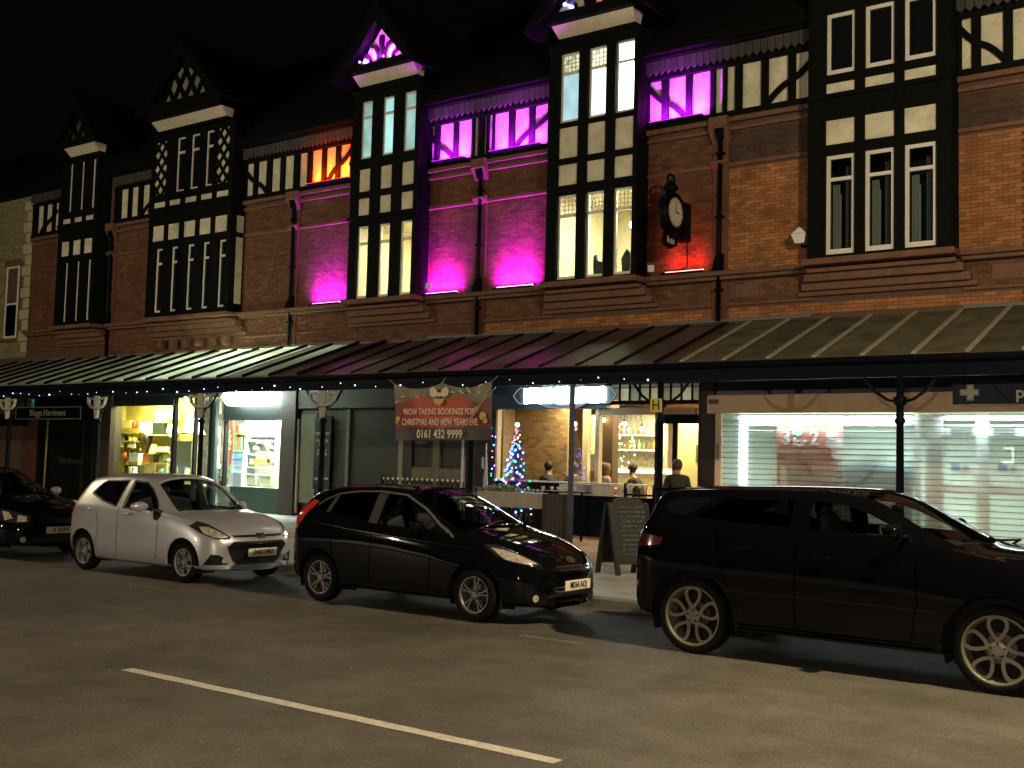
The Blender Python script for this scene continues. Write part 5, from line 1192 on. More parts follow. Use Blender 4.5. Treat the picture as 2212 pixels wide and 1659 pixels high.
# pale winged decorations on the left posts
pw = mat('pale_decoration', (.32, .30, .24), .6, noise=.1)
labs = ['pale winged decoration on the leftmost canopy post beside the hardware sign', 'pale winged decoration on the post left of the yellow lit window', 'pale winged decoration on the post between the two hardware windows', 'pale winged decoration on the post right of the lightbox sign']
for x, lb in zip(POSTS[:4], labs):
    d = thing('winged_decoration', lb, 'decoration', (x, GUT-.12, 3.0), 'winged decorations on the canopy posts')
    x += .12; y0, y1 = GUT-.2, GUT-.12
    MB().poly_xz([(x-.1, 3.38), (x+.1, 3.38), (x+.12, 3.15), (x+.05, 3.0), (x-.05, 3.0), (x-.12, 3.15)], y0, y1).build('body', pw, d, bevel=.01)
    MB().poly_xz([(x-.09, 2.98), (x+.1, 2.98), (x+.06, 2.74), (x-.05, 2.72)], y0, y1).build('tail', pw, d, bevel=.01)
    for s in (-1, 1):
        MB().band([(x+s*.06, 3.02), (x+s*.25, 3.05), (x+s*.38, 3.16), (x+s*.42, 3.30)], .05, y0, y1).build('wing', pw, d)
        MB().band([(x+s*.1, 3.28), (x+s*.25, 3.3), (x+s*.44, 3.32)], .045, y0, y1).build('wing', pw, d)

# ------------------------------------------------------------ terrace in front of the cafe
def railing(x0, x1, y, label, ztop=1.33, ball=True):
    f = thing('railing', label, 'railing', (x0, y, .13))
    for z in (.25, ztop-.16): box('rail', x0, x1, y-.012, y+.012, z, z+.04, iron, f)
    x = x0+.02; bar = None; fin = None
    while x < x1:
        if bar is None:
            o = MB().box(-.009, .009, -.009, .009, 0, ztop-.18).build('bar', iron); bar = o.data
            o2 = MB().ball((0, 0, 0), .026, 8, 6, 1.3).build('finial', mat('pale_finial', (.6, .52, .42), .4)); fin = o2.data
        else:
            o = bpy.data.objects.new('bar', bar); COL.objects.link(o); o2 = bpy.data.objects.new('finial', fin); COL.objects.link(o2)
        o.parent = f; o2.parent = f; o.location = Vector((x, y, .18))-Vector(f.location); o2.location = Vector((x, y, ztop+.02))-Vector(f.location)
        x += .147
    for x in (x0, x1): box('end_post', x-.025, x+.025, y-.025, y+.025, .13, ztop+.08, iron, f)
    return f
railing(-17.5, -14.9, 19.1, 'black railing with pale ball tips in front of the dark shuttered bar'); railing(-11.05, -10.4, 19.1, 'short black railing beside the canopy post at the cafe door', 1.36)
pb = thing('planter', 'long pale timber planter on a black frame before the cafe Christmas tree', 'planter', (-13.85, 19.1, .13))
box('trough', -14.62, -13.05, 18.95, 19.35, .85, 1.17, mat('pale_planter', (.33, .30, .25), .7, noise=.15, nscale=5), pb, .008)
for x in (-14.58, -13.1): 
    for y in (18.98, 19.32): box('leg', x-.025, x+.025, y-.025, y+.025, .13, .849, iron, pb)
box('lower_rail', -14.55, -13.13, 19.0, 19.03, .35, .39, iron, pb)
foliage('leaves', (-14.1, 19.15, 1.24), .45, .09, 300, .045, mat('planter_leaf', (.16, .20, .06), .7, vary=.4), pb)
for i in range(7): MB().ball((-13.7+i*.11, 19.1, 1.22), .035, 8, 5).build('pebble_ball', mat('glass_ball_%d' % (i % 3), [(.3,.3,.5), (.2,.4,.35), (.35,.3,.3)][i % 3], .15), pb, True)
dg = thing('slatted_screen', 'dark slatted screen closing the terrace between the planter and the thin pole', 'screen', (-12.6, 19.1, .13))
x = -13.0
while x < -12.3: box('slat', x, x+.09, 19.06, 19.09, .16, 1.17, mat('screen_slat', (.035, .028, .022), .6, noise=.3, nscale=6), dg); x += .11
box('rail', -13.02, -12.28, 19.091, 19.12, 1.0, 1.08, dark_wood, dg); box('rail', -13.02, -12.28, 19.091, 19.12, .3, .38, dark_wood, dg)
tb = thing('cafe_table', 'low black table of cups beside the Christmas tree in front of the cafe window', 'table', (-13.9, 20.2, .13))
box('table_top', -14.2, -12.75, 19.9, 20.5, 1.17, 1.2, black_paint, tb)
for x in (-14.1, -12.9):
    for y in (19.97, 20.43): box('leg', x-.02, x+.02, y-.02, y+.02, .13, 1.17, iron, tb)
for i in range(5): tag(MB().lathe([(.03, 1.2), (.04, 1.29)], (-13.7+i*.2, 20.1+.05*(i % 2), 0), 'z', 10).build('cup', mat('cup_warm', (.6, .45, .3), .4), None, True), ['leftmost', 'second from left', 'middle', 'fourth from left', 'rightmost'][i]+' small cup in the row on the black terrace table', 'cup', 'cups on the terrace table')
# potted shrubs behind the railing
for i, (x, lb) in enumerate(((-17.0, 'low shrub with small pale flowers behind the left end of the railing'), (-15.6, 'low green shrub behind the middle of the railing'), (-15.0, 'dark shrub in a tub beside the planter'))):
    p = thing('shrub', lb, 'plant', (x, 19.4, .13)); foliage('leaves', (x, 19.45, 1.0), .4, .25, 260, .05, leaf_m if i != 1 else leaf_l, p)
    MB().lathe([(.16, .13), (.22, .7), (.2, .72)], (x, 19.45, 0), 'z', 12).build('tub', brown_paint, p)
    if i == 0:
        for j in range(5): MB().ball((x-.3+j*.15, 19.3, 1.18+.06*(j % 2)), .025, 6, 4).build('flower', mat('pale_flower', (.7,.65,.4), .6), p)
# christmas tree
tx, ty = -14.93, 20.8
ct = thing('christmas_tree', 'slim Christmas tree covered in blue, green and pink lights outside the cafe', 'christmas tree', (tx, ty, .13))
MB().lathe([(.16, .13), (.19, .42)], (tx, ty, 0), 'z', 14).build('pot', mat('tree_pot', (.1,.1,.12), .5), ct); MB().tube([(tx, ty, .3), (tx, ty, 2.55)], [.03, .008], 7).build('trunk', brown_paint, ct)
m = MB()
for i in range(2600):
    t = random.random()**.8; z = .5+2.1*t; r = (.50*(1-t)+.02)*math.sqrt(random.uniform(.05, 1)); a = random.uniform(0, 6.28)
    p = Vector((tx+r*math.cos(a), ty+r*math.sin(a), z-.1*r)); d = Vector((math.cos(a), math.sin(a), -.35+random.uniform(-.2, .2)))*.07; w = Vector((-math.sin(a), math.cos(a), random.uniform(-.4, .4)))*.012
    k = len(m.v); m.v += [tuple(p-w), tuple(p+w), tuple(p+d)]; m.f.append((k, k+1, k+2))
m.build('needles', mat('fir_needles', (.018, .045, .02), .7, vary=.4), ct)
tcs = [((.06, .10, 1), 22), ((.04, .22, 1), 20), ((.03, 1, .3), 2.6), ((1, .2, .35), 2.8), ((1, .65, .45), 2.6), ((.06, .75, .8), 3), ((.3, .1, 1), 11)]
te = [emit_mat('tree_bulb_%d' % i, c, s) for i, (c, s) in enumerate(tcs)]
tms = []
for q in te: o = MB().ball((0, 0, 0), .024, 6, 4).build('bulb', q); tms.append(o.data); bpy.data.objects.remove(o)
for i in range(105):
    t = (i+.5)/105; z = .62+1.95*t**1.05; r = (.50*(1-t)+.03)*random.uniform(.75, 1.02); a = i*2.4
    if math.sin(a) > .45: a = -a
    mi = random.choice([0, 1, 2, 3, 4, 5, 6, 0, 1, 6, 0, 1, 0, 1]) if t < .85 else random.choice([3, 4])
    o = bpy.data.objects.new('bulb', tms[mi]); COL.objects.link(o); o.parent = ct; o.location = Vector((tx+r*math.cos(a), ty+r*math.sin(a), z))-Vector(ct.location)
    s_ = random.uniform(.7, 1.3); o.scale = (s_, s_, s_)
MB().ball((tx, ty, 2.66), .05, 10, 6).build('star', emit_mat('tree_star', (1, .8, .85), 14), ct)
light('tree_glow', 'POINT', (tx+.1, ty-.5, 1.25), 1.2, (.2, .15, 1), ct, .15)
hs2 = thing('hanging_light_strand', 'strand of green and violet lights hanging at the left edge of the cafe window', 'fairy lights', (-16.35, F-.2, 1.5))
MB().tube([(-16.3, F-.2, 3.0), (-16.32, F-.2, 2.0), (-16.25, F-.2, 1.3)], .006, 5).build('wire', iron, hs2)
for z, c in ((2.62, 2), (2.59, 2), (2.42, 0), (2.4, 6), (2.2, 1), (2.05, 3), (1.9, 4), (1.7, 6), (1.62, 0), (1.5, 2), (1.45, 2), (1.36, 1)):
    o = bpy.data.objects.new('bulb', tms[c]); COL.objects.link(o); o.parent = hs2; o.location = Vector((-16.35+random.uniform(-.1, .12), F-.22, z))-Vector(hs2.location); o.scale = (.8, .8, .8)
um = thing('folded_parasol', 'slim pale furled parasol leaning behind the planter beside the strand of lights', 'parasol', (-15.35, 20.0, .13))
MB().lathe([(.03, 1.1), (.06, 1.25), (.035, 1.6), (.012, 2.1)], (-15.2, 20.0, 0), 'z', 8).build('canopy', mat('pale_canvas', (.4, .36, .33), .7), um, True); MB().tube([(-15.2, 20.0, .15), (-15.2, 20.0, 2.2)], .015, 6).build('pole', pale_metal, um)

# ------------------------------------------------------------ chalk board
ab = thing('chalk_board', 'standing chalk board with rounded top on the pavement behind the big dark car', 'A-board', (-8.75, 15.0, .13))
green = mat('dark_green_frame', (.004, .012, .008), .4); chalk = mat('chalkboard', (.008, .011, .010), .6, noise=.5, nscale=7)
def leaf(dx0, dx1, lean, frm, fac, yy):
    # one leaf of the board, facing right-forward; built in its own plane between a and b
    pass
A0, A1 = Vector((-8.62, 14.72, 0)), Vector((-8.28, 15.22, 0))     # near-right leaf foot
B0, B1 = Vector((-9.06, 14.86, 0)), Vector((-8.72, 15.36, 0))
T0, T1 = Vector((-8.86, 14.80, 1.3)), Vector((-8.52, 15.30, 1.3))
def quadp(p0, p1, q0, q1, u, v): return (p0*(1-u)+p1*u)*(1-v)+(q0*(1-u)+q1*u)*v
for (p0, p1), nm in (((A0, A1), 'front'), ((B0, B1), 'back')):
    out = ((p0+p1)/2-(T0+T1)/2); out.z = 0; out.normalize()
    def P(u, v, d=0):
        q = quadp(p0, p1, T0, T1, u, v); q = q + out*d; q.z = .13+1.18*v; return q
    m = MB(); prof = [(0, .16), (1, .16), (1, .9), (.85, .97), (.5, 1.0), (.15, .97), (0, .9)]
    n = len(prof); m.v = [tuple(P(u, v, .0)) for u, v in prof]+[tuple(P(u, v, .02)) for u, v in prof]
    m.f = [tuple(range(n)), tuple(range(2*n-1, n-1, -1))]+[(i, (i+1) % n, n+(i+1) % n, n+i) for i in range(n)]
    pn = m.build('board', chalk, ab)
    for u0, u1, v0, v1 in ((-.06, .05, 0, .92), (.95, 1.06, 0, .92), (.05, .95, .14, .19)):
        m = MB(); m.v = [tuple(P(u, v, d)) for d in (-.012, .03) for u, v in ((u0, v0), (u1, v0), (u1, v1), (u0, v1))]
        m.f = [(0,1,2,3), (7,6,5,4), (0,1,5,4), (1,2,6,5), (2,3,7,6), (3,0,4,7)]; m.build('frame', green, ab)
    if nm == 'front':
        sm_ = MB(); cm = mat('chalk_marks', (.10, .12, .11), .9)
        for r_ in range(11):
            v = .86-r_*.06; u = .18+random.uniform(0, .1)
            while u < .85:
                w = random.uniform(.03, .10); k = len(sm_.v); h = random.uniform(.012, .022)
                sm_.v += [tuple(P(a, b_, .023)) for a, b_ in ((u, v), (u+w, v+random.uniform(-.01, .01)), (u+w, v+h), (u, v+h))]; sm_.f.append((k, k+1, k+2, k+3)); u += w+random.uniform(.02, .05)
        o = sm_.build('chalk_writing', cm, ab); o['kind'] = 'stuff'

# ------------------------------------------------------------ street lamps on the far pavement, both beyond the frame
for (x, y, z), LW, lb in zip(LAMPS, LAMP_W, ['street lamp reaching over the big dark car, beyond the right edge', 'street lamp on the shop side pavement, beyond the left edge']):
    s = thing('street_lamp', lb, 'street lamp', (x, 12.65, .13), 'street lamps on the shop side pavement')
    MB().lathe([(.12, .13), (.11, 1.2), (.075, 1.3), (.055, z-.1)], (x, 12.65, 0), 'z', 12).build('column', pale_metal, s, True)
    MB().tube([(x, 12.65, z-.2), (x, 12.2, z+.05), (x, y+.2, z+.14)], .035, 8).build('arm', pale_metal, s, True)
    MB().box(x-.16, x+.16, y-.35, y+.3, z+.08, z+.2).build('lamp_head', pale_metal, s, bevel=.03)
    light('lamp_light', 'POINT', (x, y, z-.1), LW, LAMP_COL, s, .12)
    MB().ball((x, y, z+.03), .05).build('lamp_bulb', emit_mat('sodium_bulb', LAMP_COL, 30), s)
# unseen lamps added across the road to fill the shutter box and car sides
for i, (x, lb) in enumerate(((1.5, 'added fill lamp across the road, nearest the viewpoint'), (-25.0, 'added fill lamp across the road, further left'))):
    s = thing('fill_lamp', lb, 'lamp', (x, -9.0, 3.1), 'added fill lamps across the road')
    MB().tube([(x, -9.0, .0), (x, -9.0, 3.0)], .05, 8).build('column', iron, s, True); box('backing', x-.15, x+.15, -9.05, -8.98, 2.95, 3.3, iron, s); MB().ball((x, -8.85, 3.1), .08).build('globe', emit_mat('warm_globe', (1, .8, .5), 20), s)
    light('lamp_light', 'POINT', (x, -8.7, 3.1), 2700, (1, .82, .62), s, .1)
# ------------------------------------------------------------ cars
def interp(tab, x):
    # monotone-ish cubic through rows (x, ...)
    n = len(tab)
    if x <= tab[0][0]: return tab[0][1:]
    if x >= tab[-1][0]: return tab[-1][1:]
    for i in range(n-1):
        if tab[i][0] <= x <= tab[i+1][0]: break
    x0, x1 = tab[i][0], tab[i+1][0]; t = (x-x0)/(x1-x0); out = []
    for c in range(1, len(tab[0])):
        d = (tab[i+1][c]-tab[i][c])/(x1-x0)
        def sl(j):
            if j == 0: return (tab[1][c]-tab[0][c])/(tab[1][0]-tab[0][0])
            if j == n-1: return (tab[-1][c]-tab[-2][c])/(tab[-1][0]-tab[-2][0])
            a = (tab[j][c]-tab[j-1][c])/(tab[j][0]-tab[j-1][0]); b = (tab[j+1][c]-tab[j][c])/(tab[j+1][0]-tab[j][0])
            return 0 if a*b <= 0 else 2*a*b/(a+b)
        m0, m1 = sl(i)*(x1-x0), sl(i+1)*(x1-x0); t2, t3 = t*t, t*t*t
        out.append((2*t3-3*t2+1)*tab[i][c]+(t3-2*t2+t)*m0+(-2*t3+3*t2)*tab[i+1][c]+(t3-t2)*m1)
    return out
def body_mesh(tab, L, bulge_f=.12, bulge_r=.07, shoulder=.012):
    xs = sorted(set([tab[0][0], tab[-1][0]] + [tab[0][0]+(tab[-1][0]-tab[0][0])*i/56 for i in range(57)] + [tab[0][0]+.02, tab[-1][0]-.02]))
    V = []; Fc = []; rows = []
    for x in xs:
        zb, wm, zbelt, wb, wr, zr, zt = interp(tab, x)
        hb = zbelt-zb
        half = [(0, zb), (.55*wm, zb), (.90*wm, zb+.005), (.975*wm, zb+.06), (.995*wm, zb+.22*hb), (wm, zb+.45*hb), (.997*wm, zb+.66*hb), (wm*.5+wb*.5+shoulder, zb+.86*hb), (wb+.004, zbelt-.012), (wb-.012, zbelt+.012),
                (wb+(wr-wb)*.36, zbelt+(zr-zbelt)*.40), (wb+(wr-wb)*.74, zbelt+(zr-zbelt)*.78), (wr, zr), (wr*.90, zr+(zt-zr)*.42), (wr*.66, zr+(zt-zr)*.76), (wr*.35, zr+(zt-zr)*.94), (0, zt)]
        ring = [(y, z) for y, z in half] + [(-y, z) for y, z in half[-2:0:-1]]
        row = []
        tf = max(0, (x-(L-1.3))/1.3); tr = max(0, (.6-x)/.6)
        for y, z in ring:
            q = min(1, abs(y)/max(.3, wm)); xx = x - bulge_f*tf**1.5*q**2.2 + bulge_r*tr**1.5*q**2.4
            row.append(len(V)); V.append((xx, y, z))
        rows.append(row)
    n = len(rows[0])
    for a, b in zip(rows[:-1], rows[1:]):
        for j in range(n): Fc.append((a[j], a[(j+1) % n], b[(j+1) % n], b[j]))
    h = n//2
    for row, rev in ((rows[0], False), (rows[-1], True)):      # end caps as ladders left-right
        for j in range(0, h):
            a, b, c, d = row[j], row[j+1], row[(n-j-1) % n], row[(n-j) % n]
            q = []
            for i_ in (a, b, c, d):
                if i_ not in q: q.append(i_)
            if len(q) >= 3: Fc.append(tuple(q[::-1] if rev else q))
    me = bpy.data.meshes.new('body'); me.from_pydata(V, [], Fc); me.update()
    bm = bmesh.new(); bm.from_mesh(me); bmesh.ops.recalc_face_normals(bm, faces=bm.faces); bm.to_mesh(me); bm.free()
    return me
def eval_mesh(me, mods):
    o = bpy.data.objects.new('tmp', me); COL.objects.link(o)
    for kind, kw in mods:
        md = o.modifiers.new('m', kind)
        for k, v in kw.items(): setattr(md, k, v)
    dg = bpy.context.evaluated_depsgraph_get(); r = bpy.data.meshes.new_from_object(o.evaluated_get(dg)); bpy.data.objects.remove(o)
    return r
def sm(me, on=True):
    for p in me.polygons: p.use_smooth = on
class Car:
    def __init__(s, name, label, group, off, yc, tab, L, paint, **kw):
        s.off = Vector((off, yc, 0)); s.root = thing(name, label, 'car', (off, yc, 0), group); s.L = L
        base = eval_mesh(body_mesh(tab, L, **{k: kw[k] for k in ('bulge_f', 'bulge_r') if k in kw}), [('SUBSURF', dict(levels=1, render_levels=1))])
        bm = bmesh.new(); bm.from_mesh(base); s.bvh = BVHTree.FromBMesh(bm); bm.free()
        s.base = base; s.paint = paint; s.tab = tab
    def local(s, m, name, mt, parent=None, smooth=False, bevel=0):
        m.v = [tuple(Vector(v)+s.off) for v in m.v]; return m.build(name, mt, parent or s.root, smooth, bevel)
    def cut(s, side_polys, screen, wheels, wr, thick=.03):
        shell = eval_mesh(s.base, [('SOLIDIFY', dict(thickness=thick, offset=-1))])
        c = MB()
        for pl in side_polys: c.poly_xz(pl, -1.3, 1.3)
        if screen:
            n = len(c.v); k = len(screen); z0, z1 = s.scr_z, 2.3
            c.v += [(x, y, z0) for x, y in screen]+[(x, y, z1) for x, y in screen]
            c.f += [tuple(n+i for i in range(k))[::-1], tuple(n+k+i for i in range(k))]+[(n+i, n+(i+1) % k, n+k+(i+1) % k, n+k+i) for i in range(k)]
        for x in wheels:
            for sg in (-1, 1): c.lathe([(wr, sg*.55), (wr, sg*1.3)], (x, 0, s.wz), 'y', 36)
        cm = bpy.data.meshes.new('cut'); cm.from_pydata(c.v, [], c.f); cm.update()
        bm = bmesh.new(); bm.from_mesh(cm); bmesh.ops.recalc_face_normals(bm, faces=bm.faces); bm.to_mesh(cm); bm.free()
        co = bpy.data.objects.new('cut', cm); COL.objects.link(co)
        r = eval_mesh(shell, [('BOOLEAN', dict(operation='DIFFERENCE', object=co, solver='EXACT'))])
        bpy.data.objects.remove(co)
        sm(r); r.materials.clear(); r.materials.append(s.paint)
        o = bpy.data.objects.new('body', r); COL.objects.link(o); o.parent = s.root
        bm = bmesh.new(); bm.from_mesh(r)
        for e in bm.edges:
            if len(e.link_faces) == 2 and e.calc_face_angle(0) > .6: e.smooth = False
        bm.to_mesh(r); bm.free()
        return o
    def decal(s, name, pts, d, mt, off=.004, parent=None, grid=.05, both=False, skirt=.012, smooth=True):
        """a fitted piece: outline pts (3D guesses) thrown along d onto the body, then given thickness"""
        if both:
            a = s.decal(name, pts, d, mt, off, parent, grid, False, skirt, smooth)
            s.decal(name, [(x, -y, z) for x, y, z in pts], (d[0], -d[1], d[2]), mt, off, parent, grid, False, skirt, smooth); return a
        d = Vector(d).normalized(); up = Vector((0, 0, 1)) if abs(d.z) < .8 else Vector((1, 0, 0))
        u = d.cross(up).normalized(); v = u.cross(d).normalized()
        P2 = [(Vector(p).dot(u), Vector(p).dot(v)) for p in pts]; dep = sum(Vector(p).dot(d) for p in pts)/len(pts)
        bm = bmesh.new(); vs = [bm.verts.new((a, b, 0)) for a, b in P2]
        for t in tessellate_polygon([[Vector((a, b, 0)) for a, b in P2]]):
            try: bm.faces.new([vs[i] for i in t])
            except ValueError: pass
        for ax in (0, 1):
            lo = min(p[ax] for p in P2); hi = max(p[ax] for p in P2); q = lo+grid
            while q < hi-1e-4:
                co = (q, 0, 0) if ax == 0 else (0, q, 0); no = (1, 0, 0) if ax == 0 else (0, 1, 0)
                bmesh.ops.bisect_plane(bm, geom=bm.verts[:]+bm.edges[:]+bm.faces[:], plane_co=co, plane_no=no, dist=1e-5); q += grid
        bmesh.ops.dissolve_limit(bm, angle_limit=.001, verts=[], edges=[]) if False else None
        for w in bm.verts:
            p = u*w.co.x + v*w.co.y + d*dep
            hit = s.bvh.ray_cast(p-d*1.2, d, 2.4)
            if hit[0] is None: hit = s.bvh.find_nearest(p)
            nrm = hit[1]
            if nrm.dot(d) > 0: nrm = -nrm
            w.co = hit[0] + nrm*off
        bmesh.ops.recalc_face_normals(bm, faces=bm.faces)
        if bm.faces and sum((f.normal.dot(d) for f in bm.faces)) > 0: bmesh.ops.reverse_faces(bm, faces=bm.faces)
        if skirt:
            be = [e for e in bm.edges if len(e.link_faces) == 1]
            r = bmesh.ops.extrude_edge_only(bm, edges=be)
            for w in [g for g in r['geom'] if isinstance(g, bmesh.types.BMVert)]: w.co += d*skirt
        me = bpy.data.meshes.new(name); bm.to_mesh(me); bm.free(); sm(me, smooth); me.materials.append(mt)
        if smooth:
            bm = bmesh.new(); bm.from_mesh(me)
            for e in bm.edges:
                if len(e.link_faces) == 2 and e.calc_face_angle(0) > .7: e.smooth = False
            bm.to_mesh(me); bm.free()
        o = bpy.data.objects.new(name, me); COL.objects.link(o); o.parent = parent or s.root
        return o
    def strip(s, name, line, d, w, mt, off=.004, both=False, parent=None):
        """a narrow fitted strip along a polyline"""
        for sg in ((1, -1) if both else (1,)):
            dd = Vector((d[0], d[1]*sg, d[2])).normalized(); pts = []
            L_ = [Vector((x, y*sg, z)) for x, y, z in line]
            for a, b in zip(L_[:-1], L_[1:]):
                n = max(1, int((b-a).length/.06))
                for i in range(n): pts.append(a.lerp(b, i/n))
            pts.append(L_[-1]); V = []; Fc = []
            side = None
            for i, p in enumerate(pts):
                t = (pts[min(i+1, len(pts)-1)]-pts[max(i-1, 0)]).normalized(); sd = t.cross(dd).normalized()*w/2
                for q in (p-sd, p+sd):
                    h = s.bvh.ray_cast(q-dd*1.2, dd, 2.4)
                    if h[0] is None: h = s.bvh.find_nearest(q)
                    nn = h[1] if h[1].dot(dd) < 0 else -h[1]
                    V.append(h[0]+nn*off)
            for i in range(len(pts)-1): Fc.append((2*i, 2*i+1, 2*i+3, 2*i+2))
            me = bpy.data.meshes.new(name); me.from_pydata(V, [], Fc); me.materials.append(mt); sm(me)
            o = bpy.data.objects.new(name, me); COL.objects.link(o); o.parent = parent or s.root
        return o
    def wheel(s, x, side, r, w, rr, style, rim):
        y = side*s.wy; hub = MB()
        yo = y; yi = y-side*w
        hub.lathe([(.0001, yi+side*.05), (.13, yi+side*.05), (.13, yi+side*.09), (.0001, yi+side*.09)], (x, 0, s.wz), 'y', 20)
        hb = s.local(hub, 'wheel', mat('brake_disc', (.12, .11, .1), .4, metal=.7))
        t = MB(); o = side
        t.lathe([(rr-.012, yi), (rr+.01, yi), (r-.03, yi+o*.005), (r-.006, yi+o*.025), (r, yi+o*.06), (r, yo-o*.05), (r-.006, yo-o*.022), (r-.03, yo-o*.004), (rr+.03, yo+o*.0), (rr+.004, yo-o*.008), (rr-.012, yo-o*.02)], (x, 0, s.wz), 'y', 48, False)
        s.local(t, 'tyre', mat('tyre_rubber', (.007, .0065, .006), .85, noise=.2, nscale=15, spec=.15), hb, True)
        if side < 0:
            g = MB()     # barrel and lip
            g.lathe([(rr-.03, yi+o*.01), (rr-.03, yo-o*.05), (rr-.018, yo-o*.03), (rr-.012, yo-o*.012), (rr+.005, yo-o*.008), (rr+.006, yo-o*.016)], (x, 0, s.wz), 'y', 40, False)
            s.local(g, 'rim', rim, hb, True)
            def rib(p, wd, nm='spoke', dep=.03):
                m = MB().band(p, wd, yo-o*.03, yo-o*(.03+dep)); m.v = [(a+x, b, c+s.wz) for a, b, c in m.v]; return s.local(m, nm, rim, hb, False, .004)
            def pol(a, rad): return (rad*math.cos(a), rad*math.sin(a))
            if style == 'petal':
                for k in range(5):
                    a = math.pi/2+k*2*math.pi/5
                    lp = []
                    for q in range(29):
                        t = 2*math.pi*q/28; u_, v_ = .182+.092*math.cos(t), .068*(1+.42*math.cos(t))*math.sin(t)
                        lp.append((u_*math.cos(a)-v_*math.sin(a), u_*math.sin(a)+v_*math.cos(a)))
                    m = MB().band(lp, .030, yo-o*.028, yo-o*.06); m.v = [(a_+x, b_, c_+s.wz) for a_, b_, c_ in m.v]; s.local(m, 'spoke', rim, hb)
                    rib([pol(a, .04), pol(a, .11)], .05)
                nb, hr = 5, .075
            elif style == 'twin':
                for k in range(5):
                    a = math.pi/2-.12+k*2*math.pi/5
                    for sg in (-1, 1): rib([pol(a+sg*.10, .05), pol(a+sg*.14, .11), pol(a+sg*.17, rr-.02)], .022)
                nb, hr = 5, .06
            else:
                for k in range(5):
                    a = math.pi/2+.25+k*2*math.pi/5
                    rib([pol(a, .03), pol(a, .11)], .06)
                    for sg in (-1, 1): rib([pol(a+sg*.05, .08), pol(a+sg*.2, .13), pol(a+sg*.27, rr-.018)], .042)
                    rib([pol(a-.3, rr-.03), pol(a, rr-.024), pol(a+.3, rr-.03)], .03)
                nb, hr = 5, .06
            c = MB().lathe([(.0001, yo-o*.02), (hr*.6, yo-o*.02), (hr, yo-o*.03), (hr, yo-o*.07)], (x, 0, s.wz), 'y', 20); s.local(c, 'hub_cap', rim, hb)
            for k in range(nb):
                px, pz = pol(k*2*math.pi/nb+.3, hr*.75); b = MB().lathe([(.0001, yo-o*.018), (.009, yo-o*.018), (.009, yo-o*.03)], (x+px, 0, s.wz+pz), 'y', 8); s.local(b, 'wheel_nut', iron, hb)
            bk_ = MB().lathe([(.0001, yi+o*.04), (rr-.03, yi+o*.04)], (x, 0, s.wz), 'y', 30); s.local(bk_, 'backplate', black_flat, hb)
    def well(s, x, wr):
        for sd in (-1, 1):
            m = MB(); pr = []; n = 20
            for i in range(n):
                a0, a1 = math.pi*(-.12+1.24*i/n), math.pi*(-.12+1.24*(i+1)/n); r_ = wr+.006; k = len(m.v)
                y0, y1 = sd*.52, sd*(s.wy-.03)
                for a in (a0, a1):
                    for y in (y0, y1): m.v.append((x+r_*math.cos(a), y, s.wz+r_*math.sin(a)))
                m.f.append((k, k+1, k+3, k+2))
            k = len(m.v); m.v += [(x-wr, sd*.52, .15), (x+wr, sd*.52, .15), (x+wr, sd*.52, s.wz+wr+.02), (x-wr, sd*.52, s.wz+wr+.02)]; m.f.append((k, k+1, k+2, k+3))
            s.local(m, 'wheel_arch_liner', black_flat)
    def interior(s, xf, xr, zs, xd, zd, w=.6, hi=.62):
        seat = mat('car_seat_fabric', (.035, .034, .034), .8); 
        for y in (-.36, .36):
            q = MB(); q.box(xf-.05, xf+.48, y-.24, y+.24, zs-.14, zs); st = s.local(q, 'seat', seat, bevel=.03)
            q = MB(); q.hexa([(xf-.12, y-.23, zs-.02), (xf+.02, y-.23, zs-.02), (xf+.02, y+.23, zs-.02), (xf-.12, y+.23, zs-.02), (xf-.30, y-.20, zs+.58), (xf-.20, y-.20, zs+.58), (xf-.20, y+.20, zs+.58), (xf-.30, y+.20, zs+.58)]); s.local(q, 'seat_back', seat, st, bevel=.03)
            q = MB(); q.box(xf-.34, xf-.22, y-.12, y+.12, zs+hi, zs+hi+.17); s.local(q, 'headrest', seat, st, bevel=.03)
        q = MB(); q.box(xr-.05, xr+.45, -w, w, zs-.12, zs+.02); q.hexa([(xr-.1, -w, zs), (xr+.04, -w, zs), (xr+.04, w, zs), (xr-.1, w, zs), (xr-.26, -w+.05, zs+.52), (xr-.14, -w+.05, zs+.52), (xr-.14, w-.05, zs+.52), (xr-.26, w-.05, zs+.52)])
        q.box(xr-.28, xr-.18, -.46, -.22, zs+.54, zs+.7).box(xr-.28, xr-.18, .22, .46, zs+.54, zs+.7); s.local(q, 'rear_bench', seat, bevel=.03)
        q = MB(); q.hexa([(xd-.25, -.66, zd-.35), (xd+.2, -.66, zd-.35), (xd+.2, .66, zd-.35), (xd-.25, .66, zd-.35), (xd-.22, -.64, zd), (xd+.38, -.60, zd-.03), (xd+.38, .60, zd-.03), (xd-.22, .64, zd)]); s.local(q, 'dashboard', mat('dash_plastic', (.02,.02,.02), .6), bevel=.02)
        q = MB(); c = Vector((xd-.33, -.36, zd-.04)); q.tube([(c.x-.10*math.sin(t), c.y+.18*math.cos(t), c.z+.17*math.sin(t)) for t in [k*math.pi/8 for k in range(16)]], .014, 6, True); q.box(c.x-.01, c.x+.02, c.y-.17, c.y+.17, c.z-.02, c.z+.02); s.local(q, 'steering_wheel', mat('dash_plastic', (.02,.02,.02), .6), smooth=True)
        q = MB(); q.box(.5, s.L-.6, -.7, .7, .24, .27); s.local(q, 'floor_pan', black_flat)
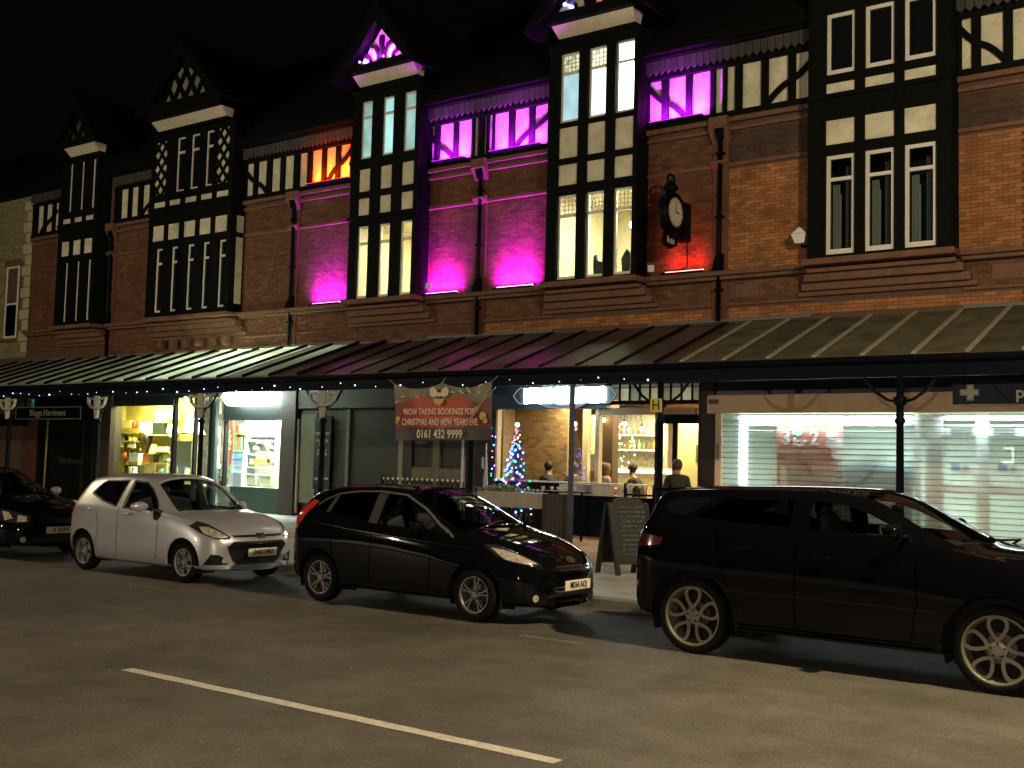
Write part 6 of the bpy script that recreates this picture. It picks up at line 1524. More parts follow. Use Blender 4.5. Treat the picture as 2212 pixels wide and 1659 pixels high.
    def plate(s, x, y, z, txt, mt, w=.52):
        p = s.local(MB().box(x, x+.014, y-w/2, y+w/2, z-.056, z+.056), 'number_plate', mt, bevel=.004)
        o = s.off; text('lettering', txt, .10, (o.x+x+.018, o.y+y, o.z+z), mat('plate_black', (.01,.01,.012), .5), p, .76, facing='+x', bold=.001); return p
    def mirror(s, x, z, mt, side=-1, w=.20, cap=None):
        y = side*(s.wy+.03)
        q = MB().tube([(x+.02, side*(s.wy-.12), z-.03), (x+.01, y, z-.02)], .022, 6); a = s.local(q, 'door_mirror', iron, smooth=True)
        q = MB(); q.ball((0, 0, 0), 1, 14, 10); q.v = [(x-.02+v[0]*.055, y+side*w*.45+v[1]*w*.55, z+.02+v[2]*.072) for v in q.v]; s.local(q, 'mirror_cap', cap or mt, a, True)
        q = MB(); q.box(x-.076, x-.072, y+side*w*.45-w*.42, y+side*w*.45+w*.42, z-.03, z+.075); s.local(q, 'mirror_glass', dark_glass, a)

def paint(name, col, metal=0, rough=.3):
    return mat(name, col, rough, metal=metal, coat=.7, spec=(.5 if metal else 0.0), noise=.04, nscale=3)
black_paintc = paint('black_car_paint', (.004, .0045, .006), 0, .25)
silver_paint = paint('silver_white_car_paint', (.50, .51, .53), .4, .36)
deep_paint = paint('deep_black_car_paint', (.003, .003, .004), 0, .22)
carglass = glass_mat('car_glass', (.74, .80, .78), .01); privglass = glass_mat('dark_car_glass', (.10, .11, .11), .01); screen_g = glass_mat('windscreen_glass', (.62, .68, .66), .01)
blk_trim = mat('black_trim', (.004, .004, .004), .5, spec=.25); chrome = mat('chrome_trim', (.62, .62, .6), .15, metal=1)
alloy = mat('silver_alloy', (.20, .20, .17), .4, metal=.5); alloy2 = mat('warm_alloy', (.20, .18, .125), .5, metal=.2); hubm = mat('plastic_hubcap', (.26, .26, .24), .45, metal=.2)
seam = mat('panel_gap', (.02, .02, .02), .8); lamp_clear = mat('headlight_reflector', (.62, .56, .45), .25, metal=.25, noise=.55, nscale=22, bump=.5, bscale=25, coat=1)
lamp_dark = mat('headlight_housing', (.03, .03, .03), .15, coat=1); lamp_red = mat('red_lamp', (.55, .03, .015), .15, coat=1, emit=(1, .07, .02), es=.05); wplate = mat('white_plate', (.92, .84, .64), .5); yplate = mat('aged_plate', (.55, .50, .22), .5)
amber = mat('amber_lens', (.6, .25, .03), .2, coat=1)
S = (0, 1, 0)      # throw direction for the near side
def side(p, y=-1.0): return [(x, y, z) for x, z in p]

# ---- silver white hatchback
tabI = [(0, .36, .60, .55, .58, .50, .62, .64), (.05, .28, .72, .80, .68, .60, .92, .96), (.12, .25, .78, .95, .74, .58, 1.12, 1.17), (.25, .22, .81, .98, .78, .56, 1.28, 1.34), (.40, .20, .825, .985, .80, .555, 1.37, 1.43),
        (.8, .18, .83, .98, .815, .56, 1.42, 1.48), (1.3, .18, .83, .955, .815, .57, 1.44, 1.50), (1.7, .18, .83, .945, .815, .57, 1.425, 1.49), (1.95, .18, .83, .94, .815, .58, 1.35, 1.46), (2.2, .18, .83, .94, .81, .615, 1.19, 1.37), (2.45, .18, .83, .935, .80, .665, 1.03, 1.21),
        (2.6, .18, .83, .93, .795, .69, .965, 1.09), (2.75, .18, .828, .915, .785, .69, .94, 1.01), (3.0, .18, .82, .88, .77, .67, .915, .975), (3.3, .18, .80, .80, .73, .61, .85, .905), (3.5, .19, .745, .70, .69, .55, .76, .80), (3.61, .2, .67, .60, .62, .5, .65, .69), (3.665, .22, .59, .5, .55, .45, .54, .56)]
c = Car('hatchback_car', 'silver white hatchback parked in front of the lit hardware windows', 'cars parked along the kerb', -15.815, 10.80, tabI, 3.665, silver_paint); c.wy = .795; c.wz = .29; c.scr_z = .955
rear_w = [(.60, 1.17), (.70, 1.31), (.84, 1.365), (1.38, 1.385), (1.33, 1.0), (.95, 1.07)]; front_w = [(1.50, 1.385), (1.80, 1.365), (1.98, 1.27), (2.20, 1.09), (2.30, .985), (1.49, .985)]
scrn = [(1.98, -.54), (2.64, -.66), (2.76, -.35), (2.79, 0), (2.76, .35), (2.64, .66), (1.98, .54), (1.94, 0)]
c.cut([rear_w, front_w], scrn, (.545, 2.93), .345)
for p in (rear_w, front_w):
    c.decal('side_window', side(p), S, carglass, -.004, both=True, skirt=0)
c.decal('windscreen', [(x, y, 1.2) for x, y in scrn], (-.5, 0, -1), screen_g, -.005, skirt=0, grid=.08)
c.strip('window_seal', side(rear_w+[rear_w[0]]), S, .022, blk_trim, .004, True); c.strip('window_seal', side(front_w+[front_w[0]]), S, .022, blk_trim, .004, True)
for ln in ([(1.42, .22), (1.42, .99)], [(2.36, .3), (2.38, .6), (2.37, .95)], [(.98, .22), (.9, .45), (.95, .62), (.90, .98)], [(.93, .23), (1.4, .21), (2.36, .22)]):
    c.strip('door_gap', side(ln), S, .009, seam, .002, True)
c.strip('side_crease', side([(.45, .92), (1.2, .90), (2.3, .86)]), S, .006, mat('crease', (.3,.29,.28), .5), .0015, True)
c.strip('lower_crease', side([(1.1, .52), (1.3, .50), (1.9, .42), (2.35, .36)]), S, .006, mat('crease', (.3,.29,.28), .5), .0015, True)
for x, z in ((.66, .93), (1.60, .89)): c.local(MB().tube([(x, -.825, z), (x+.03, -.852, z+.008), (x+.13, -.852, z+.012), (x+.17, -.822, z+.012)], .014, 8), 'door_handle', silver_paint, smooth=True)
hl = [(3.05, -.80, .80), (3.2, -.78, .865), (3.34, -.70, .83), (3.5, -.60, .74), (3.58, -.50, .665), (3.56, -.50, .63), (3.46, -.66, .635), (3.3, -.76, .70)]
dF = (-1, .75, 0)
h = c.decal('headlight', hl, dF, lamp_dark, .006, both=False, grid=.03); c.decal('reflector', [(3.22, -.76, .80), (3.34, -.69, .79), (3.5, -.60, .72), (3.555, -.52, .66), (3.46, -.65, .65), (3.3, -.75, .71)], dF, lamp_clear, .009, h, .02)
hl2 = [(x, -y, z) for x, y, z in hl]; h = c.decal('headlight', hl2, (-1, -.75, 0), lamp_dark, .006, grid=.03); c.decal('reflector', [(3.22, .76, .80), (3.34, .69, .79), (3.5, .60, .72), (3.555, .52, .66), (3.46, .65, .65)], (-1, -.75, 0), lamp_clear, .009, h, .02)
FR = (-1, 0, 0)
gr = [(3.7, -.44, .60), (3.7, -.53, .53), (3.7, -.42, .33), (3.7, -.32, .27), (3.7, .32, .27), (3.7, .42, .33), (3.7, .53, .53), (3.7, .44, .60)]
g = c.decal('lower_grille', gr, FR, mat('grille_mesh', (.008,.008,.009), .5, bump=.8, bscale=60), .008, grid=.06)
c.decal('upper_grille', [(3.7, -.46, .685), (3.7, .46, .685), (3.7, .42, .655), (3.7, -.42, .655)], FR, blk_trim, .008, grid=.04); c.decal('badge', [(3.7, -.07, .70), (3.7, .07, .70), (3.7, .085, .665), (3.7, .06, .63), (3.7, -.06, .63), (3.7, -.085, .665)], FR, chrome, .016, grid=.03)
for sg in (-1, 1):
    D_ = (-1, -.6*sg, 0); f_ = c.decal('fog_light_surround', [(3.4, sg*.80, .285), (3.6, sg*.55, .285), (3.6, sg*.58, .36), (3.55, sg*.65, .42), (3.45, sg*.72, .43)], D_, blk_trim, .008, grid=.04)
    c.decal('fog_light', [(3.6, sg*(.61)+.035*math.cos(t), .34+.035*math.sin(t)) for t in [k*math.pi/5 for k in range(10)]], D_, lamp_clear, .018, f_, .02)
    c.strip('bumper_lip', [(3.25, sg*.9, .255), (3.5, sg*.8, .25), (3.62, sg*.6, .245), (3.7, sg*.3, .24), (3.7, 0, .24)], (-1, -.5*sg, 0), .03, silver_paint, .012)
    c.decal('tail_light', [(.10, sg*.85, 1.0), (.26, sg*.85, .98), (.22, sg*.85, .86), (.08, sg*.85, .80)], (.35, -sg, 0), lamp_red, .008, grid=.04)
c.plate(3.675, 0, .445, 'SV64 LWU', wplate)
c.mirror(2.13, 1.01, silver_paint, -1, .27); c.mirror(2.13, 1.0, silver_paint, 1)
c.decal('mirror_patch', side([(2.22, 1.0), (2.40, .985), (2.42, .90), (2.37, .84), (2.28, .85)]), S, blk_trim, .004, grid=.05)
for x in (.545, 2.93):
    for sd in (-1, 1): c.wheel(x, sd, .285, .19, .19, 'cover', hubm)
    c.well(x, .345)
c.interior(1.5, .72, .62, 2.35, .93)
c.strip('wiper', [(2.72, -.55, 1.0), (2.66, -.1, 1.1), (2.64, .05, 1.1)], (-.4, 0, -1), .018, blk_trim, .015); c.strip('wiper', [(2.76, .1, 1.0), (2.66, .45, 1.1)], (-.4, 0, -1), .018, blk_trim, .015)
c.local(MB().tube([(.35, 0, 1.42), (.22, 0, 1.55)], .006, 5), 'aerial', blk_trim)

# ---- black hatchback
tabF = [(0, .40, .62, .60, .60, .52, .66, .68), (.06, .30, .76, .90, .72, .62, 1.0, 1.03), (.15, .26, .80, 1.08, .76, .58, 1.2, 1.24), (.27, .24, .84, 1.10, .78, .57, 1.31, 1.37), (.5, .22, .85, 1.09, .80, .57, 1.37, 1.44), (.9, .2, .86, 1.06, .82, .58, 1.42, 1.48),
        (1.45, .2, .86, 1.02, .825, .585, 1.44, 1.495), (1.85, .2, .86, .995, .825, .58, 1.40, 1.485), (2.15, .2, .86, .98, .82, .59, 1.29, 1.44), (2.45, .2, .86, .965, .815, .62, 1.14, 1.33), (2.72, .2, .86, .95, .80, .66, 1.01, 1.19), (2.92, .2, .86, .935, .79, .70, .965, 1.07), (3.1, .2, .855, .91, .78, .68, .945, 1.01),
        (3.3, .2, .845, .87, .75, .64, .91, .965), (3.55, .2, .81, .80, .70, .58, .84, .885), (3.78, .21, .745, .71, .65, .53, .75, .785), (3.9, .2, .66, .62, .59, .49, .655, .68), (3.969, .22, .57, .5, .52, .44, .55, .57)]
c = Car('hatchback_car', 'glossy black hatchback in the middle, with magenta and white reflections on its bonnet', 'cars parked along the kerb', -10.86, 10.83, tabF, 3.969, black_paintc); c.wy = .835; c.wz = .305; c.scr_z = .985
q1 = [(.56, 1.17), (.60, 1.24), (.74, 1.315), (.70, 1.13)]; q2 = [(.79, 1.125), (.83, 1.335), (1.05, 1.365), (1.46, 1.385), (1.46, 1.04)]; q3 = [(1.63, 1.02), (1.63, 1.375), (1.88, 1.355), (2.2, 1.215), (2.46, 1.06), (2.46, .985)]; q4 = [(2.51, 1.035), (2.76, .945), (2.51, .975)]
scrn = [(1.98, -.55), (2.84, -.66), (3.0, -.35), (3.04, 0), (3.0, .35), (2.84, .66), (1.98, .55), (1.93, 0)]
c.cut([q1, q2, q3], scrn, (.68, 3.13), .36)
for p, g_ in ((q1, privglass), (q2, privglass), (q3, carglass)): c.decal('side_window', side(p), S, g_, -.004, both=True, skirt=0)
c.decal('quarter_window', side(q4), S, dark_glass, .003, both=True)
c.decal('windscreen', [(x, y, 1.2) for x, y in scrn], (-.5, 0, -1), screen_g, -.005, skirt=0, grid=.08)
frm = mat('pillar_trim_sheen', (.06, .058, .05), .25, coat=1)  # lamp reflection on the window surround put into its grey colour
c.strip('window_trim', side([(.52, 1.20), (.60, 1.27), (.80, 1.35), (1.1, 1.39), (1.5, 1.405), (1.9, 1.375), (2.23, 1.225), (2.52, 1.05), (2.80, .93)]), S, .022, mat('grey_trim', (.10,.10,.085), .3), .004, True)
c.decal('door_pillar', side([(1.475, 1.385), (1.615, 1.385), (1.615, 1.02), (1.475, 1.03)]), S, frm, .004, both=True); c.decal('door_pillar', side([(.715, 1.125), (.755, 1.32), (.82, 1.335), (.78, 1.125)]), S, frm, .004, both=True)
for ln in ([(1.55, .24), (1.55, 1.02)], [(2.48, .3), (2.5, .6), (2.5, .96)], [(1.08, .24), (.98, .5), (.9, .7), (.82, 1.1)], [(1.05, .25), (2.48, .25)]): c.strip('door_gap', side(ln), S, .009, mat('gap_on_black', (.0005,.0005,.0005), 1, spec=0), .002, True)
c.strip('side_crease', side([(.5, 1.0), (1.2, .93), (2.4, .86), (3.1, .82)]), S, .006, mat('crease_black', (.02,.02,.02), .2, coat=1), .002, True)
for x, z in ((.98, .98), (1.75, .92)): c.local(MB().tube([(x, -.855, z), (x+.03, -.882, z+.004), (x+.15, -.882, z+.004), (x+.19, -.852, z)], .014, 8), 'door_handle', black_paintc, smooth=True)
for sg in (-1, 1):
    D_ = (-1, -.75*sg, 0)
    hl = [(3.25, sg*.80, .875), (3.42, sg*.76, .87), (3.62, sg*.68, .80), (3.78, sg*.58, .72), (3.84, sg*.50, .665), (3.78, sg*.60, .655), (3.6, sg*.74, .69), (3.42, sg*.80, .76)]
    h = c.decal('headlight', hl, D_, lamp_dark, .006, grid=.03)
    c.decal('reflector', [(3.36, sg*.79, .84), (3.5, sg*.73, .82), (3.66, sg*.65, .76), (3.80, sg*.54, .68), (3.72, sg*.64, .675), (3.52, sg*.77, .72)], D_, lamp_clear, .009, h, .02)
    c.decal('lower_intake', [(3.9, sg*.70, .24), (3.9, sg*.46, .24), (3.9, sg*.44, .34), (3.8, sg*.62, .40), (3.75, sg*.70, .36)], (-1, -.5*sg, 0), blk_trim, .006, grid=.04)
    c.decal('fog_light', [(3.86, sg*.62+.04*math.cos(t), .31+.04*math.sin(t)) for t in [k*math.pi/5 for k in range(10)]], (-1, -.5*sg, 0), lamp_clear, .012, None, .02)
    c.decal('tail_light', [(.10, sg*.86, .95), (.20, sg*.86, .90), (.30, sg*.86, 1.0), (.36, sg*.86, 1.12), (.42, sg*.86, 1.24), (.30, sg*.86, 1.26), (.17, sg*.86, 1.12)], (.35, -sg, 0), lamp_red, .008, grid=.04)
    c.strip('bumper_lip', [(3.45, sg*.9, .235), (3.75, sg*.8, .23), (3.88, sg*.6, .23), (3.97, sg*.3, .225), (3.97, 0, .225)], (-1, -.5*sg, 0), .025, black_paintc, .012)
gg = c.decal('front_grille', [(4, -.36, .63), (4, -.42, .55), (4, -.34, .41), (4, -.22, .36), (4, .22, .36), (4, .34, .41), (4, .42, .55), (4, .36, .63)], FR, blk_trim, .006, grid=.05)
for i in range(5):
    z = .60-.05*i; w_ = .37+.03*(1-abs(i-1)) if i < 3 else .36-.04*(i-2)
    c.strip('grille_bar', [(4, -w_, z), (4, 0, z), (4, w_, z)], FR, .012, chrome, .014, parent=gg)
c.strip('grille_surround', [(4, 0, .64), (4, -.37, .635), (4, -.43, .55), (4, -.35, .40), (4, -.22, .355), (4, 0, .35)], FR, .016, chrome, .013, parent=gg); c.strip('grille_surround', [(4, 0, .64), (4, .37, .635), (4, .43, .55), (4, .35, .40), (4, .22, .355), (4, 0, .35)], FR, .016, chrome, .013, parent=gg)
c.decal('badge', [(4, .09*math.cos(t), .70+.035*math.sin(t)) for t in [k*math.pi/7 for k in range(14)]], FR, chrome, .014, grid=.03)
c.plate(3.985, 0, .435, 'MD64 AOJ', wplate)
c.mirror(2.42, 1.02, black_paintc, -1); c.mirror(2.42, 1.02, black_paintc, 1)
for x in (.68, 3.13):
    for sd in (-1, 1): c.wheel(x, sd, .30, .19, .205, 'twin', alloy)
    c.well(x, .36)
c.interior(1.62, .8, .62, 2.55, .95)
c.strip('wiper', [(2.96, -.55, 1.0), (2.9, -.1, 1.1), (2.88, .05, 1.1)], (-.4, 0, -1), .018, blk_trim, .015); c.strip('wiper', [(3.0, .1, 1.0), (2.9, .45, 1.1)], (-.4, 0, -1), .018, blk_trim, .015)

# ---- big dark car
tabE = [(.04, .47, .70, .72, .68, .6, .80, .82), (.10, .36, .84, 1.0, .80, .68, 1.08, 1.10), (.22, .32, .91, 1.20, .86, .66, 1.33, 1.37), (.38, .30, .94, 1.27, .88, .70, 1.54, 1.58), (.7, .28, .95, 1.27, .885, .70, 1.575, 1.62), (1.3, .26, .95, 1.25, .89, .71, 1.59, 1.645), (1.9, .26, .95, 1.235, .89, .71, 1.59, 1.655),
        (2.3, .26, .95, 1.22, .89, .71, 1.56, 1.65), (2.6, .26, .95, 1.21, .885, .715, 1.47, 1.59), (2.9, .26, .95, 1.19, .88, .71, 1.33, 1.44), (3.2, .26, .95, 1.15, .87, .75, 1.20, 1.285), (3.42, .26, .95, 1.115, .86, .76, 1.13, 1.185), (3.8, .28, .94, 1.05, .84, .72, 1.10, 1.145), (4.2, .3, .9, .96, .78, .66, 1.01, 1.05), (4.45, .32, .8, .84, .7, .6, .86, .9), (4.55, .36, .68, .7, .62, .52, .72, .74)]
c = Car('suv_car', 'large glossy black off-road car with pale looped alloy wheels, cut by the right edge', 'cars parked along the kerb', -5.80, 10.83, tabE, 4.55, deep_paint); c.wy = .925; c.wz = .36; c.scr_z = 1.155
e1 = [(.82, 1.33), (1.12, 1.50), (1.80, 1.52), (1.80, 1.275), (1.2, 1.29)]; e2 = [(1.97, 1.52), (2.28, 1.50), (2.50, 1.43), (2.74, 1.32), (2.88, 1.245), (1.97, 1.265)]
scrn = [(2.42, -.61), (3.26, -.73), (3.36, -.4), (3.40, 0), (3.36, .4), (3.26, .73), (2.42, .61), (2.38, 0)]
c.cut([e1, e2], scrn, (.83, 3.62), .44)
c.decal('side_window', side(e1), S, privglass, -.004, both=True, skirt=0); c.decal('side_window', side(e2), S, carglass, -.004, both=True, skirt=0)
c.decal('rear_quarter_window', side([(.46, 1.42), (.58, 1.50), (1.02, 1.51), (.72, 1.33), (.55, 1.34)]), S, dark_glass, .003, both=True)
c.decal('windscreen', [(x, y, 1.4) for x, y in scrn], (-.5, 0, -1), screen_g, -.005, skirt=0, grid=.08)
c.decal('door_pillar', side([(1.81, 1.53), (1.96, 1.53), (1.96, 1.26), (1.81, 1.27)]), S, deep_paint, .003, both=True)
for ln in ([(1.88, .34), (1.88, 1.15)], [(2.92, .35), (2.98, .7), (2.96, 1.1)], [(1.3, .34), (1.22, .65), (1.12, .9), (1.08, 1.2)], [(1.3, .34), (2.9, .34)]): c.strip('door_gap', side(ln), S, .009, mat('gap_on_black', (.0005,.0005,.0005), 1, spec=0), .002, True)
for ax in (.83, 3.62):
    c.strip('arch_trim', side([(ax+.47*math.cos(t), .36+.47*math.sin(t)) for t in [math.pi*(1.04-.054*k*1.0) for k in range(21)]]), S, .05, deep_paint, .006, True)
c.strip('sill_trim', side([(1.32, .30), (3.1, .30)]), S, .07, deep_paint, .006, True)
for x, z in ((1.22, 1.06), (2.02, 1.02)): c.local(MB().tube([(x, -.935, z), (x+.03, -.965, z+.004), (x+.18, -.965, z+.004), (x+.22, -.93, z)], .015, 8), 'door_handle', deep_paint, smooth=True)
for sg in (-1, 1):
    c.decal('tail_light', [(.10, sg*.9, 1.14), (.26, sg*.94, 1.13), (.50, sg*.94, 1.10), (.47, sg*.94, 1.03), (.24, sg*.94, 1.00), (.10, sg*.9, 1.0)], (.35, -sg, 0), mat('dim_red_lamp', (.09, .012, .016), .15, coat=1), .008, grid=.04)
    c.decal('reflector_strip', [(.10, sg*.9, .66), (.2, sg*.94, .66), (.2, sg*.94, .61), (.10, sg*.9, .61)], (.35, -sg, 0), amber, .008, grid=.04)
    c.decal('headlight', [(4.1, sg*.86, 1.0), (4.3, sg*.8, .95), (4.48, sg*.6, .88), (4.46, sg*.6, .82), (4.25, sg*.84, .86)], (-1, -.75*sg, 0), lamp_clear, .008, grid=.04)
c.decal('front_grille', [(4.6, -.5, .80), (4.6, .5, .80), (4.6, .46, .68), (4.6, -.46, .68)], FR, blk_trim, .008, grid=.06)
c.local(MB().hexa([(.22, -.60, 1.545), (.5, -.62, 1.56), (.5, .62, 1.56), (.22, .60, 1.545), (.20, -.58, 1.575), (.5, -.60, 1.60), (.5, .60, 1.60), (.20, .58, 1.575)]), 'roof_spoiler', deep_paint, bevel=.01)
c.mirror(2.86, 1.27, deep_paint, -1, .24); c.mirror(2.86, 1.27, deep_paint, 1, .24)
for x in (.83, 3.62):
    for sd in (-1, 1): c.wheel(x, sd, .365, .24, .285, 'petal', alloy2)
    c.well(x, .44)
c.interior(1.95, 1.05, .80, 2.92, 1.17, hi=.56)
c.local(MB().tube([(3.36, .05, 1.17), (3.30, -.2, 1.21), (3.24, -.45, 1.21)], .010, 5), 'wiper', blk_trim); c.local(MB().tube([(3.42, .55, 1.15), (3.5, .6, 1.20), (3.34, .3, 1.20)], .012, 5), 'wiper', blk_trim)
c.local(MB().box(2.50, 2.54, -.1, .1, 1.44, 1.50), 'rear_view_mirror', blk_trim, bevel=.008)

# ---- dark car cut by the left edge
tabL = [(x*1.15, zb, wm*1.06, zbe, wb*1.06, wr*1.04, zr*1.0, zt*1.0) for x, zb, wm, zbe, wb, wr, zr, zt in tabF]
LL = 3.969*1.15
c = Car('hatchback_car', 'dark hatchback mostly cut off by the left edge, behind the silver car', 'cars parked along the kerb', -17.20-LL, 10.83, tabL, LL, deep_paint); c.wy = .88; c.wz = .31; c.scr_z = .985
K = 1.15
def kx(p): return [(x*K, z) for x, z in p]
scrn2 = [(x*K, y*1.04) for x, y in [(1.98, -.55), (2.84, -.66), (3.0, -.35), (3.04, 0), (3.0, .35), (2.84, .66), (1.98, .55), (1.93, 0)]]
c.cut([kx(q2), kx(q3)], scrn2, (.70*K, 3.13*K), .37)
for p in (kx(q2), kx(q3)): c.decal('side_window', side(p), S, privglass, -.004, both=True, skirt=0)
c.decal('windscreen', [(x, y, 1.2) for x, y in scrn2], (-.5, 0, -1), screen_g, -.005, skirt=0, grid=.08)
for sg in (-1, 1):
    D_ = (-1, -.75*sg, 0)
    h = c.decal('headlight', [(4.05, sg*.84, .80), (4.2, sg*.78, .80), (4.38, sg*.66, .75), (4.50, sg*.52, .70), (4.48, sg*.52, .60), (4.36, sg*.66, .58), (4.15, sg*.82, .62)], D_, lamp_dark, .006, grid=.03)
    c.decal('reflector', [(4.12, sg*.80, .77), (4.22, sg*.74, .76), (4.3, sg*.70, .66), (4.2, sg*.78, .63)], D_, lamp_clear, .010, h, .02); c.decal('reflector', [(4.36, sg*.66, .72), (4.46, sg*.56, .68), (4.46, sg*.56, .61), (4.36, sg*.66, .61)], D_, lamp_clear, .010, h, .02)
    c.decal('fog_light', [(4.46, sg*.6+.05*math.cos(t), .32+.05*math.sin(t)) for t in [k*math.pi/5 for k in range(10)]], (-1, -.5*sg, 0), lamp_clear, .01, None, .02)
c.decal('front_grille', [(5, -.35, .66), (5, .35, .66), (5, .3, .58), (5, -.3, .58)], FR, blk_trim, .006, grid=.05); c.decal('lower_grille', [(5, -.45, .36), (5, .45, .36), (5, .4, .25), (5, -.4, .25)], FR, blk_trim, .006, grid=.05)
c.plate(LL+.01, 0, .47, 'A 1029 K', yplate)
c.mirror(2.42*K, 1.04, deep_paint, -1); c.mirror(2.42*K, 1.04, deep_paint, 1, cap=mat('pale_mirror_cap', (.25,.27,.25), .3, coat=1))
for x in (.70*K, 3.13*K):
    for sd in (-1, 1): c.wheel(x, sd, .31, .2, .21, 'twin', alloy)
    c.well(x, .37)
c.interior(1.62*K, .8*K, .62, 2.55*K, .95)
# ------------------------------------------------------------ people
def skin_mesh(joints, edges, radii, mt, name, parent, sub=2, offs=Vector((0,0,0)), rot=0):
    me = bpy.data.meshes.new(name); cr, sr = math.cos(rot), math.sin(rot)
    P = [Vector((p[0]*cr-p[1]*sr, p[0]*sr+p[1]*cr, p[2])) for p in joints]
    me.from_pydata([tuple(p) for p in P], edges, []); me.update()
    o = bpy.data.objects.new(name, me); COL.objects.link(o)
    o.modifiers.new('s', 'SKIN'); ms = o.modifiers.new('u', 'SUBSURF'); ms.levels = sub; ms.render_levels = sub
    sk = me.skin_vertices[0].data
    for i, r in enumerate(radii): sk[i].radius = r if isinstance(r, tuple) else (r, r)
    sk[0].use_root = True
    dg = bpy.context.evaluated_depsgraph_get(); r = bpy.data.meshes.new_from_object(o.evaluated_get(dg)); bpy.data.objects.remove(o)
    sm(r); r.materials.clear(); r.materials.append(mt)
    q = bpy.data.objects.new(name, r); COL.objects.link(q); q.parent = parent
    return q
skin_c = mat('skin', (.45, .26, .18), .6)
def person(label, loc, rot, seated, cloth, hairc, lean=.1, head=0, longhair=False, coat_col=None):
    """faces local +x; z from the floor"""
    p = thing('person', label, 'person', loc, 'people in and around the cafe')
    hz = .55 if seated else .95
    J = [(0, 0, hz), (lean*.4, 0, hz+.22), (lean, 0, hz+.46), (lean*1.15, 0, hz+.55), (lean*1.2+.02, 0, hz+.64), (lean*1.2+.03, 0, hz+.74)]
    E_ = [(0, 1), (1, 2), (2, 3), (3, 4), (4, 5)]; Rr = [(.13, .15), (.12, .14), (.11, .16), (.058, .058), (.092, .08), (.098, .084)]
    for s in (-1, 1):
        b = len(J)
        if seated:
            J += [(lean, s*.19, hz+.44), (lean+.12, s*.24, hz+.20), (lean+.36, s*.16, hz+.22), (lean+.44, s*.13, hz+.23)]
        else:
            J += [(lean, s*.19, hz+.44), (lean+.02, s*.25, hz+.18), (lean+.16, s*.20, hz-.02), (lean+.24, s*.17, hz+.0)]
        E_ += [(2, b), (b, b+1), (b+1, b+2), (b+2, b+3)]; Rr += [.065, .05, .04, .035]
        b = len(J)
        if seated: J += [(.06, s*.10, hz-.02), (.44, s*.12, hz+.02), (.46, s*.12, .10), (.56, s*.12, .05)]
        else: J += [(0, s*.10, hz-.06), (.03, s*.11, .50), (0, s*.12, .09), (.12, s*.13, .045)]
        E_ += [(0, b), (b, b+1), (b+1, b+2), (b+2, b+3)]; Rr += [.10, .065, .05, .04]
        # fingers: short chains from the palm
        hb = b-1
        pz = J[hb]
        for f in range(4):
            k = len(J); J += [(pz[0]+.06, pz[1]+(f-1.5)*.018, pz[2]), (pz[0]+.10-.006*abs(f-1), pz[1]+(f-1.5)*.02, pz[2]-.015)]; E_ += [(hb, k), (k, k+1)]; Rr += [.009, .007]
        k = len(J); J += [(pz[0]+.03, pz[1]-s*.04, pz[2]+.01), (pz[0]+.06, pz[1]-s*.05, pz[2]+.005)]; E_ += [(hb, k), (k, k+1)]; Rr += [.01, .008]
    skin_mesh(J, E_, Rr, skin_c, 'body', p, 2, rot=rot)
    # clothes: torso, sleeves and trousers a little larger than the body
    J2 = [J[0], J[1], J[2], (J[3][0], 0, J[3][2]+.01)]; E2 = [(0, 1), (1, 2), (2, 3)]; R2 = [(.155, .175), (.15, .17), (.15, .20), (.085, .085)]
    for s, b in ((-1, 6), (1, 6+8+10)):
        k = len(J2); J2 += [J[b], J[b+1], J[b+2]]; E2 += [(2, k), (k, k+1), (k+1, k+2)]; R2 += [.10, .08, .06]
        k = len(J2); J2 += [J[b+4], J[b+5], J[b+6]]; E2 += [(0, k), (k, k+1), (k+1, k+2)]; R2 += [.12, .085, .06]
    skin_mesh(J2, E2, R2, cloth, 'clothing', p, 2, rot=rot)
    hx, hy, hz2 = J[5]; m = MB(); q = MB().ball((0, 0, 0), 1, 14, 10)
    cr, sr = math.cos(rot), math.sin(rot)
    def tr(x, y, z): return (loc[0]+x*cr-y*sr, loc[1]+x*sr+y*cr, loc[2]+z)
    q.v = [tr(hx-.03+v[0]*(.118 if v[2] > -.1 else .085), hy+v[1]*.112, hz2+.01+v[2]*(.135 if v[2] > 0 else (.34 if longhair else .15))) for v in q.v]; q.build('hair', hairc, p, True)
    q = MB().ball((0, 0, 0), 1, 8, 6); q.v = [tr(hx+.095+v[0]*.018, hy+v[1]*.014, hz2-.03+v[2]*.02) for v in q.v]; q.build('nose', skin_c, p, True)
    for s in (-1, 1):
        q = MB().ball((0, 0, 0), 1, 8, 6); q.v = [tr(hx+.085+v[0]*.01, hy+s*.032+v[1]*.014, hz2-.005+v[2]*.008) for v in q.v]; q.build('eye', black_flat, p, True)
    return p
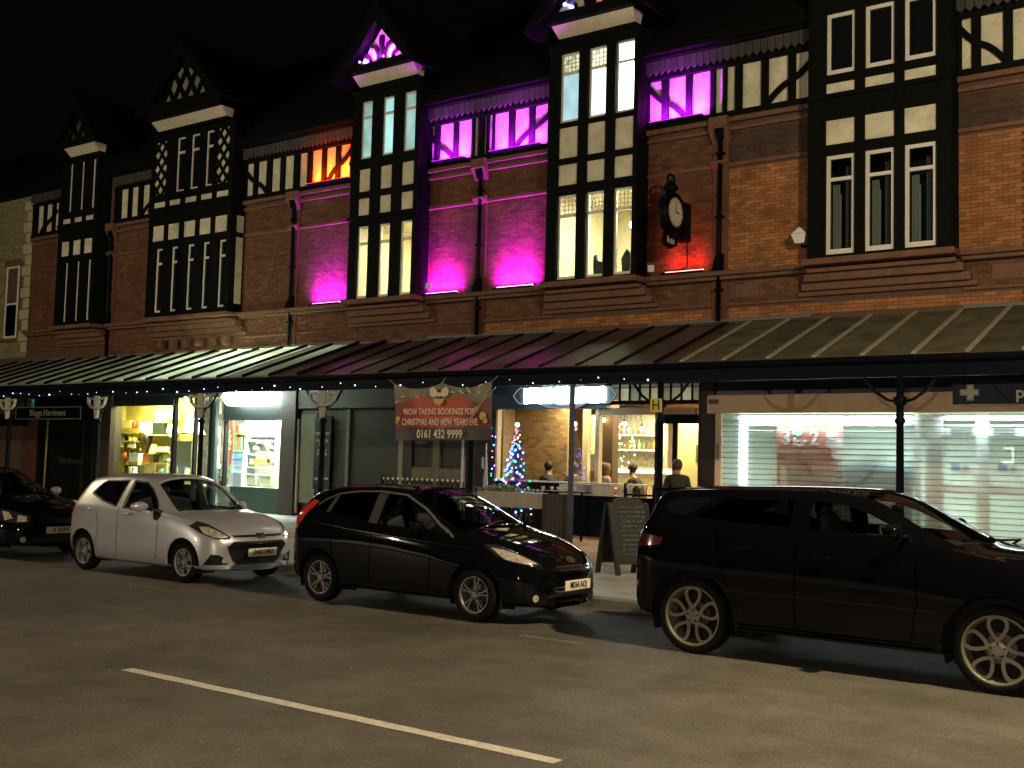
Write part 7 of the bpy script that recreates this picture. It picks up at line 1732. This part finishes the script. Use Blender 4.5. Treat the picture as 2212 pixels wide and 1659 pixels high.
blkc = mat('black_coat', (.012, .012, .013), .8); dkb = mat('dark_brown_coat', (.05, .028, .018), .8); grc = mat('grey_jumper', (.12, .11, .10), .85); pinkc = mat('pinkish_top', (.35, .18, .15), .8); dkhair = mat('black_hair', (.01, .008, .007), .6); brhair = mat('brown_hair', (.07, .035, .018), .6); fair = mat('fair_hair', (.25, .16, .07), .6)
fz = .42
def stool(x, y, z, label):
    s = thing('stool', label, 'stool', (x, y, z), 'stools in the cafe')
    box('seat', x-.19, x+.19, y-.19, y+.19, z+.33, z+.37, dark_wood, s, .02)
    for a in (-.16, .16):
        for b in (-.16, .16): box('leg', x+a-.015, x+a+.015, y+b-.015, y+b+.015, z, z+.33, iron, s)
ppl = [(-15.95, 23.2, 0.2, blkc, dkhair, .22, False, 'person in black with a dark ponytail leaning left of the thin pole, nearest the tree', True), (-15.35, 23.1, 2.9, blkc, dkhair, .25, False, 'person in a black coat hunched over the table just left of the thin pole', False),
       (-14.85, 23.3, 3.0, dkb, brhair, .12, False, 'person with long brown hair just right of the thin pole', True), (-14.30, 23.6, .4, pinkc, fair, .12, False, 'person in a pinkish top with fair hair in front of the bottle shelves', True),
       (-13.95, 23.3, -2.6, grc, brhair, .1, False, 'person in a grey jumper seated beneath the largest pendant bulb', True), (-13.2, 23.6, 3.3, blkc, dkhair, .2, False, 'small dark seated person before the glowing bar counter', False)]
for x, y, rot, cl, hr, ln_, _, lb, lh in ppl:
    person(lb, (x, y, fz), rot, True, cl, hr, ln_, longhair=lh); stool(x-.02*math.cos(rot), y, fz, 'stool under the ' + ' '.join(lb.split()[:13]))
tbl = thing('cafe_table', 'long dark table inside the cafe window between the seated people', 'table', (-15.0, 22.75, fz)); box('table_top', -16.3, -13.0, 22.4, 22.9, 1.12, 1.16, dark_wood, tbl)
for x in (-16.1, -14.6, -13.2): box('leg', x-.03, x+.03, 22.62, 22.68, fz, 1.12, iron, tbl)
person('standing person in dark clothes at the cafe door beside the shutter', (-11.05, 21.3, .13), 2.2, False, mat('dark_olive_coat', (.03, .03, .018), .85), brhair, .08)
